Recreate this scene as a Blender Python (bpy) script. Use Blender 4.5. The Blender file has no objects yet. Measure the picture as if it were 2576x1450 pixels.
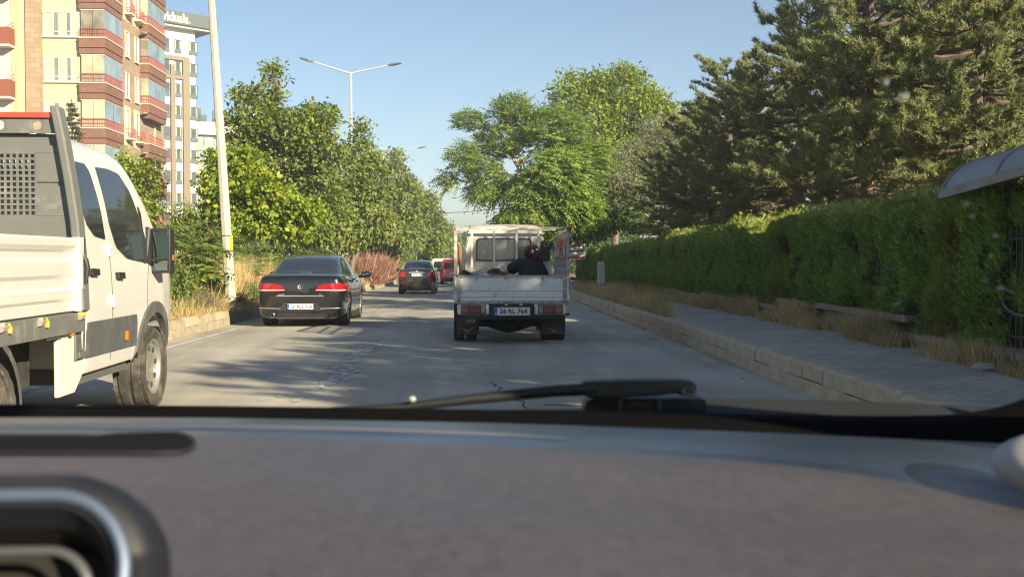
import bpy, bmesh, math, random
import numpy as np
from mathutils import Vector, Matrix
from mathutils.bvhtree import BVHTree

SC = bpy.context.scene
COL = SC.collection
R = math.radians
rnd = random.Random(7)

# ---------------------------------------------------------------- camera, sky, sun, exposure
EYE = Vector((0.0, 0.0, 1.33))
FPX, CX, CY = 2750.0, 1288.0, 725.0          # focal length and centre on a 2576 px wide picture
YAW, PITCH = math.atan(128 / FPX), math.atan(75 / FPX)
FWD = Vector((math.sin(YAW) * math.cos(PITCH), math.cos(YAW) * math.cos(PITCH), -math.sin(PITCH)))
RGT = Vector((math.cos(YAW), -math.sin(YAW), 0))
UPV = RGT.cross(FWD)
cam_data = bpy.data.cameras.new('camera')
cam = bpy.data.objects.new('camera', cam_data)
COL.objects.link(cam)
cam.location = EYE
cam.rotation_euler = (R(90) - PITCH, 0, -YAW)
cam_data.sensor_width = 36
cam_data.lens = 36 * FPX / 2576
cam_data.clip_start, cam_data.clip_end = 0.02, 4000
cam_data.dof.use_dof = True
cam_data.dof.focus_distance = 22
cam_data.dof.aperture_fstop = 12
SC.camera = cam

SUN_EL, SUN_AZ = R(21), R(141)                # azimuth clockwise from +Y: the sun stands behind and to the right
SUNV = Vector((math.sin(SUN_AZ) * math.cos(SUN_EL), math.cos(SUN_AZ) * math.cos(SUN_EL), math.sin(SUN_EL)))
W = bpy.data.worlds.new('World')
SC.world = W
W.use_nodes = True
wn = W.node_tree.nodes
bg = wn['Background']
sky = wn.new('ShaderNodeTexSky')
sky.sky_type = 'NISHITA'
sky.sun_disc = False
sky.sun_elevation = SUN_EL
sky.sun_rotation = SUN_AZ
sky.altitude = 1400
sky.air_density = 1.0
sky.dust_density = 0.05
sky.ozone_density = 1.3
W.node_tree.links.new(sky.outputs[0], bg.inputs[0])
bg.inputs[1].default_value = 0.051
sl = bpy.data.lights.new('sun', 'SUN')
sl.energy = 4.9
sl.angle = R(0.53)
sl.color = (1.0, 0.83, 0.58)
sun = bpy.data.objects.new('sun', sl)
COL.objects.link(sun)
sun.rotation_euler = (-SUNV).to_track_quat('-Z', 'Y').to_euler()
SC.view_settings.view_transform = 'Standard'
SC.view_settings.look = 'None'
SC.view_settings.gamma = 1
SC.view_settings.use_curve_mapping = False
SC.view_settings.exposure = 1.6
SC.cycles.filter_width = 1.15
SC.cycles.max_bounces = 8
SC.cycles.transparent_max_bounces = 12
SC.cycles.caustics_reflective = SC.cycles.caustics_refractive = False
# ---------------------------------------------------------------- helpers
def ray(x, y):
    return (FWD * FPX + RGT * (x - CX) - UPV * (y - CY)).normalized()
def at(x, y, Y):
    d = ray(x, y)
    return EYE + d * (Y / d.y)
def on_plane(x, y, p0, n):
    d = ray(x, y); p0 = Vector(p0); n = Vector(n)
    return EYE + d * ((p0 - EYE).dot(n) / d.dot(n))
def G(Y):
    return -0.0085 * max(0.0, min(Y, 420) - 16)
def kerb_x(Y):
    d = Y - 10.4
    return 3.42 + 0.012 * d + (0.00055 * d * d if d > 0 else 0) if Y < 70 else kerb_x(69.9) + (Y - 69.9) * .03
def wall_x(Y):
    return 4.86 + 0.04 * Y
def left_x(Y):
    return -4.92 + 0.15 * math.sin(Y * .11) * .4

def link(o, parent=None):
    COL.objects.link(o)
    if parent is not None: o.parent = parent
    return o
def tag(o, label=None, cat=None, group=None, kind=None):
    if label: o['label'] = label
    if cat: o['category'] = cat
    if group: o['group'] = group
    if kind: o['kind'] = kind
    return o
def thing(name, label, cat, loc=(0, 0, 0), rz=0.0, group=None, scale=1.0):
    o = bpy.data.objects.new(name, None)
    o.empty_display_size = .2
    o.location = loc; o.rotation_euler = (0, 0, rz); o.scale = (scale,) * 3
    return tag(link(o), label, cat, group)
def copy_thing(src, loc, rz=0.0, label=None, scale=None):
    c = src.copy(); link(c); c.location = loc; c.rotation_euler = (0, 0, rz)
    if scale is not None: c.scale = (scale,) * 3 if not hasattr(scale, '__len__') else scale
    if label: c['label'] = label
    for ch in list(src.children):
        d = ch.copy(); link(d, c)
        for g in list(ch.children):
            e = g.copy(); link(e, d)
    return c
def fast_mesh(name, V, F, smooth=False):
    V = np.asarray(V, np.float32); F = np.asarray(F, np.int32)
    me = bpy.data.meshes.new(name)
    n, k = F.shape
    me.vertices.add(len(V)); me.vertices.foreach_set('co', V.ravel())
    me.loops.add(n * k); me.loops.foreach_set('vertex_index', F.ravel())
    me.polygons.add(n); me.polygons.foreach_set('loop_start', np.arange(0, n * k, k, dtype=np.int32))
    me.update(calc_edges=True)
    if smooth: me.polygons.foreach_set('use_smooth', np.ones(n, bool))
    return me
def mesh_obj(name, me, mat, parent=None, loc=None):
    if mat is not None and not me.materials: me.materials.append(mat)
    o = bpy.data.objects.new(name, me)
    link(o, parent)
    if loc is not None: o.location = loc
    return o
def basis(d):
    d = Vector(d).normalized()
    a = Vector((0, 0, 1)) if abs(d.z) < .9 else Vector((1, 0, 0))
    u = d.cross(a).normalized()
    return u, d.cross(u).normalized()

class MB:
    def __init__(s): s.v = []; s.f = []
    def add(s, vs, fs):
        b = len(s.v); s.v += [tuple(p) for p in vs]; s.f += [tuple(i + b for i in f) for f in fs]; return s
    def box(s, c, d, rot=None, top=1.0):
        x, y, z = d[0] / 2, d[1] / 2, d[2] / 2; c = Vector(c)
        P = [Vector((a * x * (top if q > 0 else 1), b * y * (top if q > 0 else 1), q * z)) for q in (-1, 1) for a, b in ((-1, -1), (1, -1), (1, 1), (-1, 1))]
        if rot is not None:
            m = rot if isinstance(rot, Matrix) else Matrix.Rotation(rot[0], 3, 'X') @ Matrix.Rotation(rot[1], 3, 'Y') @ Matrix.Rotation(rot[2], 3, 'Z') if len(rot) == 3 else rot
            P = [m @ p for p in P]
        return s.add([c + p for p in P], [(3, 2, 1, 0), (4, 5, 6, 7), (0, 1, 5, 4), (1, 2, 6, 5), (2, 3, 7, 6), (3, 0, 4, 7)])
    def bx(s, x0, x1, y0, y1, z0, z1): return s.box(((x0 + x1) / 2, (y0 + y1) / 2, (z0 + z1) / 2), (abs(x1 - x0), abs(y1 - y0), abs(z1 - z0)))
    def cyl(s, p0, p1, r0, r1=None, n=12, cap=True):
        return s.tube([p0, p1], [r0, r0 if r1 is None else r1], n, cap)
    def tube(s, pts, r, n=8, cap=True, closed=False):
        pts = [Vector(p) for p in pts]; m = len(pts)
        rr = list(r) if hasattr(r, '__len__') else [r] * m
        vs, fs = [], []; u = None
        for i, p in enumerate(pts):
            a = pts[(i - 1) % m] if (closed or i > 0) else p
            b = pts[(i + 1) % m] if (closed or i < m - 1) else p
            d = (b - a).normalized() if (b - a).length > 1e-9 else Vector((0, 0, 1))
            if u is None: u, w = basis(d)
            else:
                u = u - d * u.dot(d)
                u = u.normalized() if u.length > 1e-6 else basis(d)[0]
                w = d.cross(u)
            for k in range(n):
                t = 2 * math.pi * k / n
                vs.append(p + (u * math.cos(t) + w * math.sin(t)) * rr[i])
        for i in range(m if closed else m - 1):
            j = (i + 1) % m
            for k in range(n):
                l = (k + 1) % n
                fs.append((i * n + k, i * n + l, j * n + l, j * n + k))
        if cap and not closed:
            fs.append(tuple(range(n - 1, -1, -1))); fs.append(tuple((m - 1) * n + k for k in range(n)))
        return s.add(vs, fs)
    def lathe(s, prof, c, axis, n=24, closed=False):   # prof: (radius, distance along axis)
        c = Vector(c); a = Vector(axis).normalized(); u, w = basis(a); m = len(prof)
        vs = [c + a * h + (u * math.cos(2 * math.pi * k / n) + w * math.sin(2 * math.pi * k / n)) * r for r, h in prof for k in range(n)]
        fs = [(i * n + k, i * n + (k + 1) % n, ((i + 1) % m) * n + (k + 1) % n, ((i + 1) % m) * n + k) for i in range(m if closed else m - 1) for k in range(n)]
        if not closed: fs += [tuple(range(n - 1, -1, -1)), tuple((m - 1) * n + k for k in range(n))]
        return s.add(vs, fs)
    def prism(s, poly, axis, a, b):                      # poly in the two other axes (cyclic order), extruded a..b
        n = len(poly)
        def P(q, t): return {'x': (t, q[0], q[1]), 'y': (q[0], t, q[1]), 'z': (q[0], q[1], t)}[axis]
        vs = [P(q, a) for q in poly] + [P(q, b) for q in poly]
        return s.add(vs, [tuple(range(n - 1, -1, -1)), tuple(range(n, 2 * n))] + [(i, (i + 1) % n, n + (i + 1) % n, n + i) for i in range(n)])
    def sheet(s, rows, closed_u=False):
        n = len(rows[0]); vs = [p for r in rows for p in r]
        fs = [(i * n + j, i * n + (j + 1) % n, (i + 1) * n + (j + 1) % n, (i + 1) * n + j) for i in range(len(rows) - 1) for j in range(n if closed_u else n - 1)]
        return s.add(vs, fs)
    def ball(s, c, r, nu=12, nv=8, noise=0.0, seed=0):
        q = random.Random(seed); c = Vector(c); r = r if hasattr(r, '__len__') else (r, r, r)
        rows = []
        for i in range(nv + 1):
            t = math.pi * i / nv
            rows.append([c + Vector((math.sin(t) * math.cos(2 * math.pi * k / nu) * r[0], math.sin(t) * math.sin(2 * math.pi * k / nu) * r[1], math.cos(t) * r[2])) * (1 + (q.random() - .5) * noise * (0 < i < nv)) for k in range(nu)])
        return s.sheet(rows, True)
    def mesh(s, name, smooth=False, angle=38):
        me = bpy.data.meshes.new(name); me.from_pydata(s.v, [], s.f)
        bm = bmesh.new(); bm.from_mesh(me); bmesh.ops.recalc_face_normals(bm, faces=bm.faces); bm.to_mesh(me); bm.free()
        if smooth:
            for p in me.polygons: p.use_smooth = True
            me.set_sharp_from_angle(angle=R(angle))
        me.update(); return me
    def build(s, name, mat, parent=None, smooth=False, bevel=0.0, angle=38, seg=2):
        o = mesh_obj(name, s.mesh(name, smooth, angle), mat, parent)
        if bevel:
            b = o.modifiers.new('bevel', 'BEVEL'); b.width = bevel; b.segments = seg; b.limit_method = 'ANGLE'; b.angle_limit = R(35)
        return o

def catmull(P, n):
    P = np.asarray(P, float); m = len(P)
    t = np.linspace(0, m - 1, n); i = np.clip(t.astype(int), 0, m - 2); u = (t - i)
    sh = (-1,) + (1,) * (P.ndim - 1); u = u.reshape(sh)
    p0 = P[np.clip(i - 1, 0, m - 1)]; p1 = P[i]; p2 = P[i + 1]; p3 = P[np.clip(i + 2, 0, m - 1)]
    return .5 * (2 * p1 + (p2 - p0) * u + (2 * p0 - 5 * p1 + 4 * p2 - p3) * u ** 2 + (3 * p1 - p0 - 3 * p2 + p3) * u ** 3)
def loft(sections, nu, nv):
    """sections: list of half outlines [(x,y,z)] from bottom middle to top middle; smooth both ways, mirrored, ends closed"""
    A = np.array([catmull(s_, nv) for s_ in sections]); A = catmull(A, nu)
    B = A[:, ::-1].copy()[:, 1:-1]; B[:, :, 0] *= -1
    A = np.concatenate([A, B], 1)
    m = MB(); m.sheet([[tuple(p) for p in row] for row in A], True)
    n = A.shape[1]; m.f.append(tuple(range(n - 1, -1, -1))); m.f.append(tuple((nu - 1) * n + k for k in range(n)))
    return m
def bvh_of(*mbs):
    vs, fs = [], []
    for m in mbs:
        b = len(vs); vs += m.v; fs += [tuple(i + b for i in f) for f in m.f]
    return BVHTree.FromPolygons([Vector(v) for v in vs], fs)
def resample(P, n):
    P = np.asarray(P, float); d = np.r_[0, np.cumsum(np.linalg.norm(np.diff(P, axis=0), axis=1))]
    t = np.linspace(0, d[-1], n); return np.stack([np.interp(t, d, P[:, k]) for k in range(P.shape[1])], 1)
def patch(bvh, lower, upper, caster, off=.006, depth=.02, nc=16, nr=6):
    """a plate of real thickness laid on a surface: the outline (two polylines with shared ends) is cast on to it"""
    A, B = resample(lower, nc), resample(upper, nc); m = MB(); rows, back = [], []
    for r in range(nr + 1):
        a, b = [], []
        for c in range(nc):
            q = A[c] * (1 - r / nr) + B[c] * (r / nr)
            o, d = caster(q); h = bvh.ray_cast(o, d)
            if h[0] is None: h = bvh.find_nearest(o + d * 4.0)
            n = h[1].normalized()
            if n.dot(d) > 0: n = -n
            a.append(h[0] + n * off); b.append(h[0] + n * (off - depth))
        rows.append(a); back.append(b)
    m.sheet(rows)
    ring = lambda g: g[0] + [g[r][-1] for r in range(1, nr + 1)] + g[nr][::-1][1:] + [g[r][0] for r in range(nr - 1, 0, -1)]
    m.sheet([ring(rows), ring(back)], True)
    return m
def from_rear(q): return Vector((q[0], -3, q[1])), Vector((0, 1, 0))
def from_right(q): return Vector((4, q[0], q[1])), Vector((-1, 0, 0))
def from_left(q): return Vector((-4, q[0], q[1])), Vector((1, 0, 0))
def cut(m, cutters, name):
    """boolean difference baked into a plain mesh"""
    a = bpy.data.objects.new(name, m.mesh(name)); COL.objects.link(a); tmp = [a]
    for k in cutters:
        c = bpy.data.objects.new('cutter', k.mesh('cutter')); COL.objects.link(c); tmp.append(c)
        b = a.modifiers.new('cut', 'BOOLEAN'); b.object = c; b.operation = 'DIFFERENCE'; b.solver = 'EXACT'
    dg = bpy.context.evaluated_depsgraph_get(); dg.update()
    me = bpy.data.meshes.new_from_object(a.evaluated_get(dg))
    for o in tmp:
        d = o.data; bpy.data.objects.remove(o); bpy.data.meshes.remove(d)
    for p in me.polygons: p.use_smooth = True
    me.set_sharp_from_angle(angle=R(38))
    return me
def text(name, body, size, mat, parent, loc, rot=(R(90), 0, 0), extrude=.002, align='CENTER', offset=0.0, sx=1.0, bold=0.0):
    c = bpy.data.curves.new(name, 'FONT'); c.body = body; c.size = size; c.extrude = extrude
    c.align_x = align; c.align_y = 'CENTER'; c.offset = offset; c.materials.append(mat)
    f = bpy.data.objects.new('writing', c); COL.objects.link(f)
    dg = bpy.context.evaluated_depsgraph_get(); dg.update(); me = bpy.data.meshes.new_from_object(f.evaluated_get(dg))
    bpy.data.objects.remove(f); bpy.data.curves.remove(c)
    if bold:                                     # heavier strokes: copies set a little aside and a hair deeper
        bm = bmesh.new(); bm.from_mesh(me); src = list(bm.faces)
        for i, (dx, dy) in enumerate(((-1, 0), (1, 0), (0, 1), (0, -1))):
            g_ = bmesh.ops.duplicate(bm, geom=src); bmesh.ops.translate(bm, verts=[v for v in g_['geom'] if isinstance(v, bmesh.types.BMVert)], vec=(dx * bold, dy * bold, -.00012 * (i + 1)))
        bm.to_mesh(me); bm.free()
    o = mesh_obj(name, me, mat, parent); o.location = loc; o.rotation_euler = rot; o.scale = (sx, 1, 1)
    return o

# ---------------------------------------------------------------- materials
MATS = {}
def new_mat(name):
    m = bpy.data.materials.new(name); m.use_nodes = True
    return m, m.node_tree.nodes, m.node_tree.links, m.node_tree.nodes['Principled BSDF']
def node(N, t, **kw):
    n = N.new(t)
    for k, v in kw.items(): setattr(n, k, v)
    return n
def noise(N, L, coord, scale, detail=4, rough=.6, dist=0.0):
    n = N.new('ShaderNodeTexNoise'); n.inputs['Scale'].default_value = scale; n.inputs['Detail'].default_value = detail
    n.inputs['Roughness'].default_value = rough; n.inputs['Distortion'].default_value = dist
    L.new(coord, n.inputs['Vector']); return n.outputs['Fac']
def ramp(N, L, fac, stops):
    r = N.new('ShaderNodeValToRGB'); e = r.color_ramp.elements
    while len(e) < len(stops): e.new(.5)
    for q, (p, c) in zip(e, stops):
        q.position = p; q.color = (*c, 1) if hasattr(c, '__len__') else (c, c, c, 1)
    L.new(fac, r.inputs[0]); return r.outputs[0]
def mix(N, L, f, a, b, mode='MIX'):
    m = N.new('ShaderNodeMix'); m.data_type = 'RGBA'; m.blend_type = mode
    for s_, v in ((m.inputs[0], f), (m.inputs[6], a), (m.inputs[7], b)):
        if hasattr(v, 'links') or hasattr(v, 'is_linked'): L.new(v, s_)
        elif hasattr(v, '__len__'): s_.default_value = (*v, 1)
        else: s_.default_value = v
    return m.outputs[2]
def M(name, col, rough=.6, metal=0.0, var=.12, scale=5.0, bump=0.0, bscale=60.0, coat=0.0, dirt=None, damt=.5, dscale=3.0, spec=.5, stretch=(1, 1, 1), ior=1.5):
    if name in MATS: return MATS[name]
    m, N, L, P = new_mat(name)
    tc = N.new('ShaderNodeTexCoord'); mp = N.new('ShaderNodeMapping'); mp.inputs['Scale'].default_value = stretch
    L.new(tc.outputs['Object'], mp.inputs[0]); co = mp.outputs[0]
    f = noise(N, L, co, scale)
    c = ramp(N, L, f, [(.25, [max(0, k * (1 - var)) for k in col]), (.75, [k * (1 + var) for k in col])])
    rr = rough
    if dirt is not None:
        g = noise(N, L, co, dscale, 8, .7, .6)
        g = ramp(N, L, g, [(.62 - .35 * damt, 0.0), (.80 - .2 * damt, 1.0)])
        c = mix(N, L, g, c, dirt)
        rr = ramp(N, L, g, [(0, rough), (1, min(1, rough + .35))])
    L.new(c, P.inputs['Base Color'])
    if isinstance(rr, float) or isinstance(rr, int): P.inputs['Roughness'].default_value = rr
    else: L.new(rr, P.inputs['Roughness'])
    P.inputs['Metallic'].default_value = metal
    P.inputs['Coat Weight'].default_value = coat; P.inputs['Coat Roughness'].default_value = .04
    P.inputs['Specular IOR Level'].default_value = spec; P.inputs['IOR'].default_value = ior
    if bump:
        b = N.new('ShaderNodeBump'); b.inputs['Strength'].default_value = bump; b.inputs['Distance'].default_value = .02
        L.new(noise(N, L, co, bscale, 5), b.inputs['Height']); L.new(b.outputs[0], P.inputs['Normal'])
    MATS[name] = m
    return m
def leaf_mat(name, cols, trans=.48, rough=.55):
    if name in MATS: return MATS[name]
    m, N, L, P = new_mat(name)
    g = N.new('ShaderNodeNewGeometry')
    tc = N.new('ShaderNodeTexCoord')
    k = len(cols)
    c = ramp(N, L, g.outputs['Random Per Island'], [((i + .5) / k, cols[i]) for i in range(k)])
    big = ramp(N, L, noise(N, L, tc.outputs['Object'], .9, 2), [(.3, .72), (.7, 1.25)])
    c = mix(N, L, 1.0, c, big, 'MULTIPLY')
    L.new(c, P.inputs['Base Color']); P.inputs['Roughness'].default_value = rough; P.inputs['Specular IOR Level'].default_value = .35
    t = N.new('ShaderNodeBsdfTranslucent'); L.new(c, t.inputs[0])
    ms = N.new('ShaderNodeMixShader'); ms.inputs[0].default_value = trans
    L.new(P.outputs[0], ms.inputs[1]); L.new(t.outputs[0], ms.inputs[2]); L.new(ms.outputs[0], N['Material Output'].inputs[0])
    MATS[name] = m; return m
def glass_mat(name, tint=(.02, .025, .028), rough=.04):
    return M(name, tint, rough, 0, .05, 3, spec=.9, dirt=(.16, .15, .13), damt=-.25, dscale=4)

WHITE = M('white van paint', (.55, .545, .53), .28, coat=.5, var=.03, dirt=(.55, .5, .42), damt=.05, dscale=2.2)
OLDWHITE = M('old white truck paint', (.62, .645, .62), .42, var=.06, coat=.1, dirt=(.17, .14, .11), damt=.24, dscale=5.5, bump=.05, bscale=14)
CABWHITE = M('old cream cab paint', (.58, .55, .46), .4, var=.05, coat=.15, dirt=(.42, .33, .22), damt=.1, dscale=4)
RUSTED = M('rusty painted steel', (.40, .38, .34), .6, var=.15, dirt=(.20, .085, .035), damt=.55, dscale=9, bump=.2, bscale=60)
RUST = M('rust', (.20, .10, .05), .85, var=.4, scale=14, bump=.3)
GREYPL = M('grey plastic cladding', (.075, .08, .085), .6, var=.12, bump=.05, bscale=120, dirt=(.14, .13, .12), damt=.25)
GREYST = M('grey painted steel', (.125, .13, .127), .5, var=.07, dirt=(.27, .25, .22), damt=.2)
BLACKPL = M('black plastic', (.018, .018, .019), .5, var=.2, bump=.05, bscale=150)
DARKST = M('dirty dark chassis steel', (.03, .029, .028), .75, var=.4, scale=10, dirt=(.075, .065, .055), damt=.5)
RUBBER = M('tyre rubber', (.035, .034, .032), .8, var=.25, scale=12, dirt=(.14, .125, .10), damt=.5, dscale=6)
ALLOY = M('wheel alloy', (.50, .50, .49), .35, .8, var=.1, dirt=(.25, .21, .16), damt=.3)
STEELRIM = M('silver steel rim', (.36, .36, .35), .45, .6, var=.1, dirt=(.22, .19, .15), damt=.4)
CHROME = M('chrome trim', (.78, .79, .80), .30, 1.0, var=.04)
BLACKCAR = M('black car paint', (.007, .007, .009), .2, coat=1.0, var=.1, dirt=(.030, .028, .026), damt=.06, dscale=2.5)
DARKCAR = M('dark brown car paint', (.022, .019, .018), .25, coat=1.0, var=.1, dirt=(.09, .08, .07), damt=.2, dscale=2.5)
REDCAR = M('red van paint', (.50, .035, .025), .28, coat=.8, var=.05)
CREAMCAR = M('off white van paint', (.58, .55, .47), .3, coat=.6, var=.03)
REDLENS = M('red lamp lens', (.30, .006, .012), .12, coat=1.0, var=.15, scale=25)
REDLENSDULL = M('faded red lamp lens', (.15, .022, .03), .35, coat=.2, var=.25, scale=18)
CLEARLENS = M('clear lamp lens', (.62, .60, .58), .15, coat=1.0, var=.1, scale=30)
AMBER = M('amber lamp lens', (.75, .16, .01), .25, coat=.6, var=.1)
AMBERDULL = M('faded amber lamp lens', (.24, .09, .035), .4, var=.2, scale=18)
PLATE = M('number plate white', (.78, .78, .75), .4, var=.04)
PLATEDIRTY = M('dirty number plate', (.62, .62, .58), .5, var=.06, dirt=(.3, .28, .24), damt=.2, dscale=16)
PLATEBLUE = M('number plate blue', (.02, .08, .42), .4, var=.05)
INK = M('black lettering', (.012, .012, .013), .5, var=.05)
GLASS = glass_mat('dark car glass')
GLASSGREY = M('reflection grey cab glass', (.14, .155, .155), .12, var=.2, scale=2.5, coat=.6)  # grey base colour paints in reflections the dark pane lacks
GLASSGREEN = glass_mat('greenish car glass', (.06, .075, .065), .06)
MIRROR = M('mirror glass', (.20, .25, .23), .05, 1.0, var=.02)  # dark green tint paints in trees mirrored from behind
YELLOWPL = M('yellow plastic', (.80, .50, .03), .45, var=.08)
REDSTRIP = M('red painted strip', (.72, .06, .035), .4, var=.06)
ZINC = M('zinc fitting', (.62, .60, .55), .35, .7, var=.1)
BARK = M('tree bark', (.16, .125, .09), .9, var=.35, scale=18, bump=.5, bscale=30)
BARKPINE = M('pine bark', (.13, .095, .075), .95, var=.4, scale=14, bump=.6, bscale=25)
TWIG = M('dry twigs', (.14, .10, .075), .9, var=.3, scale=20)
CONCRETE = M('concrete', (.40, .38, .33), .85, var=.12, scale=6, bump=.25, bscale=60, dirt=(.27, .24, .19), damt=.4, dscale=5)
GALV = M('galvanised lamp post', (.50, .51, .50), .5, .3, var=.08)

# thin haze, one closed box, added also to lift dark shade like windscreen veil
def add_haze(dens):
    m = bpy.data.materials.new('thin haze'); m.use_nodes = True; N = m.node_tree.nodes; L = m.node_tree.links; N.remove(N['Principled BSDF'])
    v = N.new('ShaderNodeVolumePrincipled'); v.inputs['Color'].default_value = (.93, .95, 1, 1); v.inputs['Density'].default_value = dens; v.inputs['Anisotropy'].default_value = .3
    L.new(v.outputs[0], N['Material Output'].inputs['Volume'])
    o = MB().bx(-1600, 1600, -320, 2600, -6, 40).build('haze', m); tag(o, kind='stuff')
# ---------------------------------------------------------------- ground, road, kerbs, pavement
def strip(name, x0, x1, ys, z0, z1, mat, kind='structure', parent=None, label=None):
    """a sheet along the road between two edges given as functions of the distance"""
    rows = []
    for Y in ys:
        a, b = x0(Y), x1(Y)
        rows.append([(a + (b - a) * k / 6, Y, G(Y) + z0 + (z1 - z0) * k / 6) for k in range(7)])
    m = MB(); m.sheet(rows)
    o = m.build(name, mat, parent, smooth=True)
    if parent is None: tag(o, label=label, kind=kind)
    return o
YS = [-30, -20, -10, 0] + [i * 2.0 for i in range(1, 60)] + [120 + i * 10 for i in range(30)]

def asphalt(name, base, patchy=True):
    m, N, L, P = new_mat(name)
    tc = N.new('ShaderNodeTexCoord'); co = tc.outputs['Object']
    mp = N.new('ShaderNodeMapping'); mp.inputs['Scale'].default_value = (1, .12, 1); L.new(co, mp.inputs[0])
    f1 = ramp(N, L, noise(N, L, mp.outputs[0], 1.3, 5, .6, .3), [(.3, [k * .78 for k in base]), (.7, [k * 1.28 for k in base])])
    f2 = ramp(N, L, noise(N, L, co, .35, 4), [(.35, .82), (.65, 1.16)])
    c = mix(N, L, 1.0, f1, f2, 'MULTIPLY')
    sp = ramp(N, L, noise(N, L, co, 55, 3, .8), [(.3, .6), (.5, 1.0), (.72, 1.55)])
    c = mix(N, L, 1.0, c, sp, 'MULTIPLY')
    v = N.new('ShaderNodeTexVoronoi'); v.feature = 'DISTANCE_TO_EDGE'; v.inputs['Scale'].default_value = .55
    n3 = N.new('ShaderNodeTexNoise'); n3.inputs['Scale'].default_value = 2.2; n3.inputs['Detail'].default_value = 6; L.new(co, n3.inputs[0])
    w = N.new('ShaderNodeMix'); w.data_type = 'RGBA'; w.inputs[0].default_value = .45; L.new(co, w.inputs[6]); L.new(n3.outputs['Color'], w.inputs[7])
    L.new(w.outputs[2], v.inputs['Vector'])
    cr = ramp(N, L, v.outputs['Distance'], [(0.004, 1.0), (0.014, 0.0)])
    msk = ramp(N, L, noise(N, L, co, .22, 2), [(.56, 0.0), (.64, .7)])
    ck = mix(N, L, 1.0, cr, msk, 'MULTIPLY')
    c = mix(N, L, ck, c, [k * .35 for k in base])
    dust = ramp(N, L, noise(N, L, co, .8, 6, .7, .8), [(.52, 0.0), (.75, .5)])
    c = mix(N, L, dust, c, (.30, .26, .205))
    L.new(c, P.inputs['Base Color']); P.inputs['Roughness'].default_value = .82; P.inputs['Specular IOR Level'].default_value = .3
    b = N.new('ShaderNodeBump'); b.inputs['Strength'].default_value = .5; b.inputs['Distance'].default_value = .012
    L.new(noise(N, L, co, 70, 3), b.inputs['Height']); L.new(b.outputs[0], P.inputs['Normal'])
    return m
ASPH = asphalt('worn grey asphalt', (.375, .347, .298))
def worn_paint(name, amt):
    m, N, L, P = new_mat(name)
    tc = N.new('ShaderNodeTexCoord'); co = tc.outputs['Object']
    f = ramp(N, L, noise(N, L, co, 6, 8, .75, .4), [(.5 - amt, 0.0), (.62 - amt * .4, 1.0)])
    a = ramp(N, L, noise(N, L, co, 55, 3, .8), [(.3, .26), (.7, .44)])
    c = mix(N, L, f, a, (.62, .60, .55))
    L.new(c, P.inputs['Base Color']); P.inputs['Roughness'].default_value = .75
    return m
SOIL = M('dry soil', (.19, .155, .115), .95, var=.3, scale=1.5, bump=.6, bscale=18, dirt=(.25, .21, .16), damt=.5, dscale=2)
PAVE_M, N_, L_, P_ = new_mat('grey block pavement')
_tc = N_.new('ShaderNodeTexCoord'); _br = N_.new('ShaderNodeTexBrick')
_br.inputs['Scale'].default_value = 1.0; _br.inputs['Brick Width'].default_value = .20; _br.inputs['Row Height'].default_value = .10
_br.inputs['Mortar Size'].default_value = .006; _br.inputs['Color1'].default_value = (.35, .315, .265, 1); _br.inputs['Color2'].default_value = (.41, .37, .31, 1)
_br.inputs['Mortar'].default_value = (.24, .22, .19, 1); L_.new(_tc.outputs['Object'], _br.inputs[0])
_c = mix(N_, L_, 1.0, _br.outputs[0], ramp(N_, L_, noise(N_, L_, _tc.outputs['Object'], 1.2, 6, .7), [(.3, .75), (.7, 1.25)]), 'MULTIPLY')
_c = mix(N_, L_, ramp(N_, L_, noise(N_, L_, _tc.outputs['Object'], 3, 8, .75), [(.52, 0), (.7, .7)]), _c, (.22, .185, .14))
L_.new(_c, P_.inputs['Base Color']); P_.inputs['Roughness'].default_value = .85
_b = N_.new('ShaderNodeBump'); _b.inputs['Strength'].default_value = .6; _b.inputs['Distance'].default_value = .012
_hh = mix(N_, L_, .5, _br.outputs['Fac'], noise(N_, L_, _tc.outputs['Object'], 45, 5), 'SUBTRACT')
L_.new(_hh, _b.inputs['Height']); _b.invert = True; L_.new(_b.outputs[0], P_.inputs['Normal'])

# earth under everything
xs = [-1500, -300, -80, -40, -20, -8, 0, 8, 20, 40, 80, 300, 1500]
m = MB(); m.sheet([[(x, Y, G(Y) - .12) for x in xs] for Y in [-300, -60, -30, 0, 16, 60, 120, 200, 300, 420, 800, 2500]])
tag(m.build('ground', SOIL, None, smooth=True), kind='structure')
road = strip('road', lambda Y: left_x(Y) - .05, lambda Y: kerb_x(Y) + .05, YS, 0, 0, ASPH)
strip('far_road', lambda Y: -16.5, lambda Y: -9.0, YS, 0, 0, ASPH)
PAINT = worn_paint('worn white road paint', .05)
mk = MB()
for a in range(4, 118, 2):
    mk.sheet([[(left_x(Y) + .42 + q, Y, G(Y) + .006) for q in (0, .06, .12)] for Y in (a, a + 1, a + 2)])
mk.build('edge_line', PAINT, road)
PATCHM = asphalt('pale asphalt repair', (.42, .40, .365))
pm = MB()
def blob(cx, cy, rx, ry, n=26, sd=1):
    q = random.Random(sd); P = []
    for k in range(n):
        t = 2 * math.pi * k / n; r = 1 + (q.random() - .5) * .35
        x, y = cx + rx * r * math.cos(t), cy + ry * r * math.sin(t); P.append((x, y, G(y) + .004))
    b = len(pm.v); pm.v += P; pm.f.append(tuple(range(b, b + n)))
blob(1.9, 27, .5, 3, 20, 5); blob(-1.9, 31, .4, 4, 20, 6)
pm.build('repair_patch', PATCHM, road)
q = random.Random(21); pm = MB()
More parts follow.
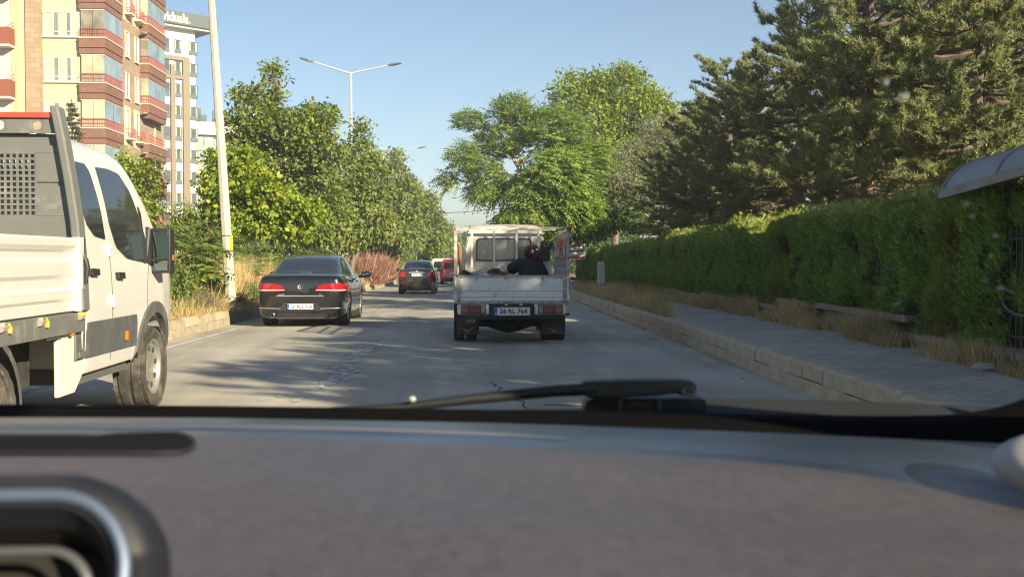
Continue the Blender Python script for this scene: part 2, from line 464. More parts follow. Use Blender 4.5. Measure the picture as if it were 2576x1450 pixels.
for k in range(150):                                      # flakes left of an old painted arrow and lane line
    t = q.random(); y = 10.2 + 7.0 * t ** .8; x = -1.45 + .05 * (y - 12) * .3 + q.gauss(0, .075 + .12 * (y < 11.4)); r = q.uniform(.025, .10)
    P = []
    for j in range(7): a_ = 6.283 * j / 7; e = r * q.uniform(.5, 1.2); P.append((x + e * math.cos(a_) * .6, y + e * math.sin(a_) * 2.2, G(y) + .004 + k * .00003))
    n0 = len(pm.v); pm.v += P; pm.f.append(tuple(range(n0, n0 + 7)))
for k in range(60):
    y = q.uniform(19, 46); x = -.62 + q.gauss(0, .05); r = q.uniform(.03, .10)
    if int(y / 4.5) % 2: continue
    P = [(x + r * q.uniform(.5, 1.1) * math.cos(6.283 * j / 6) * .6, y + r * q.uniform(.6, 1.2) * math.sin(6.283 * j / 6) * 3, G(y) + .004 + k * .00003) for j in range(6)]
    n0 = len(pm.v); pm.v += P; pm.f.append(tuple(range(n0, n0 + 6)))
o = pm.build('worn_marking', worn_paint('flaking white road paint', .02), road)
o['kind'] = 'stuff'
# tar-dark cracks across the lane
ck = MB(); q = random.Random(12)
for (x, y, n, ax) in ((.62, 9.4, 22, 1), (.75, 9.9, 7, 0)):
    P = []
    for k in range(n):
        P.append(Vector((x, y, G(y) + .004)))
        x += q.uniform(-.06, .06) + (0 if ax else .09); y += q.uniform(.02, .2) if ax else q.uniform(-.05, .05)
    for a, b in zip(P, P[1:]):
        w = Vector((.004 + q.random() * .005, .005, 0)) if ax else Vector((.004, .011 + q.random() * .01, 0))
        ck.add([a - w, a + w, b + w, b - w], [(0, 1, 2, 3)])
ck.build('crack', M('dark crack', (.03, .029, .028), .95), road)

# right kerb: two courses, the upper one of single stones
kb = MB()
rows = []
for Y in YS[2:]:
    if Y > 120: break
    x = kerb_x(Y); g = G(Y)
    rows.append([(x - .02, Y, g - .05), (x - .008, Y, g + .13), (x + .16, Y, g + .13)])
kb.sheet(rows)
KERBM = M('weathered kerb concrete', (.45, .37, .265), .9, var=.16, scale=3, bump=.35, bscale=55, dirt=(.33, .27, .19), damt=.45, dscale=4)
KERBP = M('pale painted kerb concrete', (.38, .325, .235), .9, var=.12, scale=3, bump=.3, bscale=55, dirt=(.22, .18, .13), damt=.55, dscale=4)
kerb = kb.build('kerb', KERBM); tag(kerb, kind='structure')
def kerb_stone_mesh(n, L_, seed):
    q = random.Random(seed); m = MB()
    pr = [(0, 0), (.012, .12), (.05, .155), (.17, .16), (.17, 0)]
    secs = []
    for t in (0.001, .010, L_ * .35, L_ * .68, L_ - .010, L_ - .001):
        e = .0015 if t in (.001, L_ - .001) else 0
        secs.append([(px + e + q.uniform(-.004, .004), t, pz - (e if pz > .01 else 0) + q.uniform(-.004, .004) * (pz > .01)) for px, pz in pr])
    m.sheet(secs); n_ = len(pr); m.f.append(tuple(range(n_ - 1, -1, -1))); m.f.append(tuple((len(secs) - 1) * n_ + k for k in range(n_)))
    return m.mesh(n)
def lay_kerb(parent, xf, Ls, y0, y1, mats, sign, zb, seed):
    q = random.Random(seed); meshes = [kerb_stone_mesh('kerb_stone', Ls, 50 + i) for i in range(4)]
    for i, me in enumerate(meshes): me.materials.append(mats[i % len(mats)])
    Y = y0
    while Y < y1:
        o = bpy.data.objects.new('kerb_stone', q.choice(meshes)); link(o, parent)
        x0, x1 = xf(Y), xf(Y + Ls)
        o.location = (x0 + q.uniform(-.012, .012) * (1 + (Y > 20)), Y + (Ls if sign < 0 else 0), G(Y) + zb + q.uniform(-.008, .010))
        a = math.atan2(x1 - x0, Ls)
        o.rotation_euler = (q.uniform(-.008, .008), q.uniform(-.02, .02), -a + q.uniform(-.012, .012) + (math.pi if sign < 0 else 0))
        Y += Ls + .0015
lay_kerb(kerb, kerb_x, .62, 4.0, 96, [KERBM], 1, .131, 3)
# left kerb along the planted strip
lb = MB(); rows = []
for Y in YS[2:]:
    if Y > 140: break
    x = left_x(Y); g = G(Y)
    rows.append([(x + .02, Y, g - .05), (x + .012, Y, g + .15), (x - .2, Y, g + .15)])
lb.sheet(rows)
lkerb = lb.build('kerb', KERBP); tag(lkerb, kind='structure')
lay_kerb(lkerb, left_x, .80, 6.0, 110, [KERBP, KERBP, KERBM], -1, .151, 4)

strip('pavement', lambda Y: kerb_x(Y) + .15, lambda Y: wall_x(Y) + .3, [y for y in YS if -12 <= y <= 100], .27, .30, PAVE_M)
strip('planted_strip', lambda Y: -9.1, lambda Y: left_x(Y) - .17, YS, .28, .26, SOIL)
strip('park_ground', lambda Y: wall_x(Y) + .25, lambda Y: 60, YS, .5, .9, M('pine litter', (.22, .15, .10), .95, var=.35, scale=2, bump=.6, bscale=14))
strip('far_pavement', lambda Y: -22.0, lambda Y: -16.4, YS, .15, .15, PAVE_M)

# low wall in steps with a coping, under the hedge
BRICKM = M('pinkish wall brick', (.38, .25, .18), .9, var=.2, scale=7, bump=.3, bscale=50, dirt=(.30, .24, .18), damt=.4)
COPEM = M('concrete coping', (.25, .185, .145), .9, var=.15, scale=4, bump=.3, bscale=50, dirt=(.22, .18, .14), damt=.4)
q = random.Random(5)
def brick_mesh(sd):
    r = random.Random(sd); m = MB(); m.box((0, 0, 0), (.10, .19, .058)); 
    m.v = [tuple(c + r.uniform(-.004, .004) for c in v) for v in m.v]; return m.mesh('brick')
bricks = [brick_mesh(i) for i in range(4)]
for b in bricks: b.materials.append(BRICKM)
MORTAR = M('mortar', (.27, .22, .17), .95, var=.2, scale=12)
wl = thing('low_wall', 'low stepped brick wall with concrete coping along the hedge foot', 'wall', (0, 0, 0))
seg_ends = [4.0, 7.2, 12.8, 19.0, 26.5, 32.5, 39, 46, 53, 60, 68]
def seg_top(a, b): return .36 if b < 13 else G((a + b) / 2) + (.56 if a < 14 else .52 - .002 * a)
nb = 0
for i in range(len(seg_ends) - 1):
    a, b = seg_ends[i], seg_ends[i + 1]
    top = seg_top(a, b)
    xa, xb = wall_x(a), wall_x(b); ang = math.atan2(xb - xa, b - a); Ln = math.hypot(xb - xa, b - a)
    rot = Matrix.Rotation(-ang, 3, 'Z'); mid = Vector(((xa + xb) / 2, (a + b) / 2, 0))
    m = MB(); m.box(mid + Vector((.12, 0, top / 2 - .05)), (.20, Ln - .02, top + .1), rot); m.build('wall_core', MORTAR, wl)
    # coping slabs
    n = max(1, int(Ln / 1.15)); s_ = Ln / n
    for k in range(n):
        t = -Ln / 2 + (k + .5) * s_; c = mid + rot @ Vector((.10, t, 0)); m = MB()
        m.box((0, 0, 0), (.36, s_ - .012, .085)); m.v = [tuple(v[j] + q.uniform(-.006, .006) for j in range(3)) for v in m.v]
        o = m.build('coping_slab', COPEM, wl, bevel=.008); o.location = (c.x, c.y, top + .043 + q.uniform(-.006, .008)); o.rotation_euler = (q.uniform(-.01, .01), q.uniform(-.015, .015), -ang)
    rowsn = 5
    for r in range(rowsn):
        t = -Ln / 2 + .1 + (r % 2) * .1
        while t < Ln / 2 - .08:
            if a < 34 and nb < 290 and a >= 7.0 and (t > Ln / 2 - 2.4 or a < 8):
                c = mid + rot @ Vector((.012 - .005 * q.random(), t, 0)); o = bpy.data.objects.new('brick', q.choice(bricks)); link(o, wl)
                o.location = (c.x, c.y, top - .035 - r * .068); o.rotation_euler = (0, 0, -ang + q.uniform(-.02, .02)); nb += 1
            t += .20
# iron fence on the wall, half swallowed by the hedge
IRON = M('weathered iron', (.045, .047, .05), .6, .3, var=.3, scale=12, dirt=(.12, .085, .06), damt=.4)
fence = thing('iron_fence', 'thin grey iron railing half hidden in the green hedge', 'fence')
bar = MB().box((0, 0, .60), (.018, .018, 1.2)).add([(0.012, 0, 1.20), (-.012, 0, 1.2), (0, 0, 1.28)], [(0, 1, 2)]).mesh('bar'); bar.materials.append(IRON)
pst = MB().box((0, 0, .65), (.07, .07, 1.35)).box((0, 0, 1.34), (.09, .09, .03)).mesh('post'); pst.materials.append(IRON)
Y = 7.0; k = 0
while Y < 33:
    i = max(j for j in range(len(seg_ends) - 1) if seg_ends[j] <= Y); zt = seg_top(seg_ends[i], seg_ends[i + 1]) + .08
    o = bpy.data.objects.new('post' if k % 18 == 0 else 'bar', pst if k % 18 == 0 else bar); link(o, fence)
    o.location = (wall_x(Y) + .17, Y, zt); Y += .12; k += 1
for a, b in zip(seg_ends[1:6], seg_ends[2:7]):
    zt = seg_top(a, b) + .08
    for h in (.12, 1.08): MB().tube([(wall_x(a) + .17, a, zt + h), (wall_x(b) + .17, b, zt + h)], .016, 6).build('rail', IRON, fence)
    for c0 in np.arange(a + .9, b - .5, 2.16):
        for h, r0 in ((.72, .5), (.52, .42)):
            P = [(wall_x(c0) + .12, c0 + r0 * math.cos(t), zt + h - .18 * math.sin(t)) for t in np.linspace(0, math.pi, 9)]
            MB().tube(P, .013, 5).build('scroll', M('pale iron scroll', (.12, .11, .10), .7, var=.2), fence)
# ---------------------------------------------------------------- plants
def unit(v): return v / np.maximum(np.linalg.norm(v, axis=-1, keepdims=True), 1e-9)
def leaves(rg, P, out, size, aspect=.55, droop=.25, up=.6, spread=.9, var=.35):
    """one folded leaf per point: kite of two triangles bent along its midrib"""
    n = len(P)
    d = unit(out * .7 + rg.normal(0, spread, (n, 3)) * .6 + np.array([0, 0, -droop]))
    nr = unit(rg.normal(0, .45, (n, 3)) + np.array([0, 0, up * .7]) + out * .55)
    w = unit(np.cross(d, nr)); nn = np.cross(w, d)
    L = (size * (1 + rg.uniform(-var, var, n)))[:, None]; Wd = L * aspect * .5
    fold = nn * L * .10
    a = P; tip = P + d * L - nn * L * .12
    l = P + d * L * .42 + w * Wd + fold; r = P + d * L * .42 - w * Wd + fold
    V = np.stack([a, l, tip, r], 1).reshape(-1, 3)
    return V, np.arange(4 * n).reshape(n, 4)
def merge(parts):
    Vs, Fs, b = [], [], 0
    for V, F in parts:
        Vs.append(V); Fs.append(F + b); b += len(V)
    return np.concatenate(Vs), np.concatenate(Fs)
def fronds(rg, P, D, length, pairs=7, leaf=.16, aspect=.3):
    """compound leaves: a drooping stalk with leaflet pairs"""
    n = len(P); D = unit(D); side = unit(np.cross(D, np.array([0, 0, 1.0]) + rg.normal(0, .25, (n, 3)))); parts = []
    L = length * (1 + rg.uniform(-.3, .3, n))[:, None]
    for k in range(pairs + 1):
        t = (k + 1) / (pairs + 1)
        c = P + D * L * t + np.array([0, 0, -1.0]) * L * .35 * t * t
        for s_ in ((-1, 1) if k < pairs else (0,)):
            d = unit(side * s_ + D * (.45 if s_ else 1.0) + np.array([0, 0, -.25]) + rg.normal(0, .1, (n, 3)))
            nr = unit(np.array([0, 0, .75]) + D * .45 + rg.normal(0, .4, (n, 3))); w = unit(np.cross(d, nr))
            ll = leaf * (1 - .45 * abs(t - .45)) * (1 + rg.uniform(-.15, .15, n))[:, None]
            V = np.stack([c, c + d * ll * .4 + w * ll * aspect * .5, c + d * ll - nr * ll * .12, c + d * ll * .4 - w * ll * aspect * .5], 1).reshape(-1, 3)
            parts.append((V, np.arange(4 * n).reshape(n, 4)))
    return merge(parts)
def limb(m, a, b, r0, r1, q, n=6, k=4, wob=.08):
    a, b = Vector(a), Vector(b); Ln = (b - a).length; P = []
    for i in range(k + 1):
        t = i / k; j = Vector((q.uniform(-1, 1), q.uniform(-1, 1), q.uniform(-.5, .5))) * Ln * wob * math.sin(math.pi * t)
        P.append(a.lerp(b, t) + j)
    m.tube(P, [r0 + (r1 - r0) * i / k for i in range(k + 1)], n)
    return P
def tree(name, label, base, blobs, mat, n_leaf, leaf, trunk_r, seed, group=None, cat='tree', bark=BARK, fork=.45, kind='leaf', per=16, crad=.34, shell=.45, aspect=.6, lean=(0, 0), stems=1, branch=True):
    rg = np.random.default_rng(seed); q = random.Random(seed)
    t = thing(name, label, cat, base, 0, group)
    B = np.array(blobs, float); vol = (B[:, 3] * B[:, 4] * B[:, 5]) ** .75; vol /= vol.sum()
    zc = B[:, 2].min(); ctr = B[:, :3].mean(0); H = B[:, 2].max()
    tm = MB()
    for s_ in range(stems):
        b0 = Vector((q.uniform(-.25, .25) * (s_ > 0), q.uniform(-.25, .25) * (s_ > 0), -.15))
        f = Vector((ctr[0] * .5 + lean[0] + (s_ * .3), ctr[1] * .5 + lean[1], max(.6, zc * .9)))
        tp = Vector((ctr[0], ctr[1], H * .85))
        P = limb(tm, b0, f, trunk_r, trunk_r * .72, q, 8, 5, .05); P2 = limb(tm, f, tp, trunk_r * .72, trunk_r * .18, q, 7, 6, .06)
        if branch:
            for i, bb in enumerate(B):
                if i % stems != s_: continue
                st = (P2 if bb[2] > f.z + .5 else [f])[min(len(P2) - 1, int(max(0, (bb[2] - f.z) / max(.1, tp.z - f.z)) * .55 * len(P2)))] if bb[2] > f.z + .5 else f
                c = Vector(bb[:3]); limb(tm, st, c, trunk_r * .42, trunk_r * .14, q, 5, 4, .07)
                for k in range(7):
                    d = Vector(rg.normal(0, 1, 3)).normalized(); e = c + Vector((d.x * bb[3], d.y * bb[4], abs(d.z) * bb[5])) * .92
                    limb(tm, c.lerp(st, .3 * q.random()), e, trunk_r * .13, trunk_r * .03, q, 4, 3, .08)
    tm.build('trunk', bark, t, smooth=True)
    nc = max(8, n_leaf // per); idx = rg.choice(len(B), nc, p=vol)
    d = unit(rg.normal(0, 1, (nc, 3))); rad = rg.uniform(shell, 1.0, nc) ** .6
    C = B[idx, :3] + d * B[idx, 3:6] * rad[:, None]
    C = C[C[:, 2] > .15]
    idx2 = np.repeat(np.arange(len(C)), per); P = C[idx2] + rg.normal(0, crad * .5, (len(idx2), 3)) * np.array([1, 1, .7])
    out = unit(P - ctr * np.array([1, 1, .8]))
    if kind == 'frond': V, F = fronds(rg, C, unit(C - ctr) + rg.normal(0, .45, C.shape) + np.array([0, 0, .25]), crad * 1.8, 6, leaf, aspect)
    else: V, F = leaves(rg, P, out, leaf, aspect)
    mesh_obj('crown', fast_mesh('crown', V, F), mat, t)
    return t
def col(*c): return [tuple(k) for k in c]
MAPLE = leaf_mat('maple leaves', col((0.148, 0.211, 0.045), (0.192, 0.266, 0.053), (0.251, 0.323, 0.067), (0.326, 0.337, 0.079), (0.148, 0.224, 0.067)))
BRIGHT = leaf_mat('bright green leaves', col((0.176, 0.281, 0.028), (0.228, 0.333, 0.032), (0.298, 0.386, 0.040), (0.386, 0.386, 0.047), (0.158, 0.246, 0.032)), .4)
YELLOWG = leaf_mat('yellowing leaves', col((0.281, 0.296, 0.047), (0.406, 0.343, 0.055), (0.187, 0.234, 0.047), (0.499, 0.374, 0.047)), .4)
OLIVE = leaf_mat('dull olive leaves', col((0.201, 0.268, 0.072), (0.254, 0.329, 0.091), (0.161, 0.239, 0.072), (0.347, 0.374, 0.107)))
DARKG = leaf_mat('dark green leaves', col((0.082, 0.149, 0.039), (0.108, 0.190, 0.049), (0.134, 0.216, 0.054)))
LIME = leaf_mat('lime tree leaves', col((0.195, 0.287, 0.028), (0.262, 0.350, 0.031), (0.330, 0.390, 0.035), (0.154, 0.236, 0.026)))
AILA = leaf_mat('pale pinnate leaves', col((0.197, 0.307, 0.056), (0.262, 0.383, 0.070), (0.393, 0.445, 0.101), (0.157, 0.276, 0.060)))
SILVER = leaf_mat('silvery leaves', col((0.298, 0.316, 0.211), (0.386, 0.386, 0.263), (0.228, 0.263, 0.158)))
SUMAC = leaf_mat('sumac leaves', col((0.167, 0.244, 0.051), (0.228, 0.316, 0.060), (0.304, 0.365, 0.068), (0.121, 0.194, 0.043)))
PINEM = leaf_mat('pine needles', col((0.167, 0.216, 0.086), (0.233, 0.279, 0.113), (0.336, 0.362, 0.146), (0.410, 0.412, 0.174), (0.158, 0.216, 0.096)), .25)
DEADN = leaf_mat('dead pine needles', col((.17, .10, .05), (.22, .14, .07), (.14, .09, .05)), .2)
SPRUCE = leaf_mat('spruce needles', col((0.075, 0.098, 0.053), (0.112, 0.128, 0.068), (0.150, 0.150, 0.090)), .2)
THUJA = leaf_mat('thuja sprays', col((0.116, 0.216, 0.046), (0.157, 0.283, 0.059), (0.216, 0.345, 0.071), (0.349, 0.451, 0.084)), .28)
THUJAY = leaf_mat('sun pale thuja sprays', col((0.203, 0.246, 0.049), (0.270, 0.320, 0.062), (0.351, 0.345, 0.089), (0.163, 0.221, 0.044)), .3)  # yellower bushes; this paler green also paints sunlight on the hedge
DRYG = leaf_mat('dry grass blades', col((0.569, 0.370, 0.181), (0.600, 0.465, 0.233), (0.442, 0.300, 0.143), (0.348, 0.273, 0.116), (0.600, 0.546, 0.284)), .3, .7)
GREENG = leaf_mat('green weeds', col((0.149, 0.194, 0.060), (0.209, 0.224, 0.072), (0.284, 0.254, 0.096), (0.120, 0.164, 0.048)), .3, .7)
PURPLE = leaf_mat('purple brown twigs', col((0.312, 0.169, 0.141), (0.416, 0.228, 0.168), (0.250, 0.138, 0.122), (0.499, 0.296, 0.206)), .2)

def needles(rg, P, D, n=12, L=.19, w=.011, spread=.62):
    D = unit(D); k = len(P); PP = np.repeat(P, n, 0); DD = np.repeat(D, n, 0)
    nd = unit(DD + rg.normal(0, spread, (k * n, 3))); s_ = unit(np.cross(nd, rg.normal(0, 1, (k * n, 3))))
    ll = L * rg.uniform(.7, 1.15, (k * n, 1)); b = PP - nd * .03 + DD * rg.uniform(-.05, .05, (k * n, 1))
    V = np.stack([b - s_ * w, b + s_ * w, b + nd * ll], 1).reshape(-1, 3)
    return V, np.arange(3 * k * n).reshape(-1, 3)
def pine_meshes(seed, H, rad, z0, whorl=.42, dens=1.0, bare=.25, full=True):
    rg = np.random.default_rng(seed); q = random.Random(seed); tm = MB()
    lx, ly = q.uniform(-.3, .3), q.uniform(-.3, .3)
    def ax(z): return Vector((lx * z / H, ly * z / H, z))
    tm.tube([ax(-.2), ax(H * .3), ax(H * .65), ax(H * .95)], [.19, .15, .10, .03], 8)
    P, D, PD, DD = [], [], [], []
    z = .9
    while z < H * .97:
        f = (z - z0) / (H - z0)
        live = z > z0
        L0 = rad * ((max(.30, (1 - max(0, f) ** 2.2) ** .6) * (.86 + .22 * math.sin(z * 2.1 + seed)) if full else max(.12, (1 - max(0, f)) ** .75)) if live else .62 + .3 * q.random())
        nb = 6 if live else 5
        a0 = q.random() * 6.28
        for k in range(nb):
            a = a0 + k * 6.283 / nb + q.uniform(-.35, .35); L1 = L0 * q.uniform(.6, 1.12)
            if L1 < .25: L1 = .25
            rise = (.55 * max(0, f) + .12) * L1 if live else -.05 * L1
            s0 = ax(z + q.uniform(-.15, .15)); pts = []
            for i in range(5):
                t = i / 4; up = rise * t ** 1.6 - (.10 * L1 * math.sin(math.pi * t) if f < .5 else 0)
                pts.append(s0 + Vector((math.cos(a) * L1 * t + q.uniform(-.05, .05) * L1 * t, math.sin(a) * L1 * t + q.uniform(-.05, .05) * L1 * t, up)))
            tm.tube(pts, [.045 * (L1 / rad) + .012, .035 * (L1 / rad) + .01, .02, .012, .006], 4, cap=False)
            ns = int((7 if live else 4) * max(.6, L1))
            for j in range(ns):
                t = q.uniform(.22 if live else .35, 1); i = min(3, int(t * 4)); p = pts[i].lerp(pts[i + 1], t * 4 - i)
                dv = (pts[i + 1] - pts[i]).normalized(); sd = Vector((-dv.y, dv.x, q.uniform(-.1, .35))) * q.choice((-1, 1)); d2 = (dv * .8 + sd * q.uniform(.4, 1)).normalized()
                l2 = q.uniform(.25, .7) * (1.15 - .5 * t)
                e = p + d2 * l2; tm.tube([p, e], [.012, .005], 3, cap=False)
                if live:
                    for s_ in np.linspace(.25, 1, 6):
                        P.append(p.lerp(e, s_) + Vector((q.uniform(-.06, .06), q.uniform(-.06, .06), q.uniform(-.02, .08)))); D.append(d2 * .6 + Vector((q.uniform(-.4, .4), q.uniform(-.4, .4), .55)))
                elif q.random() < bare:
                    PD.append(e); DD.append(d2)
                    tm.tube([p, p + Vector((q.uniform(-.4, .4), q.uniform(-.4, .4), q.uniform(-.3, .25)))], [.009, .004], 3, cap=False)
                else:
                    for _ in range(2): tm.tube([p, p + Vector((q.uniform(-.5, .5), q.uniform(-.5, .5), q.uniform(-.35, .3)))], [.009, .004], 3, cap=False)
            if live:
                for s_ in (3.4, 3.8, 4):
                    i = min(3, int(s_)); P.append(pts[i].lerp(pts[i + 1], s_ - i)); D.append((pts[4] - pts[3]).normalized() * .5 + Vector((0, 0, .6)))
        z += whorl * q.uniform(.8, 1.2)
    P.append(ax(H)); D.append(Vector((0, 0, 1)))
    P, D = np.array(P), np.array(D)
    if dens < 1:
        kp = rg.random(len(P)) < dens; P, D = P[kp], D[kp]
    V, F = needles(rg, P, D, 26, .175, .0095, .75)
    dead = (needles(rg, np.array(PD), np.array(DD), 9, .16, .010, .7)) if len(PD) else None
    return tm.mesh('trunk', True), fast_mesh('crown', V, F), (fast_mesh('dead_needles', *dead) if dead else None)
PINES = [pine_meshes(21 + i % 3, (8.8, 8.0, 9.6)[i % 3], (2.6, 2.3, 2.8)[i % 3], (2.6, 2.9, 2.4)[i % 3], full=i < 3) for i in range(6)]
for a, b, c in PINES:
    a.materials.append(BARKPINE); b.materials.append(PINEM)
    if c: c.materials.append(DEADN)
def pine(label, x, Y, H, i, rz, wide=1.0):
    s_ = H / (8.8, 8.0, 9.6)[i % 3]; t = thing('pine_tree', label, 'tree', (x, Y, G(Y) + .55), rz, 'pines behind the hedge'); t.scale = (s_ * wide, s_ * wide, s_)
    for nm, me in zip(('trunk', 'crown', 'dead_needles'), PINES[i]):
        if me: mesh_obj(nm, me, None, t)
    return t
def bx_of(xd, Y): return (xd - 1160) / FPX * Y
far_lab = 'dark pine standing deep in the grove behind the hedge'
for lab, xd, Y, H, i, rz, wd in (
        ('tall pine with pale trunk rising over the bus shelter roof', 2480, 21, 9.6, 2, .3, 1.0),
        ('big dark pine whose trunk forks low above the middle of the hedge', 2195, 24.5, 9.2, 0, 1.9, .95),
        ('pine between the big dark pine and the shelter side pine', 2345, 29, 10.2, 2, 4.0, 1.0),
        ('pine with stepped outline against the sky, left of the big dark pine', 2005, 31, 8.1, 1, .8, 1.15),
        ('shorter pine with spiky top bordering the open sky', 1850, 38, 7.8, 1, 2.6, 1.12),
        ('thin topped pine next to the silvery shrub', 1745, 45, 7.0, 0, 5.1, 1.05),
        ('low bushy pine above the hedge, between spiky pine and silvery shrub', 1670, 50, 6.0, 1, 1.2, 1.5),
        ('full pine standing between the spiky topped and the thin topped pine', 1790, 41, 6.9, 2, .6, 1.2),
        ('low full pine filling the gap under the stepped outline pine', 1915, 35, 7.0, 2, 2.9, 1.2),
        (far_lab, 2290, 37, 9.6, 0, 3.3, 1.0), (far_lab, 2100, 40, 8.2, 2, .2, 1.0), (far_lab, 2460, 33, 10, 1, 2.0, 1.05),
        (far_lab, 2560, 27, 9.2, 0, 4.4, 1.0), (far_lab, 1930, 47, 7.2, 0, 2.2, 1.0), (far_lab, 2180, 50, 9.6, 1, 5.6, 1.1), (far_lab, 1800, 58, 7.0, 2, 1.1, 1.0), (far_lab, 2400, 46, 10.5, 2, 3.6, 1.1)):
    pine(lab, bx_of(xd, Y), Y, H, i, rz, wd)
# the same row of pines goes on beside and behind the camera: it throws the shade that lies on the road
for k, (x, Y, H, i) in enumerate(((9.5, 12.2, 6.6, 1), (9.2, 9.2, 6.3, 0), (9.6, 6.6, 6.4, 2), (9.3, 4.3, 6.6, 0), (9.8, 1.6, 6.9, 1), (10.2, -2.2, 7.4, 0), (9.5, -6.0, 6.4, 2), (10.4, -10.8, 5.2, 1), (9.2, -15, 6.6, 0), (10.4, -19.5, 7.6, 2), (12.4, 8.2, 7.6, 1), (12.2, 5.0, 7.4, 0), (12.8, 1.6, 7.9, 2), (13, -3.4, 8.4, 1), (13.2, -9, 8.2, 0), (12.9, -15, 6.3, 2))):
    pine('pine of the row beside the road, next to the car', x, Y, H, i + 3, k * 1.7, 1.3)

# hedge of clipped thujas
def thuja_mesh(seed, n, sz, Lg=.95, Hh=1.92, dp=.72):
    rg = np.random.default_rng(seed)
    u = rg.random(n); y = rg.uniform(-Lg / 2 - .06, Lg / 2 + .06, n); z = rg.uniform(.0, Hh, n) ** 1.0
    x = np.where(u < .72, -dp / 2 + np.abs(rg.normal(0, .07, n)), rg.uniform(-dp / 2, dp / 2, n))
    top = u > .80; z = np.where(top, Hh - np.abs(rg.normal(0, .10, n)) + (rg.random(n) < .22) * rg.uniform(0, .24, n), z)
    bul = .10 * np.cos(y / Lg * 3.1416) * (1 - (z / Hh - .5) ** 2) + .05 * np.sin(z * 6 + seed) ; x = x - np.where(top, 0, bul)
    hole = np.sin(y * 5.3 + seed) * np.sin(z * 3.7 + seed * 2) > .83; keep = ~(hole & ~top & (rg.random(n) < .75)); x, y, z, top = x[keep], y[keep], z[keep], top[keep]
    P = np.stack([x, y, z], 1); k = len(P)
    out = np.where(top[:, None], np.array([[0, 0, 1.0]]), np.array([[-.62, 0, 1.0]])) + rg.normal(0, .30, (k, 3))
    d = unit(out); w = unit(np.cross(d, rg.normal(0, 1, (k, 3)))); nr = np.cross(w, d); L = sz * rg.uniform(.6, 1.3, (k, 1))
    # a flat fan spray of three fingers
    parts = []
    for a in (-.55, 0, .55):
        dd = unit(d + w * a); ww = unit(np.cross(dd, nr)); l = L * (1 if a == 0 else .75)
        parts.append((np.stack([P, P + dd * l * .55 + ww * l * .10, P + dd * l, P + dd * l * .55 - ww * l * .10], 1).reshape(-1, 3), np.arange(4 * k).reshape(k, 4)))
    me = fast_mesh('thuja', *merge(parts)); 
    tones = np.tile((P[:, 2] > Hh - .13) & (rg.random(k) < .8) | (rg.random(k) < .06), 3).astype(np.int32)  # paler sprays paint sun along the top edge, a few scattered elsewhere
    tones[np.tile((np.sin(P[:, 1] * 7 + seed) + np.sin(P[:, 2] * 4.3 + seed * 3) + rg.normal(0, .5, k) > 1.55) & (P[:, 2] < Hh - .35), 3)] = 2
    return me, tones
hedge = thing('hedge', 'long clipped green thuja hedge behind the pavement railing', 'hedge')
TH = [thuja_mesh(60 + i, 6500, .095) for i in range(4)]; TF = [thuja_mesh(80 + i, 2200, .13) for i in range(3)]
HBROWN = leaf_mat('browned thuja sprays', col((.13, .10, .05), (.17, .12, .06), (.10, .09, .04)), .2)
TL = thuja_mesh(99, 5200, .095)
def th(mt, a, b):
    me, tones = mt; me.materials.append(a); me.materials.append(b); me.materials.append(HBROWN); me.polygons.foreach_set('material_index', tones); return me
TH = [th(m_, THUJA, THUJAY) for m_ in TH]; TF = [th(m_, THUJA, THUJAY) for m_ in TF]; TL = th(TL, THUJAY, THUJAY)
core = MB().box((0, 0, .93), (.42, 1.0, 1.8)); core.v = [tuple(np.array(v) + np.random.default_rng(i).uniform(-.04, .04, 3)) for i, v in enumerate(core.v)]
core = core.mesh('dark_core'); core.materials.append(M('shade dark hedge core', (.035, .03, .02), .95, var=.5, scale=16, bump=.8, bscale=20))  # solid box added against see-through, inner shade of the hedge in its colour
q = random.Random(31); Y = 6.6; k = 0
while Y < 74:
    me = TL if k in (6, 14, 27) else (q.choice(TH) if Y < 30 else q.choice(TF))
    o = mesh_obj('thuja', me, None, hedge); c = mesh_obj('dark_core', core, None, hedge)
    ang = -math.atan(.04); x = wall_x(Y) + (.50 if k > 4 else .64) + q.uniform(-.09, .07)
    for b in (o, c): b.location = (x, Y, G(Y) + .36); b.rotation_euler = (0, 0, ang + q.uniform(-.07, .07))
    s_ = q.uniform(.83, .92) * (1 - .12 * (k in (15, 16))) * (.97 if Y < 16 else 1.0)
    o.scale = (q.uniform(.92, 1.15), -1.02 if q.random() < .5 else 1.02, s_); c.scale = (1, 1, s_ * .97)
    Y += .92; k += 1
for j in range(26):
    Y = q.uniform(8.5, 24); h = q.uniform(.5, 1.2); x = wall_x(Y) + .16
    MB().tube([(x + .1, Y, G(Y) + .5), (x + q.uniform(-.02, .08), Y + q.uniform(-.2, .2), G(Y) + .5 + h * .5), (x, Y + q.uniform(-.35, .35), G(Y) + .5 + h)], [.02, .015, .007], 5).build('stem', TWIG, hedge)

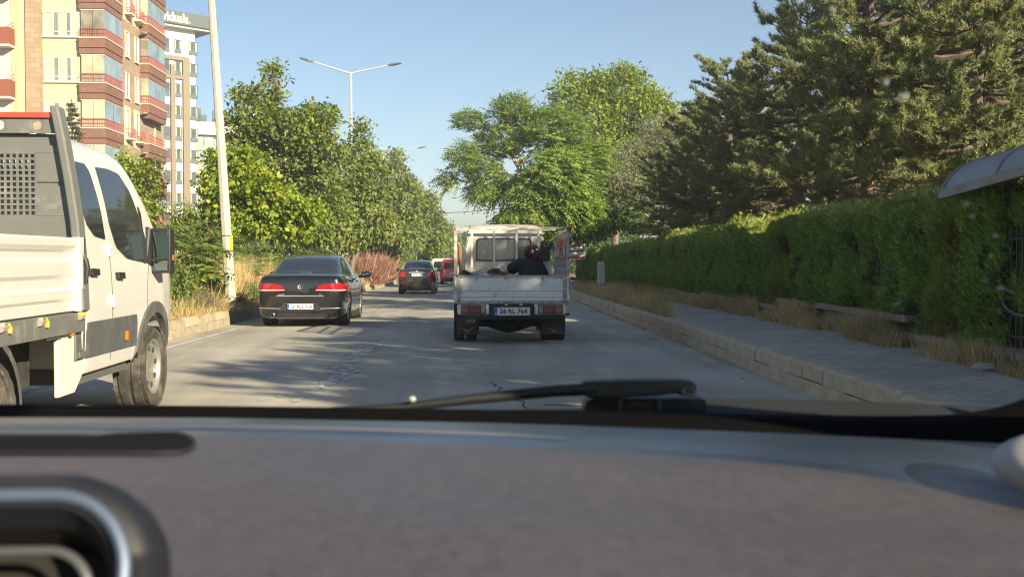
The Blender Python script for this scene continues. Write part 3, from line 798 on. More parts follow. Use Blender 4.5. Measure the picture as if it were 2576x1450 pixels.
# broadleaf trees of the right side
def tb(xd, yd, Y, rx, ry, rz, base):
    p = at(xd, yd, Y); return (p.x - base[0], p.y - base[1], p.z - base[2], rx, ry, rz)
def tree_px(name, label, foot, Y, blobs, *a, **k):
    """blobs as (picture x, picture y, depth offset, width and height in picture px)"""
    base = (bx_of(foot, Y), Y, G(Y) + .3); s_ = Y / FPX
    B = [tb(x, y, Y + dy, w * s_ / 2, w * s_ / 2 * 1.05, h * s_ / 2, base) for x, y, dy, w, h in blobs]
    return tree(name, label, base, B, *a, **k)
tree_px('lime_tree', 'tall bright green rounded tree rising highest behind the truck', 1560, 78,
        [(1445, 250, 0, 130, 130), (1560, 235, 1, 150, 130), (1600, 300, 0, 200, 150), (1480, 330, -1, 180, 160), (1660, 310, 0, 110, 110), (1550, 420, 0, 260, 180), (1430, 420, 0, 150, 150), (1500, 215, 0, 70, 60), (1575, 190, 0, 60, 50), (1625, 250, 0, 70, 60)],
        LIME, 27000, .29, .28, 301, per=14, crad=.75)
tree_px('ailanthus_tree', 'wide spreading tree with feathery leaves and visible pale limbs left of the tall bright tree', 1360, 62,
        [(1290, 285, 0, 110, 70), (1190, 310, 0, 90, 50), (1180, 390, -.5, 100, 60), (1140, 450, 0, 60, 40), (1230, 430, 0, 110, 70), (1270, 360, .5, 140, 90), (1380, 330, 0, 170, 110), (1400, 430, -1, 180, 110), (1330, 470, 0, 170, 90), (1430, 510, -.5, 170, 110), (1330, 540, 0, 160, 80), (1220, 480, 0, 80, 40), (1480, 400, 0, 110, 110), (1270, 545, 0, 60, 40)],
        AILA, 32000, .27, .15, 302, kind='frond', per=6, crad=.42, aspect=.34, bark=M('pale tan bark', (.34, .27, .18), .85, var=.2), stems=3, shell=.3)
tree_px('oleaster_tree', 'silvery grey leaved small tree between bright tree and pines', 1640, 66,
        [(1660, 335, 0, 120, 90), (1590, 395, 0, 110, 90), (1535, 445, 0, 90, 60), (1690, 400, 0, 140, 120), (1610, 470, 0, 170, 110), (1730, 330, 0, 110, 100), (1760, 420, 0, 120, 120), (1550, 510, 0, 120, 70)], SILVER, 20000, .18, .13, 303, per=16, crad=.42, aspect=.32)
tree_px('shrub', 'dark green leafy shrub over the hedge end beside the truck cage', 1470, 66,
        [(1420, 560, 0, 110, 80), (1490, 560, 0, 120, 90), (1550, 530, 0, 110, 110), (1300, 560, 2, 80, 50), (1380, 590, 0, 120, 60), (1600, 550, 0, 120, 70), (1520, 480, 2, 100, 80)], DARKG, 9000, .26, .08, 304, cat='shrub', per=14, crad=.55)
tree_px('tree', 'dim green trees closing the view beyond the sign board', 1500, 120, [(1420, 640, 0, 70, 70), (1450, 610, 2, 90, 90), (1500, 600, 5, 110, 110), (1440, 672, 0, 60, 46), (1560, 590, 8, 120, 110), (1390, 650, 6, 60, 50)], DARKG, 7000, .36, .16, 305, per=14, crad=.8)
# trees of the planted strip on the left
tree_px('maple_tree', 'tall green maple behind the concrete pole, left strip', 735, 42,
        [(690, 215, 0, 55, 110), (625, 240, 0, 90, 50), (650, 300, 0, 120, 90), (800, 290, 0, 100, 70), (740, 330, 0, 170, 110), (620, 350, 0, 110, 80), (800, 380, 0, 130, 100), (700, 420, 1, 240, 110), (820, 460, 0, 120, 110), (760, 520, .5, 170, 120), (840, 540, 0, 90, 100), (600, 430, .8, 130, 90), (590, 300, 0, 60, 40), (690, 175, 0, 34, 40), (790, 585, 0, 150, 70)],
        MAPLE, 22000, .155, .13, 311, per=16, crad=.34, aspect=.75, group='trees on the planted strip')
tree_px('maple_tree', 'small bright yellow green maple in front of the tall one, beside the concrete pole', 690, 33,
        [(600, 410, 0, 110, 70), (560, 470, 0, 110, 90), (640, 470, 0, 140, 90), (700, 520, 0, 140, 80), (760, 530, -.3, 90, 50), (600, 540, 0, 120, 80), (660, 575, 0, 100, 50), (730, 575, 0, 110, 60), (790, 540, 0, 40, 26), (540, 400, 0, 50, 40)],
        BRIGHT, 9500, .15, .075, 312, per=14, crad=.26, aspect=.8, group='trees on the planted strip', lean=(.1, 0))
tree_px('maple_tree', 'yellow leaved low tree just left of the concrete pole', 500, 36,
        [(540, 535, 0, 70, 60), (520, 560, 0, 80, 60), (560, 500, .5, 60, 60), (490, 590, 0, 80, 60)], YELLOWG, 3600, .14, .05, 313, per=14, crad=.26, aspect=.75, group='trees on the planted strip')
tree_px('young_tree', 'sparse grey green young tree left of the concrete pole', 455, 30,
        [(460, 540, 0, 60, 60), (440, 590, 0, 70, 60), (500, 600, 0, 110, 70), (480, 560, 0, 60, 50), (540, 620, .5, 90, 60)], OLIVE, 3600, .11, .04, 314, per=12, crad=.24, aspect=.4, group='trees on the planted strip')
tree_px('plane_tree', 'olive green tree directly under the first double lamp', 886, 48.5,
        [(910, 350, 0, 50, 60), (900, 400, 0, 100, 80), (930, 460, 0, 110, 110), (880, 500, 0, 110, 110), (930, 560, 0, 120, 110), (870, 590, 0, 110, 80), (905, 320, 0, 30, 30), (945, 410, 0, 50, 60)], OLIVE, 12000, .17, .13, 315, per=14, crad=.38, aspect=.6, group='trees on the planted strip')
tree_px('plane_tree', 'pointed olive tree under the second double lamp', 1000, 83,
        [(995, 400, 0, 40, 50), (990, 450, 0, 80, 80), (1015, 500, 0, 100, 110), (970, 530, 0, 90, 110), (1010, 580, 0, 110, 110), (960, 600, 0, 90, 70), (1035, 470, 0, 40, 60)], OLIVE, 10000, .26, .17, 316, per=14, crad=.55, aspect=.6, group='trees on the planted strip')
tree_px('plane_tree', 'mid green tree beyond the pointed olive tree', 1045, 117,
        [(1070, 505, 0, 50, 40), (1070, 550, 0, 80, 90), (1050, 590, 0, 80, 80), (1090, 600, 0, 70, 80)], MAPLE, 6500, .38, .2, 317, per=14, crad=.75, aspect=.65, group='trees on the planted strip')
tree_px('plane_tree', 'farthest green tree closing the left side of the road', 1095, 212,
        [(1110, 570, 0, 50, 40), (1115, 605, 0, 70, 70), (1095, 625, 0, 60, 50), (1135, 620, 0, 40, 50)], MAPLE, 4500, .6, .25, 318, per=14, crad=1.2, aspect=.65, group='trees on the planted strip')
tree_px('tree', 'rounded tree half hidden by the truck where the road vanishes', 1165, 280,
        [(1165, 620, 0, 90, 60), (1210, 610, 0, 90, 70), (1250, 600, 0, 80, 80), (1130, 640, 0, 60, 30)], DARKG, 3500, .9, .3, 319, per=14, crad=1.6, aspect=.65)
tree_px('shrub', 'dark round conifer shrub beside the purple bush', 945, 74, [(930, 615, 0, 80, 70), (960, 640, 0, 70, 50), (915, 640, 0, 60, 50)], DARKG, 5000, .16, .06, 320, cat='shrub', per=14, crad=.3)
tree_px('shrub', 'green bushes lining the strip beside the second dark car', 985, 84, [(985, 665, 0, 70, 40), (1010, 650, 2, 60, 50), (1060, 650, 14, 60, 40), (1085, 660, 24, 50, 30), (950, 680, -4, 60, 30)], LIME, 5200, .18, .05, 321, cat='shrub', per=14, crad=.36)
for i, (xd, yd, Y, w, h, mt, lab) in enumerate(((428, 715, 21.5, 90, 110, OLIVE, 'low grey green shrub next to the white van mirror foot'), (470, 745, 23, 70, 50, GREENG, 'low scrub mound over the kerb by the white van wheel'), (530, 740, 25.5, 80, 50, SUMAC, 'low leafy mound under the ladder leaved sumac'), (610, 735, 28, 70, 50, OLIVE, 'scrubby mound right of the concrete pole foot'), (640, 752, 29.5, 46, 34, GREENG, 'small weed mound touching the black saloon lamp'))):
    tree_px('shrub', lab, xd, Y, [(xd, yd, 0, w, h), (xd + w * .35, yd + 8, .2, w * .6, h * .7), (xd - w * .35, yd + 6, .1, w * .6, h * .8)], mt, 2600, .085, .02, 330 + i, cat='shrub', per=12, crad=.16, aspect=.35, branch=False)
tree_px('shrub', 'row of dark green bushes behind the dry grass left of the black saloon', 690, 62, [(x, 648 + 4 * (i % 2), 0, 70, 44) for i, x in enumerate(range(560, 860, 44))], DARKG, 7000, .2, .04, 341, cat='shrub', per=14, crad=.38, branch=False)
# bushes and an alley tree behind the dropside van
tree_px('young_tree', 'light green young tree in front of the brown balconies', 362, 46,
        [(340, 430, 0, 60, 60), (370, 470, 0, 70, 80), (345, 520, 0, 70, 80), (385, 540, 0, 60, 60), (380, 420, 0, 30, 40), (355, 585, 0, 80, 60), (310, 400, 0, 30, 40)], BRIGHT, 4200, .17, .06, 322, per=12, crad=.3, aspect=.6)
tree_px('tree', 'green tree crown at the foot of the white tower', 470, 75, [(420, 620, 0, 90, 60), (470, 600, 3, 80, 70), (520, 590, 5, 90, 90), (580, 580, 5, 120, 110), (640, 590, 5, 140, 110), (800, 600, 10, 160, 60), (700, 615, 8, 150, 60)], MAPLE, 9000, .24, .16, 323, per=14, crad=.5)
# spruce in front of the flats
def spruce(label, xd, Y, H, z_base):
    rg = np.random.default_rng(77); q = random.Random(77); t = thing('spruce_tree', label, 'tree', (bx_of(xd, Y), Y, z_base)); m = MB()
    m.tube([(0, 0, -.2), (0, 0, H * .6), (0, 0, H)], [.13, .07, .01], 6); P, D = [], []
    z = 1.2
    while z < H - .1:
        L0 = (H - z) * .24 + .08
        for k in range(7):
            a = q.random() * 6.28; L1 = L0 * q.uniform(.7, 1.1); e = Vector((math.cos(a) * L1, math.sin(a) * L1, z - L1 * .1))
            m.tube([(0, 0, z), e], [.02, .006], 3, cap=False)
            for s_ in np.linspace(.2, 1, int(4 + L1 * 7)):
                P.append(Vector((0, 0, z)).lerp(e, s_) + Vector((q.uniform(-.1, .1), q.uniform(-.1, .1), q.uniform(-.08, .05)))); D.append(Vector((math.cos(a), math.sin(a), -.15 + .6 * (z / H))))
        z += .23
    m.build('trunk', BARK, t); P.append(Vector((0, 0, H - .1))); D.append(Vector((0, 0, 1)))
    V, F = needles(rg, np.array(P), np.array(D), 12, .20, .014, .55); mesh_obj('crown', fast_mesh('crown', V, F), SPRUCE, t)
spruce('slim spruce with spiky tip in front of the yellow wall', 203, 56, 9.3, 0)

# feathery sumac suckers round the concrete pole
def sumac(label, xd, Y, H, n, seed, spread=.9):
    rg = np.random.default_rng(seed); q = random.Random(seed); t = thing('sumac_shrub', label, 'shrub', (bx_of(xd, Y), Y, G(Y) + .27), 0, 'sumac suckers on the planted strip'); m = MB(); P, D = [], []
    for s_ in range(5):
        tip = Vector((q.uniform(-spread, spread) * .7, q.uniform(-.5, .5), H * q.uniform(.5, 1))); m.tube([(tip.x * .2, tip.y * .2, -.1), tip * .55, tip], [.02, .014, .006], 5)
        for k in range(n // 5):
            f = q.uniform(.3, 1); a = q.random() * 6.28; P.append(tip * f); D.append(Vector((math.cos(a), math.sin(a), .35)))
    m.build('stem', TWIG, t); V, F = fronds(rg, np.array(P), np.array(D), .6, 9, .19, .32); mesh_obj('fronds', fast_mesh('fronds', V, F), SUMAC, t)
sumac('sumac with long ladder leaves in front of the concrete pole', 515, 24.0, 1.7, 130, 1)
sumac('bushy sumac just left of the ladder leaved one', 470, 24.5, 2.1, 140, 2)
sumac('sumac right behind the concrete pole foot', 610, 30, 2.0, 130, 3, 1.2)
sumac('sumac leaning over the dry grass behind the black saloon', 655, 33, 1.7, 100, 4)

# grass and weeds
def blades(rg, P, H, w, lean=.35, var=.4):
    n = len(P); a = rg.uniform(0, 6.283, n); s_ = np.stack([np.cos(a), np.sin(a), np.zeros(n)], 1)
    d = unit(np.stack([rg.normal(0, lean, n), rg.normal(0, lean, n), np.ones(n)], 1)); h = (H * (1 + rg.uniform(-var, var, n)))[:, None]
    V = np.stack([P - s_ * w, P + s_ * w, P + d * h], 1).reshape(-1, 3); return V, np.arange(3 * n).reshape(n, 3)
def scatter(rg, n, xf, y0, y1, z, clump=0.0, pw=1.0):
    Y = y0 + (y1 - y0) * rg.random(n) ** pw; a, b = xf; x = np.array([a(y) + (b(y) - a(y)) * r for y, r in zip(Y, rg.random(n))])
    if clump:
        keep = (np.sin(x * 4.1 + Y * 2.3) + np.sin(Y * 1.7 - x * 2.9) + rg.normal(0, .5, n)) > clump - 1; x, Y = x[keep], Y[keep]
    return np.stack([x, Y, np.array([G(y) for y in Y]) + z], 1)
rg = np.random.default_rng(5)
parts = []
P = scatter(rg, 52000, (lambda y: -8.6, lambda y: left_x(y) - .28), 10, 60, .25, .6, 1.5); parts.append(blades(rg, P, .38 + .28 * (np.sin(P[:, 0] * 1.3 + P[:, 1] * .6) > .1), .009))
P = scatter(rg, 16000, (lambda y: -7.0, lambda y: -5.5), 23.5, 34, .25, -1); parts.append(blades(rg, P, np.full(len(P), 1.0), .008, .14))
tag(mesh_obj('dry_grass', fast_mesh('dry_grass', *merge(parts)), DRYG), 'tall dry straw coloured grass growing on the planted strip', 'grass', kind='stuff')
parts = []
P = scatter(rg, 26000, (lambda y: -8.6, lambda y: left_x(y) - .25), 10, 70, .25, 1.0, 1.5); parts.append(blades(rg, P, np.full(len(P), .42), .012, .55))
P2 = scatter(rg, 9000, (lambda y: -6.6, lambda y: left_x(y) - .22), 11, 40, .28, .9, 1.2); parts.append((lambda v: (v[0], v[1]))(blades(rg, P2, np.full(len(P2), .3), .02, .8)))
tag(mesh_obj('weeds', fast_mesh('weeds', *merge(parts)), GREENG), 'green and olive weeds among dry grass on the planted strip', 'weeds', kind='stuff')
parts = []
P = scatter(rg, 19000, (lambda y: kerb_x(y) + .2, lambda y: kerb_x(y) + .2 + max(.05, min(.75, (y - 19) * .12))), 19.5, 46, .27, .75); parts.append(blades(rg, P, np.full(len(P), .21) + .13 * (np.sin(P[:, 1] * 1.1) > -.2), .007, .35))
P = scatter(rg, 34000, (lambda y: wall_x(y) - .42, lambda y: wall_x(y) - .02), 8.6, 48, .29, .95, 1.05); parts.append(blades(rg, P, (.20 + .16 * (np.sin(P[:, 1] * 1.9) > .2)) * np.clip((P[:, 1] - 6) / 7, .45, 1), .006, .45))
P = scatter(rg, 1600, (lambda y: kerb_x(y) - .12, lambda y: kerb_x(y) - .05), 14, 40, .0, .9); parts.append(blades(rg, P, np.full(len(P), .09), .005, .7))
tag(mesh_obj('dry_grass', fast_mesh('dry_grass', *merge(parts)), DRYG), 'dry pale grass growing on the right pavement edge and along the low wall', 'grass', kind='stuff')
P = scatter(rg, 5200, (lambda y: wall_x(y) - .3, lambda y: wall_x(y) - .02), 9, 48, .29, 1.5); V1 = blades(rg, P, np.full(len(P), .2), .008, .6)
P = scatter(rg, 1600, (lambda y: kerb_x(y) + .2, lambda y: kerb_x(y) + .8), 22, 46, .27, 1.6); V2 = blades(rg, P, np.full(len(P), .22), .008, .6)
tag(mesh_obj('weeds', fast_mesh('weeds', *merge([V1, V2])), GREENG), 'small green weeds at the foot of the low wall', 'weeds', kind='stuff')
P = scatter(rg, 17000, (lambda y: left_x(y) - .34, lambda y: left_x(y) - .03), 11, 62, .27, .55); d0 = blades(rg, P, .20 + .16 * (np.sin(P[:, 1] * 1.4) > 0), .008, .9)
tag(mesh_obj('dry_grass', fast_mesh('dry_grass', *d0), DRYG), 'short dry grass hanging over the left kerb', 'grass', kind='stuff')
# lavender-grey tufts and the purple bush
def tuft(name, label, xd, Y, w, h, mat, n, seed, cat='shrub', bw=.012, z=.27):
    r = np.random.default_rng(seed); a = r.uniform(0, 6.283, n); rr = np.sqrt(r.random(n)) * w * .35; base = np.stack([rr * np.cos(a), rr * np.sin(a) * .8, np.zeros(n)], 1)
    d = unit(np.stack([np.cos(a) * r.uniform(0, 1.1, n) * w / h / 1.4, np.sin(a) * r.uniform(0, .9, n) * w / h / 1.4, np.ones(n)], 1)); L = h * r.uniform(.5, 1.1, (n, 1)); mid = base + d * L * .6 + r.normal(0, .05, (n, 3)) * w
    tip = mid + unit(d + r.normal(0, .5, (n, 3))) * L * .45; s_ = unit(r.normal(0, 1, (n, 3)) * np.array([1, 1, .1])) * bw
    V = np.stack([base - s_, base + s_, mid + s_ * .8, mid - s_ * .8, mid - s_ * .8, mid + s_ * .8, tip + s_ * .2, tip - s_ * .2], 1).reshape(-1, 3)
    o = mesh_obj(name, fast_mesh(name, V, np.arange(8 * n).reshape(2 * n, 4)), mat); o.location = (bx_of(xd, Y), Y, G(Y) + z); return tag(o, label, cat)
tuft('bush', 'purple brown twiggy bush behind the black saloon mirror', 912, 60, 2.9, 1.65, PURPLE, 6500, 401, bw=.02)
GREYT = leaf_mat('grey dry tufts', col((.19, .15, .12), (.24, .19, .15), (.15, .13, .10), (.17, .16, .09)), .2)
for i, (xd, Y, w, h, lab) in enumerate(((480, 22.6, 1.1, .5, 'grey brown dry tuft above the kerb by the white van wheel'), (635, 29.6, 1.3, .5, 'grey brown dry tuft just left of the black saloon lamp'), (565, 25.5, .9, .4, 'small dry tuft over the kerb below the concrete pole'), (965, 79, 2.2, 1.1, 'grey dry tuft beside the second dark car'))):
    tuft('dry_tuft', lab, xd, Y, w, h, GREYT, 1500, 410 + i, 'dry plant', .008)
# ---------------------------------------------------------------- buildings
YELLOWW = M('pale yellow render', (.50, .44, .28), .9, var=.04, scale=1.2, bump=.1, bscale=20)
CREAMW = M('cream render', (.53, .49, .40), .9, var=.04, scale=1.2, bump=.1, bscale=20)
PEACHW = M('peach render', (.50, .38, .25), .9, var=.05)
BROWNW = M('brown balcony render', (.17, .085, .065), .85, var=.06, scale=2, dirt=(.36, .22, .17), damt=.15)
BALRED = M('red balcony paint', (.33, .095, .078), .5, var=.08)
LEDGE = M('pale stone ledge', (.66, .58, .46), .8, var=.06)
FRAMEW = M('white window frame', (.64, .64, .62), .4, var=.02)
CURTAIN = M('cream curtain', (.46, .42, .31), .9, var=.3, scale=6, stretch=(6, 6, .15))
WGLASS = M('window glass', (.16, .18, .17), .06, var=.35, scale=.6, spec=.8)
BGLASS = M('balcony glass', (.30, .36, .36), .08, var=.25, scale=.5, spec=.8)
DGLASS = M('dark tower glass', (.07, .09, .10), .06, var=.5, scale=.5, spec=.8)
TGLASS = M('greenish balustrade glass', (.10, .14, .14), .08, var=.2, spec=.8)
STONEM, N_, L_, P_ = new_mat('brown stone cladding')
_tc = N_.new('ShaderNodeTexCoord'); _mp = N_.new('ShaderNodeMapping'); L_.new(_tc.outputs['Object'], _mp.inputs[0])
_sx = N_.new('ShaderNodeSeparateXYZ'); _cb = N_.new('ShaderNodeCombineXYZ'); L_.new(_mp.outputs[0], _sx.inputs[0])
_ad = N_.new('ShaderNodeMath'); _ad.operation = 'ADD'; L_.new(_sx.outputs[0], _ad.inputs[0]); L_.new(_sx.outputs[1], _ad.inputs[1]); L_.new(_ad.outputs[0], _cb.inputs[0]); L_.new(_sx.outputs[2], _cb.inputs[1])
_br = N_.new('ShaderNodeTexBrick'); _br.inputs['Scale'].default_value = 1; _br.inputs['Brick Width'].default_value = .62; _br.inputs['Row Height'].default_value = .31; _br.inputs['Mortar Size'].default_value = .012
_br.inputs['Color1'].default_value = (.27, .20, .14, 1); _br.inputs['Color2'].default_value = (.35, .265, .19, 1); _br.inputs['Mortar'].default_value = (.20, .15, .11, 1); _br.inputs['Bias'].default_value = -.2
L_.new(_cb.outputs[0], _br.inputs[0]); L_.new(_br.outputs[0], P_.inputs['Base Color']); P_.inputs['Roughness'].default_value = .9
def window(parent, c, w, h, axis, n_out, cols=2, transom=None, glass=WGLASS, curtain=True, frame=FRAMEW, ft=.05):
    """frame > pane, curtain; axis: unit vector along the width, n_out: outward"""
    a, n = Vector(axis), Vector(n_out); z = Vector((0, 0, 1)); c = Vector(c)
    rot = Matrix((a, n, z)).transposed()
    f = MB()
    def b(m, u, v, du, dv, d0, th): m.box(c + a * u + z * v + n * d0, (du, th, dv), rot)
    for s_ in (-1, 1): b(f, s_ * (w / 2 - ft / 2), 0, ft, h, .03, .07); b(f, 0, s_ * (h / 2 - ft / 2), w - 2 * ft - .002, ft, .03, .07)
    for k in range(1, cols): b(f, -w / 2 + w * (k / cols if cols != 3 else (.27, .76)[k - 1]), 0, ft, h - 2 * ft - .002, .03, .066)
    if transom: b(f, 0, transom * h - h / 2, w - 2 * ft - .002, ft * .9, .03, .060)
    fo = f.build('window_frame', frame, parent)
    g = MB(); b(g, 0, 0, w - ft, h - ft, .004, .012); g.build('pane', glass, fo)
    if curtain:
        m = MB(); k = 14
        for s_ in ((-1, 1) if cols != 3 else (-1, 0, 1)):
            cw = w * (.30 if cols != 3 else .25); u0 = s_ * (w * .5 - cw / 2 - ft) if s_ else w * .02
            m.sheet([[c + a * (u0 + cw * (i / k - .5)) + z * v + n * (.012 + .008 * (i % 2)) for i in range(k + 1)] for v in (-h * .46, h * .46)])
        m.build('curtain', CURTAIN, fo)
    b2 = MB(); b(b2, 0, -h / 2 - .04, w + .16, .07, .06, .16); b2.build('sill', LEDGE, fo)
    return fo
fl = thing('apartment_building', 'yellow and cream apartment block with brown corner balconies and red railings', 'building', (0, 0, 0))
FY = 71.0; PER = 2.845
def fx(xd): return (xd - 1160) / FPX * FY
ZT = 24.0; ROOF = 21.4
LEDZ = [18.15 - PER * k for k in range(-1, 7)]
X0, X1, XS = fx(-60), fx(225), -23.0
MB().bx(X0, fx(80), FY - 1.2, FY + 12, -.5, 26).build('wall', CREAMW, fl)
MB().bx(fx(80) + .0, fx(101), FY - .4, FY + 12, -.5, 26).build('wall', YELLOWW, fl)
MB().bx(fx(78), fx(83), FY - 1.25, FY - .38, -.5, 26).build('wall_band', PEACHW, fl)
MB().bx(fx(101), fx(134), FY - .55, FY + 12, -.5, 26).build('stone_pillar', STONEM, fl)
MB().bx(fx(134), -24.0, FY + .0, FY + 14, -.5, 26).build('wall', YELLOWW, fl)
MB().bx(-24.0, XS, FY + 1.2, FY + 14.5, -.5, 26).build('side_wall', STONEM, fl)
for k, lz in enumerate(LEDZ):
    if lz < 2: continue
    # living room window of the yellow wall, over the ledge level
    if lz < 19: window(fl, ((fx(135) + fx(223)) / 2 + .05, FY - .01, lz + .86), 2.25, 1.55, (1, 0, 0), (0, -1, 0), 3, .2)
    # cream part: narrow windows and small brick balconies
    zz = 15.1 - 3.2 * (k - 2) + .4
    if 2 < zz < 26:
        fo = window(fl, (fx(20), FY - 1.21, zz), .62, 1.6, (1, 0, 0), (0, -1, 0), 1, None)
        b0 = MB().bx(fx(52), fx(86), FY - 2.1, FY - 1.21, zz - 1.0, zz + .05).build('brick_balcony', M('red brick facing', (.21, .068, .042), .85, var=.2, scale=30, stretch=(1, 1, 4)), fl)
        MB().bx(fx(52) - .02, fx(86) + .02, FY - 2.12, FY - 1.21, zz - 1.12, zz - 1.001).build('slab', LEDGE, b0)
        rl = MB()
        for h in (.28, .5): rl.tube([(fx(86) - .03, FY - 1.21, zz + h), (fx(86) - .03, FY - 2.07, zz + h), (fx(52) + .03, FY - 2.07, zz + h)], .022, 6)
        rl.build('railing', FRAMEW, b0)
BGL = [BGLASS, M('reflection blue balcony glass', (.20, .27, .31), .06, var=.4, scale=.9, spec=.8)]  # bluish tone paints reflections into the side panes
FGL = [M('blind behind glass', (.40, .40, .29), .25, var=.08, scale=2, stretch=(4, 4, .2)), M('dim balcony interior glass', (.20, .18, .13), .08, var=.6, scale=1.1, spec=.8), M('cream balcony interior glass', (.34, .30, .20), .08, var=.5, scale=.9, spec=.8)]
# corner balconies: a stack at the front corner, one at the far corner
def balcony(xa, xb, ya, yb, lz, glazed, open_side=False):
    b = MB(); b.bx(xa, xb, ya, yb, lz - .64, lz - .06); o = b.build('balcony', BROWNW, fl)
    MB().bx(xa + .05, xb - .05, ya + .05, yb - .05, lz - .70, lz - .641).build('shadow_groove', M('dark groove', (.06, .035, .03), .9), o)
    MB().bx(xa + .01, xb - .03, ya + .02, yb - .02, lz - 1.04, lz - .701).build('soffit_band', BROWNW, o)
    MB().bx(xa - .02, xb + .05, ya - .05, yb + .03, lz - .059, lz + .0).build('ledge', LEDGE, o)
    r = MB(); hgt = .56
    for h in (hgt, .30, .06): r.tube([(xa, ya + .02, lz + h), (xb - .02, ya + .02, lz + h), (xb - .02, yb, lz + h)], .028 if h == hgt else .018, 6)
    n = int((xb - xa) / .11)
    for i in range(n): r.bx(xa + (i + .5) * (xb - xa) / n - .008, xa + (i + .5) * (xb - xa) / n + .008, ya + .012, ya + .028, lz + .03, lz + hgt)
    n = int((yb - ya) / .11)
    for i in range(n): r.bx(xb - .028, xb - .012, ya + (i + .5) * (yb - ya) / n - .008, ya + (i + .5) * (yb - ya) / n + .008, lz + .03, lz + hgt)
    r.build('railing', BALRED, o)
    zt = lz + PER - 1.05
    if glazed:
        g = MB(); n = 6
        for i in range(n): t0 = ya + .12 + (yb - ya - .12) * i / n; g.box((xb - .12, t0 + (yb - ya - .12) / n / 2, (lz + zt) / 2), (.015, (yb - ya - .12) / n - .03, zt - lz - .04), (0, 0, rnd.uniform(-.05, .05)))
        g.build('glazing', BGL[int(lz * 7) % 2], o); g = MB()
        for i in range(2): g.box((xa + .1 + (xb - xa - .2) * (i + .5) / 2, ya + .12, (lz + zt) / 2), ((xb - xa - .25) / 2, .015, zt - lz - .04), (0, 0, rnd.uniform(-.03, .03)))
        g.build('glazing', FGL[int(lz * 5) % 3], o)
        f = MB()
        for z in (lz + .02, zt - .03): f.bx(xa + .05, xb - .08, ya + .09, ya + .15, z - .03, z + .03); f.bx(xb - .15, xb - .09, ya + .16, yb, z - .03, z + .03)
        f.build('glazing_rail', FRAMEW, o)
    m = MB(); m.bx(xa + .3, xb - .5, yb - 1.2, yb - 1.15, lz, lz + 1.7) if not glazed else m.bx(xa + .2, xa + .9, ya + .9, ya + .95, lz, lz + 1.7)
    m.build('curtain', CURTAIN, o)
    return o
for k, lz in enumerate(LEDZ):
    if lz < 1.5: continue
    balcony(fx(226), fx(290), FY - .35, FY + 3.3, lz, k != 3 or True)
    balcony(-23.6, -22.35, FY + 9.0, FY + 13.6, lz + .0, k not in (4, 5))
    # windows / french balconies in the stone side wall
    for yy in (FY + 5.9, FY + 8.1):
        if k in (1, 4): 
            bb = MB().bx(XS, XS + .5, yy - .55, yy + .55, lz - .12, lz - .02).build('small_balcony', LEDGE, fl)
            r = MB()
            for h in (.0, .32, .62): r.tube([(XS, yy - .5, lz + h), (XS + .46, yy - .5, lz + h), (XS + .46, yy + .5, lz + h), (XS, yy + .5, lz + h)], .02, 5)
            for j in range(9): r.bx(XS + .45, XS + .47, yy - .5 + j * .125 - .008, yy - .5 + j * .125 + .008, lz, lz + .62)
            for j in (-.25, .25): r.tube([(XS + .46, yy + j + .18 * math.cos(t), lz + .31 + .2 * math.sin(t)) for t in np.linspace(0, 6.283, 13)[:-1]], .018, 5, closed=True)
            r.build('railing', BALRED, bb)
            MB().bx(XS, XS + .02, yy - .7, yy + .7, lz - .5, lz + 2.2).build('recess_panel', YELLOWW, bb)
            window(fl, (XS + .03, yy, lz + 1.0), .8, 1.9, (0, 1, 0), (1, 0, 0), 1)
        else: window(fl, (XS + .01, yy, lz + .78), .80, 1.75, (0, 1, 0), (1, 0, 0), 1, None)
    MB().ball((-22.6, FY + 8.7, lz - .85 + .1), (.25, .45, .06), 12, 6).build('satellite_dish', FRAMEW, fl, smooth=True) if k in (1, 3, 4) else None
MB().bx(X0, -22.3, FY - 1.3, FY + 15, 26, 26.4).build('roof', BROWNW, fl)

# ---- white tower with sign
tw = thing('tower_block', 'white tower block with brown pilasters and grey roof band lettered individuals', 'building', (-37.0, 155.0, 0), R(42))
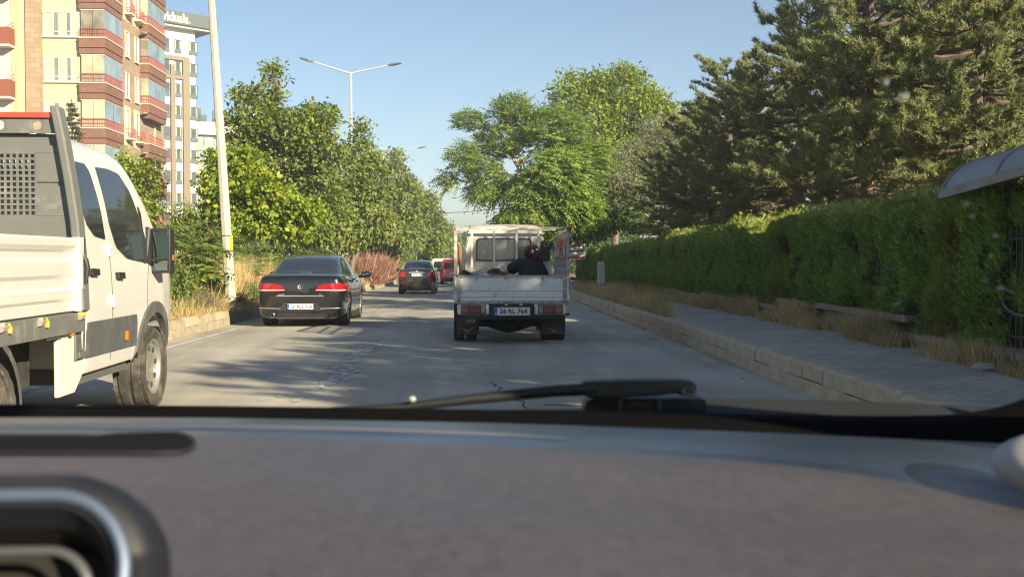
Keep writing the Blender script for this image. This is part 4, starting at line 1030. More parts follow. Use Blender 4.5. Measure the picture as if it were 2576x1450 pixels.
# local frame: -x runs along the facade back towards the camera, -y is outwards
WHITEW = M('white facade render', (.72, .72, .71), .85, var=.03, scale=.8); BROWNP = M('brown grey pilaster', (.20, .165, .125), .85, var=.06); GREYRF = M('grey roof cladding', (.07, .088, .094), .6, var=.08)
HT = 33.2
MB().bx(-16, 0, 0, 12, -2, HT).build('wall', WHITEW, tw)
inv = tw.matrix_basis.inverted() if False else (Matrix.Translation((-37.0, 155.0, 0)) @ Matrix.Rotation(R(42), 4, 'Z')).inverted()
tn = Matrix.Rotation(R(42), 3, 'Z') @ Vector((0, -1, 0))
def tower(xd, yd): p = inv @ on_plane(xd, yd, (-37.0, 155.0, 0), tn); return p.x, p.z
def span(a, b, y=600): return tower(a, y)[0], tower(b, y)[0]
for k in range(12):
    yb = 598 - 0 + 51.3 * (1) - 51.3 * k
    for j, (xa, xb) in enumerate(((411, 428), (443, 458.5), (478.5, 499.0), (392, 404))):
        u0, u1 = span(xa, xb); zt = tower(460, 73 + 51.3 * k)[1] if False else None
        z1 = 30.6 - 3.0 * k + .75; z0 = z1 - 1.75
        if z0 < 1: continue
        g = MB().bx(u0, u1, -.05, .02, z0, z1).build('window', DGLASS, tw)
        f = MB()
        for x in (u0 - .04, u1 + .0, u0 + (u1 - u0) * .48): f.bx(x, x + .05, -.09, .0, z0 - .04, z1 + .05)
        f.bx(u0 - .04, u1 + .05, -.085, 0, z1, z1 + .06); f.bx(u0 - .04, u1 + .05, -.085, 0, z0 - .06, z0)
        f.build('window_frame', M('dark brown frame', (.09, .075, .065), .5), g)
        MB().bx(u0 + .05, u0 + (u1 - u0) * .2, -.055, -.052, z0 + .05, z1 - .05).bx(u1 - (u1 - u0) * .2, u1 - .05, -.055, -.052, z0 + .05, z1 - .05).build('curtain', CURTAIN, g) if (k * 3 + j) % 3 else None
        MB().bx(u0, u1, -.12, -.105, z0 - .0, z0 + .5).build('balustrade', TGLASS, g)
for xa, xb, zt in ((430, 441, 27.9), (461, 477.5, 29.1), (403.5, 411, 26)):
    u0, u1 = span(xa, xb); MB().bx(u0, u1, -.38, 0, -2, zt).build('pilaster', BROWNP, tw)
u0, u1 = span(405, 477.5); MB().bx(u0, u1, -.36, .0, 28.55, 29.1).build('frame_beam', BROWNP, tw)
u0, u1 = span(405, 462); MB().bx(u0, u1 , -.34, .0, 26.0, 26.5).build('frame_beam', BROWNP, tw)
MB().bx(-17, 2.7, -1.5, 13, HT, HT + 1.75).build('roof_band', GREYRF, tw)
MB().bx(-16.5, 2.3, -1.2, 12.5, HT - .35, HT - .002).build('roof_soffit', M('grey soffit', (.30, .31, .31), .8), tw)
sx_ = tower(464, 80)[0]
ln = text('lettering', 'individuals', 1.75, WHITEW, tw, (sx_ - .25, -1.53, HT + .80), extrude=.05, align='RIGHT', offset=.035, sx=.80)
MB().box((sx_ - .08, -1.55, HT + .38), (.20, .08, .24)).build('lettering', YELLOWPL, tw)
# ---- flats further back with white bands
bk_ = thing('flats_building', 'far beige flats with white bands, glazed balconies and grey roof boxes', 'building', (-62.5, 250.0, 0), R(14))
BEIGEW = M('beige render', (.42, .35, .27), .9, var=.05)
MB().bx(0, 30, 0, 14, -5, 30.5).build('wall', BEIGEW, bk_)
MB().bx(-.4, 20.6, -1.6, 0, 29.2, 32.0).build('parapet', WHITEW, bk_)
for k in range(8):
    z = 28.6 - 3.1 * k
    s_ = MB().bx(-.2, 20.3, -1.5, 0, z - 2.95, z - 1.95).build('balcony', WHITEW if k in (4, 6) else BEIGEW, bk_)
    g = MB()
    for i in range(9): g.bx(.2 + i * 2.2, 2.25 + i * 2.2, -1.2, -1.15, z - 1.94, z + .1)
    g.build('glazing', BGLASS, s_)
    MB().bx(.3, 4.2, -1.28, -1.22, z - 1.9, z + .05).build('curtain', CURTAIN, s_) if k % 2 == 0 else None
for i, (a, b, h) in enumerate(((1.0, 4.0, 3.4), (6.5, 9.2, 3.0), (3.2, 5.2, 1.9), (12, 16, 2.2), (18.2, 21.5, 3.2))): MB().bx(a, b, 1, 4, 32.0 if i != 3 else 31, 32.0 + h).build('roof_box', GREYRF, bk_)
MB().bx(-.4, 24, .0, 12, 30.5, 32.2).build('roof', GREYRF, bk_)
for x in (15.6, 16.5, 17.8): MB().cyl((x, .5, 32), (x, .5, 35.2 if x < 17 else 34.4), .26, n=12).build('flue', CHROME, bk_, smooth=True)
# ---- shop row with signs behind the trees
sh = thing('shop_row', 'low shop row with red, white and orange sign panels behind the trees', 'building', (-24.0, 158, G(158)))
MB().bx(-14, 12, 0, 8, -1, 4.2).build('wall', CREAMW, sh)
for i, (a, b, z0, z1, mt) in enumerate(((3.4, 5.2, .2, 2.6, M('orange panel', (.75, .30, .03), .6)), (5.7, 6.5, .4, 3.4, WHITEW), (6.8, 8.0, .1, 2.4, M('pale panel', (.6, .56, .45), .6)), (8.2, 10.2, .6, 2.0, WHITEW), (8.2, 12, 2.1, 2.6, BALRED), (8.0, 11.8, -.5, .3, M('orange red panel', (.65, .12, .04), .6)), (10.5, 12, .5, 2.0, CREAMW), (-12, -6, 1.4, 2.6, BALRED), (-5, 2, 1.6, 2.7, WHITEW))):
    MB().bx(a, b, -.5, -.35, z0, z1).build('sign_panel', mt, sh)
for x in (-10, -4, 2): MB().bx(x, x + 3, -.08, .02, 0, 1.3).build('shop_window', DGLASS, sh)
lw = thing('garden_wall', 'pale low wall and gate pillars behind the trees beyond the strip', 'wall', (-17.5, 90, G(90)))
for i in range(9): MB().bx(-.2, .2, i * 5 - 20, i * 5 - 19.5, 0, 1.9).build('pillar', CONCRETE, lw)
MB().bx(-.1, .1, -20, 25, 0, .7).build('wall', CONCRETE, lw)

# ---------------------------------------------------------------- lamp posts, pole, cable
cp = thing('concrete_pole', 'tall leaning octagonal concrete pole with small yellow plate beside the trees', 'utility pole', (-5.02, 24.2, G(24) + .2))
tp = at(528, -60, 24.2) - Vector(cp.location)
POLEC = M('pale pole concrete', (.42, .40, .34), .85, var=.10, scale=3, bump=.15, bscale=40, dirt=(.33, .30, .25), damt=.3, stretch=(1, 1, .25))
MB().tube([(0, 0, -.2), (tp.x * .5, tp.y * .5, tp.z * .5), (tp.x * 1.25, tp.y * 1.25, tp.z * 1.25)], [.125, .098, .058], 8).build('shaft', POLEC, cp)
c = Vector((tp.x / tp.z * 1.52, 0, 1.52))
for h in (-.16, .17): MB().lathe([(.118, 0), (.124, 0), (.124, .02), (.118, .02)], c + Vector((0, 0, h)), (0, 0, 1), 16, closed=True).build('strap', RUST, cp)
MB().box(c + Vector((.10, -.07, .02)), (.07, .03, .33)).build('yellow_plate', YELLOWPL, cp, bevel=.004)
for h in (3.05, 5.2): MB().lathe([(.10 - h * .006, 0), (.112 - h * .006, 0), (.112 - h * .006, .02), (.10 - h * .006, .02)], (tp.x / tp.z * h, 0, h), (0, 0, 1), 12, closed=True).build('joint_band', POLEC, cp)
def lamp_post(x, Y, H, first):
    t = thing('street_lamp', '', 'street lamp', (x, Y, G(Y) + .2), 0, 'double armed street lamps along the planted strip')
    MB().tube([(0, 0, -.2), (0, 0, H * .5), (0, 0, H)], [.10, .075, .05], 10).build('post', GALV, t, smooth=True)
    for s_ in (-1, 1):
        e = Vector((s_ * 1.80, 0, H + (.50 if s_ < 0 else .36)))
        MB().tube([(0, 0, H - .05), Vector((s_ * .35, 0, H + .05)), e], [.045, .042, .032], 8).build('arm', GALV, t, smooth=True)
        d = (e - Vector((0, 0, H))).normalized(); u = Vector((0, 1, 0)); n = d.cross(u)
        m = MB(); rows = []
        for q_, w_, h_ in ((-.10, .05, .03), (0, .07, .04), (.15, .13, .045), (.45, .14, .03), (.55, .10, .02)):
            cc = e + d * q_; rows.append([cc + u * w_ + n * h_, cc - u * w_ + n * h_, cc - u * w_ - n * h_, cc + u * w_ - n * h_])
        m.sheet(rows, True); m.f += [(3, 2, 1, 0), (16, 17, 18, 19)]
        m.build('lamp_head', M('dark lamp head', (.10, .105, .11), .5), t, bevel=.01)
    return t
lp = lamp_post(-5.07, 51, 10.0, True); lp['label'] = 'nearest double armed street lamp, rising free above the trees'
for i, lab in enumerate(('second double armed street lamp, behind the olive tree tops', 'third double armed street lamp from the camera', 'fourth double armed street lamp from the camera', 'fifth double armed street lamp, just above the far tree', 'sixth and smallest double armed street lamp')):
    Y = 86 + 35 * i; copy_thing(lp, (-5.07, Y, G(Y) + .2), 0, lab)
cb = MB(); a, b = at(1060, 536, 110), at(1420, 498, 96)
cb.tube([a.lerp(b, t) + Vector((0, 0, -.35 * 4 * t * (1 - t))) for t in np.linspace(0, 1, 14)], .028, 5)
tag(cb.build('overhead_cable', BLACKPL), 'dark cable hung across the road between the tree crowns', 'cable')
for i, (xd, Y, h, w, lab) in enumerate(((897, 66, 1.9, .16, 'pale square post standing at the purple bush'), (1085, 130, 4.2, .2, 'slim white post among the far left trees'))):
    p = Vector((bx_of(xd, Y), Y, G(Y) + .2)); m = MB().box((0, 0, h / 2), (w, w, h)).box((0, 0, h + .02), (w + .05, w + .05, .06)); o = m.build('post', CONCRETE, None, bevel=.01); o.location = p; tag(o, lab, 'post')

# ---------------------------------------------------------------- right pavement things
bol = thing('bollard', 'whitewashed square concrete block post standing on the pavement', 'bollard', tuple(at(1512, 712, 47.5))); BOLM = M('whitewashed concrete', (.55, .52, .47), .9, var=.12, bump=.3, bscale=30, dirt=(.35, .31, .26), damt=.4)
gz = bol.location.z
MB().box((0, 0, .135), (.29, .29, .31)).build('block', BOLM, bol, bevel=.012); MB().box((.005, 0, .475), (.28, .28, .36)).build('block', BOLM, bol, bevel=.012); MB().box((-.004, 0, .80), (.28, .28, .28), None, .97).build('block', BOLM, bol, bevel=.02)
p = at(1447, 632, 66); sg = thing('sign_board', 'white sign board with red and blue swooshes at the end of the hedge', 'sign', (p.x, p.y, G(66) + .2)); zc_ = p.z - sg.location.z
MB().box((0, 0, zc_ + .0), (1.3, .08, 1.0)).build('board', M('white sign', (.80, .77, .73), .6, var=.06), sg, bevel=.01)
for x in (-.5, .5): MB().box((x, .05, (zc_ - .5) / 2), (.1, .1, zc_ - .5)).build('leg', GREYST, sg)
st = MB()
for i, (x, z, w, h, a) in enumerate(((-.1, .30, .9, .10, -.18), (.1, .0, .9, .12, -.1), (-.05, -.36, 1.1, .14, 0))): st.box((x, -.045, zc_ + z), (w, .006, h), (0, a, 0))
st.build('swoosh', M('faded red print', (.50, .10, .09), .6), sg)
st = MB()
for i, (x, z, w, h, a) in enumerate(((.1, .17, .8, .07, .15), (-.3, .06, .5, .08, .6), (.2, -.17, .9, .05, -.06))): st.box((x, -.0465, zc_ + z), (w, .006, h), (0, a, 0))
st.build('swoosh', M('faded blue print', (.16, .22, .33), .6), sg)
# bus shelter: curved translucent roof on a frame, its front corner enters the picture
bs = thing('bus_shelter', 'bus shelter with curved grey plastic roof at the edge of the picture', 'bus shelter', (5.0, 10.0, .28))
SHM = M('grey polycarbonate roof', (.20, .215, .24), .45, var=.1); ALUM = M('weathered aluminium', (.22, .21, .19), .6, .1, var=.12, dirt=(.2, .18, .15), damt=.3)
arch = [(0, 0), (.07, .13), (.22, .25), (.44, .335), (.70, .40), (1.05, .47), (1.45, .50)]
o0 = at(2371, 480, 11.4) - Vector(bs.location); gv = at(2600, 413, 9.75) - at(2371, 480, 11.4)
arch = [tuple(p_) for p_ in catmull(arch, 19)]
rows = [[o0 + gv * t + Vector((x, 0, z)) for x, z in arch] for t in (0, .5, 1, 1.5, 2)]
rm = MB().sheet(rows); rm.sheet([[p_ + Vector((.006, 0, .012)) for p_ in r] for r in rows])
rm.build('roof_sheet', SHM, bs, smooth=True)
m = MB(); e0, e1 = o0 - gv * .02, o0 + gv * 2.02
sq = [Vector((-.03, 0, -.085)), Vector((.03, 0, -.085)), Vector((.03, 0, .01)), Vector((-.03, 0, .01))]
m.add([e0 + v for v in sq] + [e1 + v for v in sq], [(0, 1, 2, 3), (7, 6, 5, 4), (0, 4, 5, 1), (1, 5, 6, 2), (2, 6, 7, 3), (3, 7, 4, 0)]).build('front_gutter', ALUM, bs, bevel=.006)
for t in (0, .62, 1.3, 2): MB().tube([o0 + gv * t + Vector((x - .004, 0, z + .012)) for x, z in arch], .013, 6).build('roof_rib', ALUM, bs, smooth=True)
for t in (.9, 1.9):
    b_ = o0 + gv * t; MB().tube([Vector((b_.x + 1.2, b_.y, 0)), Vector((b_.x + 1.2, b_.y, b_.z + .2)), b_ + Vector((.9, 0, .36)), b_ + Vector((.05, 0, -.02))], .035, 8).build('post', ALUM, bs, smooth=True)
p0_, p1_ = o0 + gv * .95, o0 + gv * 1.85
MB().add([(p0_.x + 1.2, p0_.y, .3), (p1_.x + 1.2, p1_.y, .3), (p1_.x + 1.2, p1_.y, 1.8), (p0_.x + 1.2, p0_.y, 1.8), (p0_.x + 1.215, p0_.y, .3), (p1_.x + 1.215, p1_.y, .3), (p1_.x + 1.215, p1_.y, 1.8), (p0_.x + 1.215, p0_.y, 1.8)], [(0, 1, 2, 3), (7, 6, 5, 4), (0, 4, 5, 1), (1, 5, 6, 2), (2, 6, 7, 3), (3, 7, 4, 0)]).build('back_pane', TGLASS, bs)
q = random.Random(77)
for i in range(34):
    Y = q.uniform(9, 34); onp = q.random() < .6; x = (wall_x(Y) - q.uniform(.1, .9)) if onp else kerb_x(Y) - q.uniform(.08, .35)
    r = q.uniform(.012, .035); o = MB().ball((0, 0, 0), (r, r * .8, r * .5), 7, 5, .5, i).build('stone', M('pale stone', (.45, .41, .35), .9, var=.2), None); o.location = (x, Y, G(Y) + (.30 if onp else .008) + r * .2)
    tag(o, 'small pale pebble lying along the right kerb and pavement', 'stone', 'loose stones along the right side')
o = MB().ball((0, 0, 0), (.10, .08, .05), 9, 6, .4, 3).build('stone', M('grey rock', (.30, .27, .24), .9, var=.2), None, smooth=True); o.location = (wall_x(9.9) - .42, 9.9, .32); tag(o, 'fist sized grey rock on the pavement below the low wall', 'rock')
# ---------------------------------------------------------------- vehicles
def wheel(parent, x, y, r, w, side, rim_mat, spokes=10, name='wheel', rim_r=.66, dish=.02):
    """tyre with tread grooves > rim; side=+1 shows its face to the right"""
    m = MB(); hw = w / 2
    prof = [(r * .62, -hw * .8), (r * .80, -hw), (r * .93, -hw * .96), (r * .985, -hw * .80)]
    for g in (-.45, 0, .45):
        prof += [(r, (g - .09) * w), (r * .965, (g - .055) * w), (r * .965, (g + .055) * w), (r, (g + .09) * w)]
    prof += [(r * .985, hw * .80), (r * .93, hw * .96), (r * .80, hw), (r * .62, hw * .8)]
    m.lathe(prof, (0, 0, 0), (side, 0, 0), 40, closed=True)
    t = m.build(name, RUBBER, parent, smooth=True, angle=30); t.location = (x, y, r)
    k = MB(); R0 = r * rim_r
    k.lathe([(R0, hw * .62), (R0 * 1.02, hw * .9), (R0 * .94, hw * .86), (R0 * .90, hw * .55), (R0 * .5, hw * (.42 + dish * 8)), (R0 * .22, hw * (.6 + dish * 8)), (0.01, hw * (.62 + dish * 8))], (0, 0, 0), (side, 0, 0), 40)
    if spokes:
        for i in range(spokes):
            a = 2 * math.pi * i / spokes
            c = Vector((side * hw * .72, math.cos(a) * R0 * .58, math.sin(a) * R0 * .58))
            k.box(c, (.03, R0 * .72, R0 * .16), Matrix.Rotation(a, 3, 'X'))
    o = k.build('rim', rim_mat, t, smooth=True, angle=30)
    if not spokes:
        h = MB()
        for i in range(8):
            a = 2 * math.pi * i / 8 + .2; c = Vector((side * hw * (.60 + dish * 4), math.cos(a) * R0 * .70, math.sin(a) * R0 * .70)); h.cyl(c, c + Vector((side * .012, 0, 0)), R0 * .10, n=10)
        h.build('rim_hole', DARKST, t)
    return t
def plate(parent, body, x, y, z, w=.52, h=.112, mat=None, name='number_plate', gap_fix=1.0, rotx=0.0):
    m = MB().box((0, 0, 0), (w, .012, h)); p = m.build(name, mat or PLATE, parent, bevel=.004); p.location = (x, y, z); p.rotation_euler = (rotx, 0, 0)
    MB().box((0, .004, 0), (w + .022, .012, h + .02)).build('plate_frame', BLACKPL, p)
    MB().box((-w / 2 + .024, -.0075, 0), (.044, .003, h - .008)).build('blue_band', PLATEBLUE, p)
    text('lettering', 'TR', .024, PLATE, p, (-w / 2 + .024, -.0095, -.03), extrude=.0006)
    text('lettering', body, h * .83, INK, p, (.022, -.0075, -.002), extrude=.0018, offset=.0, sx=gap_fix, bold=h * .022)
    return p
def sec(y, w, zb, zt, crown=.015, tuck=.80, mid=1.0):
    h = zt - zb
    return [(0, y, zb), (w * .55, y, zb), (w * tuck, y, zb + .01), (w * .955, y, zb + h * .09), (w * .99 * mid, y, zb + h * .30), (w * mid, y, zb + h * .52), (w * .985, y, zb + h * .76), (w * .945, y, zb + h * .92), (w * .86, y, zt), (w * .5, y, zt + crown), (0, y, zt + crown * 1.4)]
def gsec(y, wb, zb, zt, wt):
    return [(0, y, zb), (wb * .6, y, zb), (wb, y, zb), (wb * .995, y, zb + (zt - zb) * .15), ((wb * .45 + wt * .55) + .02, y, zb + (zt - zb) * .62), (wt + .045, y, zt - .05 * min(1, (zt - zb) * 3)), (wt - .04, y, zt - .006), (wt * .5, y, zt + .008), (0, y, zt + .014)]
def sedan(name, label, loc, rz, paint, body_st, glass_st, wheels, wr, ww, rim, side_win, rear_win, scale=1.0, spokes=10):
    t = thing(name, label, 'car', loc, rz, scale=scale)
    lo = loft([sec(*s_) for s_ in body_st], 64, 30); gr = loft([gsec(*s_) for s_ in glass_st], 44, 24)
    W_ = max(s_[1] for s_ in body_st)
    cs = []
    for y in wheels:
        for s_ in (-1, 1): cs.append(MB().cyl((s_ * (W_ - .26), y, wr + .005), (s_ * (W_ + .3), y, wr + .005), wr + .055, n=36))
    me = cut(lo, cs, 'body'); mesh_obj('body', me, paint, t)
    gr.build('roof', paint, t, smooth=True, angle=50)
    dk = MB()
    for y in wheels:
        for s_ in (-1, 1): dk.prism([(y + (wr + .06) * math.cos(t), max(.235, wr + (wr + .06) * math.sin(t))) for t in np.linspace(-.3, math.pi + .3, 16)], 'x', s_ * (W_ - .265), s_ * (W_ - .255))
    dk.bx(-W_ * .75, W_ * .75, .5, body_st[-1][0] - .4, .16, .24); dk.tube([(-.75, wheels[0], wr), (.75, wheels[0], wr)], .05, 8); dk.box((-.1, .35, .2), (.5, .3, .12))
    dk.build('underbody', DARKST, t)
    for y in wheels:
        for s_ in (-1, 1): wheel(t, s_ * (W_ - ww / 2 - .035), y, wr, ww, s_, rim, spokes)
    bv = bvh_of(lo, gr)
    for sd, cast in ((1, from_right), (-1, from_left)):
        for lo_, up_ in side_win: patch(bv, lo_, up_, cast, .004, .012, 22, 4).build('side_window', GLASS, t, smooth=True)
    patch(bv, rear_win[0], rear_win[1], from_rear, .005, .014, 24, 8).build('rear_window', GLASS, t, smooth=True)
    return t, bv
def door_mirror(t, x, y, z, s_, paint, w=.20, h=.13):
    m = MB(); m.ball((x + s_ * w * .62, y, z), (w * .52, .075, h * .55), 16, 10); m.tube([(x - s_ * .03, y + .03, z - h * .3), (x + s_ * .1, y + .02, z - h * .25)], [.03, .025], 8)
    o = m.build('door_mirror', paint, t, smooth=True)
    MB().ball((x + s_ * w * .62, y - .055, z), (w * .43, .03, h * .44), 16, 8).build('mirror_glass', MIRROR, o, smooth=True)

# ---- the black saloon in the left lane
bx0, by0 = -3.24, 22.2
blk, bv = sedan('saloon_car', 'large black saloon with plate 26 ALE 336 and chrome bumper strip', (bx0, by0, G(22.6)), 0, BLACKCAR,
    [(0.0, .66, .26, .88, .01), (.015, .74, .22, .95, .01), (.05, .80, .19, 1.01, .012), (.13, .85, .17, 1.035, .015), (.30, .88, .165, 1.05, .02), (.62, .90, .16, 1.06, .02), (1.1, .905, .16, 1.03, .02), (1.8, .905, .16, .99, .02), (2.8, .905, .16, .985, .02), (3.55, .90, .16, .985, .02), (3.95, .89, .17, .96, .02), (4.35, .86, .19, .88, .03), (4.62, .76, .22, .76, .03), (4.77, .55, .27, .64, .02)],
    [(.48, .70, .94, 1.06, .60), (.72, .775, .93, 1.13, .59), (1.0, .80, .93, 1.235, .58), (1.35, .815, .93, 1.36, .565), (1.75, .825, .93, 1.44, .555), (2.2, .83, .93, 1.468, .56), (2.7, .83, .93, 1.455, .56), (3.05, .82, .93, 1.385, .56), (3.4, .81, .93, 1.23, .58), (3.75, .80, .93, 1.07, .62), (3.95, .78, .93, .99, .66)],
    (.96, 3.67), .325, .225, ALLOY,
    [([(.98, 1.02), (1.6, 1.015), (2.05, 1.01), (2.05, 1.36)], [(.98, 1.02), (1.25, 1.17), (1.55, 1.30), (1.85, 1.355), (2.05, 1.36)]), ([(2.12, 1.01), (2.8, 1.0), (3.42, 1.0)], [(2.12, 1.01), (2.12, 1.365), (2.6, 1.35), (2.95, 1.27), (3.42, 1.0)])],
    ([(-.66, 1.10), (0, 1.085), (.66, 1.10)], [(-.66, 1.10), (-.53, 1.36), (0, 1.405), (.53, 1.36), (.66, 1.10)]))
for s_ in (-1, 1):
    L_ = patch(bv, [(s_ * .30, .735), (s_ * .5, .722), (s_ * .905, .725)], [(s_ * .30, .735), (s_ * .36, .835), (s_ * .5, .878), (s_ * .80, .895), (s_ * .88, .86), (s_ * .905, .725)], from_rear, .012, .035, 24, 8).build('tail_light', REDLENS, blk, smooth=True)
    patch(bv, [(s_ * .31, .748), (s_ * .87, .738)], [(s_ * .31, .756), (s_ * .5, .764), (s_ * .87, .758)], from_rear, .016, .02, 18, 2).build('clear_strip', CLEARLENS, L_, smooth=True)
    patch(bv, [(s_ * .585, .73), (s_ * .59, .885)], [(s_ * .59, .73), (s_ * .595, .885)], from_rear, .016, .02, 10, 1).build('seam', INK, L_)
    patch(bv, [(s_ * .40, .372), (s_ * .9, .385)], [(s_ * .40, .388), (s_ * .9, .402)], from_rear, .012, .03, 20, 1).build('bumper_strip', CHROME, blk, smooth=True)
    door_mirror(blk, s_ * .90, 3.18, 1.02, s_, BLACKCAR, .24, .15)
    patch(bv, [(.98, 1.0), (2.2, .99), (3.5, .985)], [(.98, 1.012), (2.2, 1.002), (3.5, .997)], from_right if s_ > 0 else from_left, .006, .012, 24, 1).build('window_trim', CHROME, blk)
    for y in (1.62, 2.72):
        patch(bv, [(y, .86), (y + .2, .86)], [(y, .895), (y + .2, .895)], from_right if s_ > 0 else from_left, .03, .035, 6, 2).build('door_handle', BLACKCAR, blk, smooth=True)
    for y in (2.08, 1.12, 3.15): patch(bv, [(y, .30), (y, .97)], [(y + .006, .30), (y + .006, .97)], from_right if s_ > 0 else from_left, .003, .01, 14, 1).build('door_seam', INK, blk)
patch(bv, [(-.47, .625), (.47, .625)], [(-.47, .645), (.47, .645)], from_rear, .016, .03, 20, 1).build('chrome_strip', CHROME, blk, smooth=True)
patch(bv, [(-.52, .60), (-.44, .585), (.44, .585), (.52, .60)], [(-.52, .606), (-.44, .591), (.44, .591), (.52, .606)], from_rear, .003, .01, 20, 1).build('boot_seam', INK, blk)
for s_ in (-1, 1): patch(bv, [(s_ * .595, .90), (s_ * .63, 1.0)], [(s_ * .602, .90), (s_ * .637, 1.0)], from_rear, .003, .01, 8, 1).build('boot_seam', INK, blk)
patch(bv, [(-.72, .99), (0, .985), (.72, .99)], [(-.72, 1.0), (0, 1.018), (.72, 1.0)], from_rear, .018, .05, 24, 3).build('boot_lip', BLACKCAR, blk, smooth=True)
patch(bv, [(-.46, .335), (.46, .335)], [(-.46, .34), (-.33, .50), (.33, .50), (.46, .34)], from_rear, .003, .02, 20, 4).build('plate_recess', BLACKPL, blk)
patch(bv, [(-.46, .205), (.60, .205)], [(-.46, .21), (-.44, .275), (.5, .275), (.60, .21)], from_rear, .006, .03, 20, 3).build('diffuser', BLACKPL, blk)
patch(bv, [(-.48, .188), (.62, .188)], [(-.48, .208), (.62, .208)], from_rear, .022, .04, 20, 1).build('lower_lip', GREYPL, blk, smooth=True)
plate(blk, '26 ALE 336', 0, -.022, .42, .52, .112)
bd = MB().lathe([(.058, 0), (.062, .008), (.056, .016), (.052, .010), (.01, .010)], (0, .012, .815), (0, -1, 0), 28).build('badge', CHROME, blk, smooth=True)
vw = MB()
for pts in ([(-.022, .046), (0, .006), (.022, .046)], [(-.046, .022), (-.02, -.046), (0, -.004), (.02, -.046), (.046, .022)]):
    vw.tube([(x, -.004, .815 + z) for x, z in pts], .0055, 6)
vw.build('badge_letters', CHROME, bd, smooth=True)
MB().lathe([(.043, -.06), (.043, .02), (.036, .025), (.034, 0), (.034, -.06)], (-.555, -.03, .25), (0, -1, 0), 24, closed=True).lathe([(.033, .03), (.001, .03)], (-.555, .03, .25), (0, -1, 0), 20).build('exhaust_pipe', CHROME, blk, smooth=True)
for x, wd in ((-.30, .24), (.30, .24), (0, .2)):
    h = MB().ball((x, 2.0, 1.0), (wd * .55, .09, .24), 14, 8); h.build('seat', M('dark seat cloth', (.03, .03, .032), .9), blk, smooth=True)
text('lettering', 'TSI', .035, CHROME, blk, (.40, -.004, .665), extrude=.002)
MB().box((-.38, -.006, .662), (.12, .006, .018)).build('name_strip', CHROME, blk, bevel=.003)

# ---- the second dark saloon
sec_, bv = sedan('saloon_car', 'dark brown saloon with high round tail lamps, second car of the left lane', (-2.02, 50.0, G(50.6)), 0, DARKCAR,
    [(0.0, .60, .32, .95, .01), (.02, .70, .26, 1.02, .01), (.07, .78, .22, 1.07, .012), (.16, .83, .20, 1.09, .015), (.34, .855, .19, 1.10, .02), (.7, .865, .18, 1.09, .02), (1.2, .865, .18, 1.04, .02), (2.4, .865, .18, 1.01, .02), (3.3, .86, .18, 1.0, .02), (3.75, .85, .19, .97, .02), (4.2, .80, .22, .86, .03), (4.45, .66, .26, .74, .03), (4.55, .5, .3, .66, .02)],
    [(.42, .66, .98, 1.10, .56), (.65, .73, .97, 1.19, .55), (.95, .76, .97, 1.32, .545), (1.25, .775, .97, 1.42, .535), (1.6, .785, .97, 1.475, .53), (2.1, .79, .97, 1.495, .535), (2.6, .785, .97, 1.47, .53), (2.95, .775, .97, 1.36, .54), (3.3, .76, .97, 1.18, .57), (3.55, .74, .97, 1.05, .6)],
    (.92, 3.52), .305, .2, ALLOY,
    [([(.85, 1.05), (1.5, 1.04), (1.9, 1.035)], [(.85, 1.05), (1.1, 1.22), (1.4, 1.36), (1.9, 1.39), (1.9, 1.035)]), ([(1.97, 1.035), (2.6, 1.03), (3.1, 1.03)], [(1.97, 1.035), (1.97, 1.395), (2.4, 1.385), (2.75, 1.28), (3.1, 1.03)])],
    ([(-.58, 1.125), (0, 1.115), (.58, 1.125)], [(-.58, 1.125), (-.49, 1.41), (0, 1.44), (.49, 1.41), (.58, 1.125)]), 1.03)
for s_ in (-1, 1):
    patch(bv, [(s_ * .46, .80), (s_ * .6, .775), (s_ * .82, .79)], [(s_ * .46, .80), (s_ * .5, .93), (s_ * .6, 1.015), (s_ * .72, 1.02), (s_ * .80, .93), (s_ * .82, .79)], from_rear, .014, .04, 18, 6).build('tail_light', REDLENS, sec_, smooth=True)
    patch(bv, [(s_ * .48, .50), (s_ * .76, .50)], [(s_ * .48, .55), (s_ * .76, .55)], from_rear, .01, .03, 8, 2).build('reflector', REDLENS, sec_)
    door_mirror(sec_, s_ * .84, 2.95, 1.05, s_, DARKCAR, .22, .15)
    for y in (1.92, 3.1): patch(bv, [(y, .32), (y, .99)], [(y + .008, .32), (y + .008, .99)], from_right if s_ > 0 else from_left, .003, .01, 10, 1).build('door_seam', INK, sec_)
patch(bv, [(-.36, .945), (.36, .945)], [(-.36, .955), (-.3, .985), (.3, .985), (.36, .955)], from_rear, .016, .03, 14, 2).build('chrome_strip', CHROME, sec_, smooth=True)
MB().lathe([(.045, 0), (.045, .014), (.001, .018)], (0, .0, 1.01), (0, -1, 0), 20).build('badge', M('round badge', (.55, .45, .44), .3, .6), sec_, smooth=True)
plate(sec_, '26 ABD 093', 0, -.02, .86, .52, .112)
patch(bv, [(-.7, .36), (.7, .36)], [(-.7, .48), (.7, .48)], from_rear, .006, .02, 16, 3).build('lower_bumper', BLACKPL, sec_)
MB().tube([(0, 1.25, 1.46), (0, 1.1, 1.56)], [.012, .004], 6).build('aerial', BLACKPL, sec_)

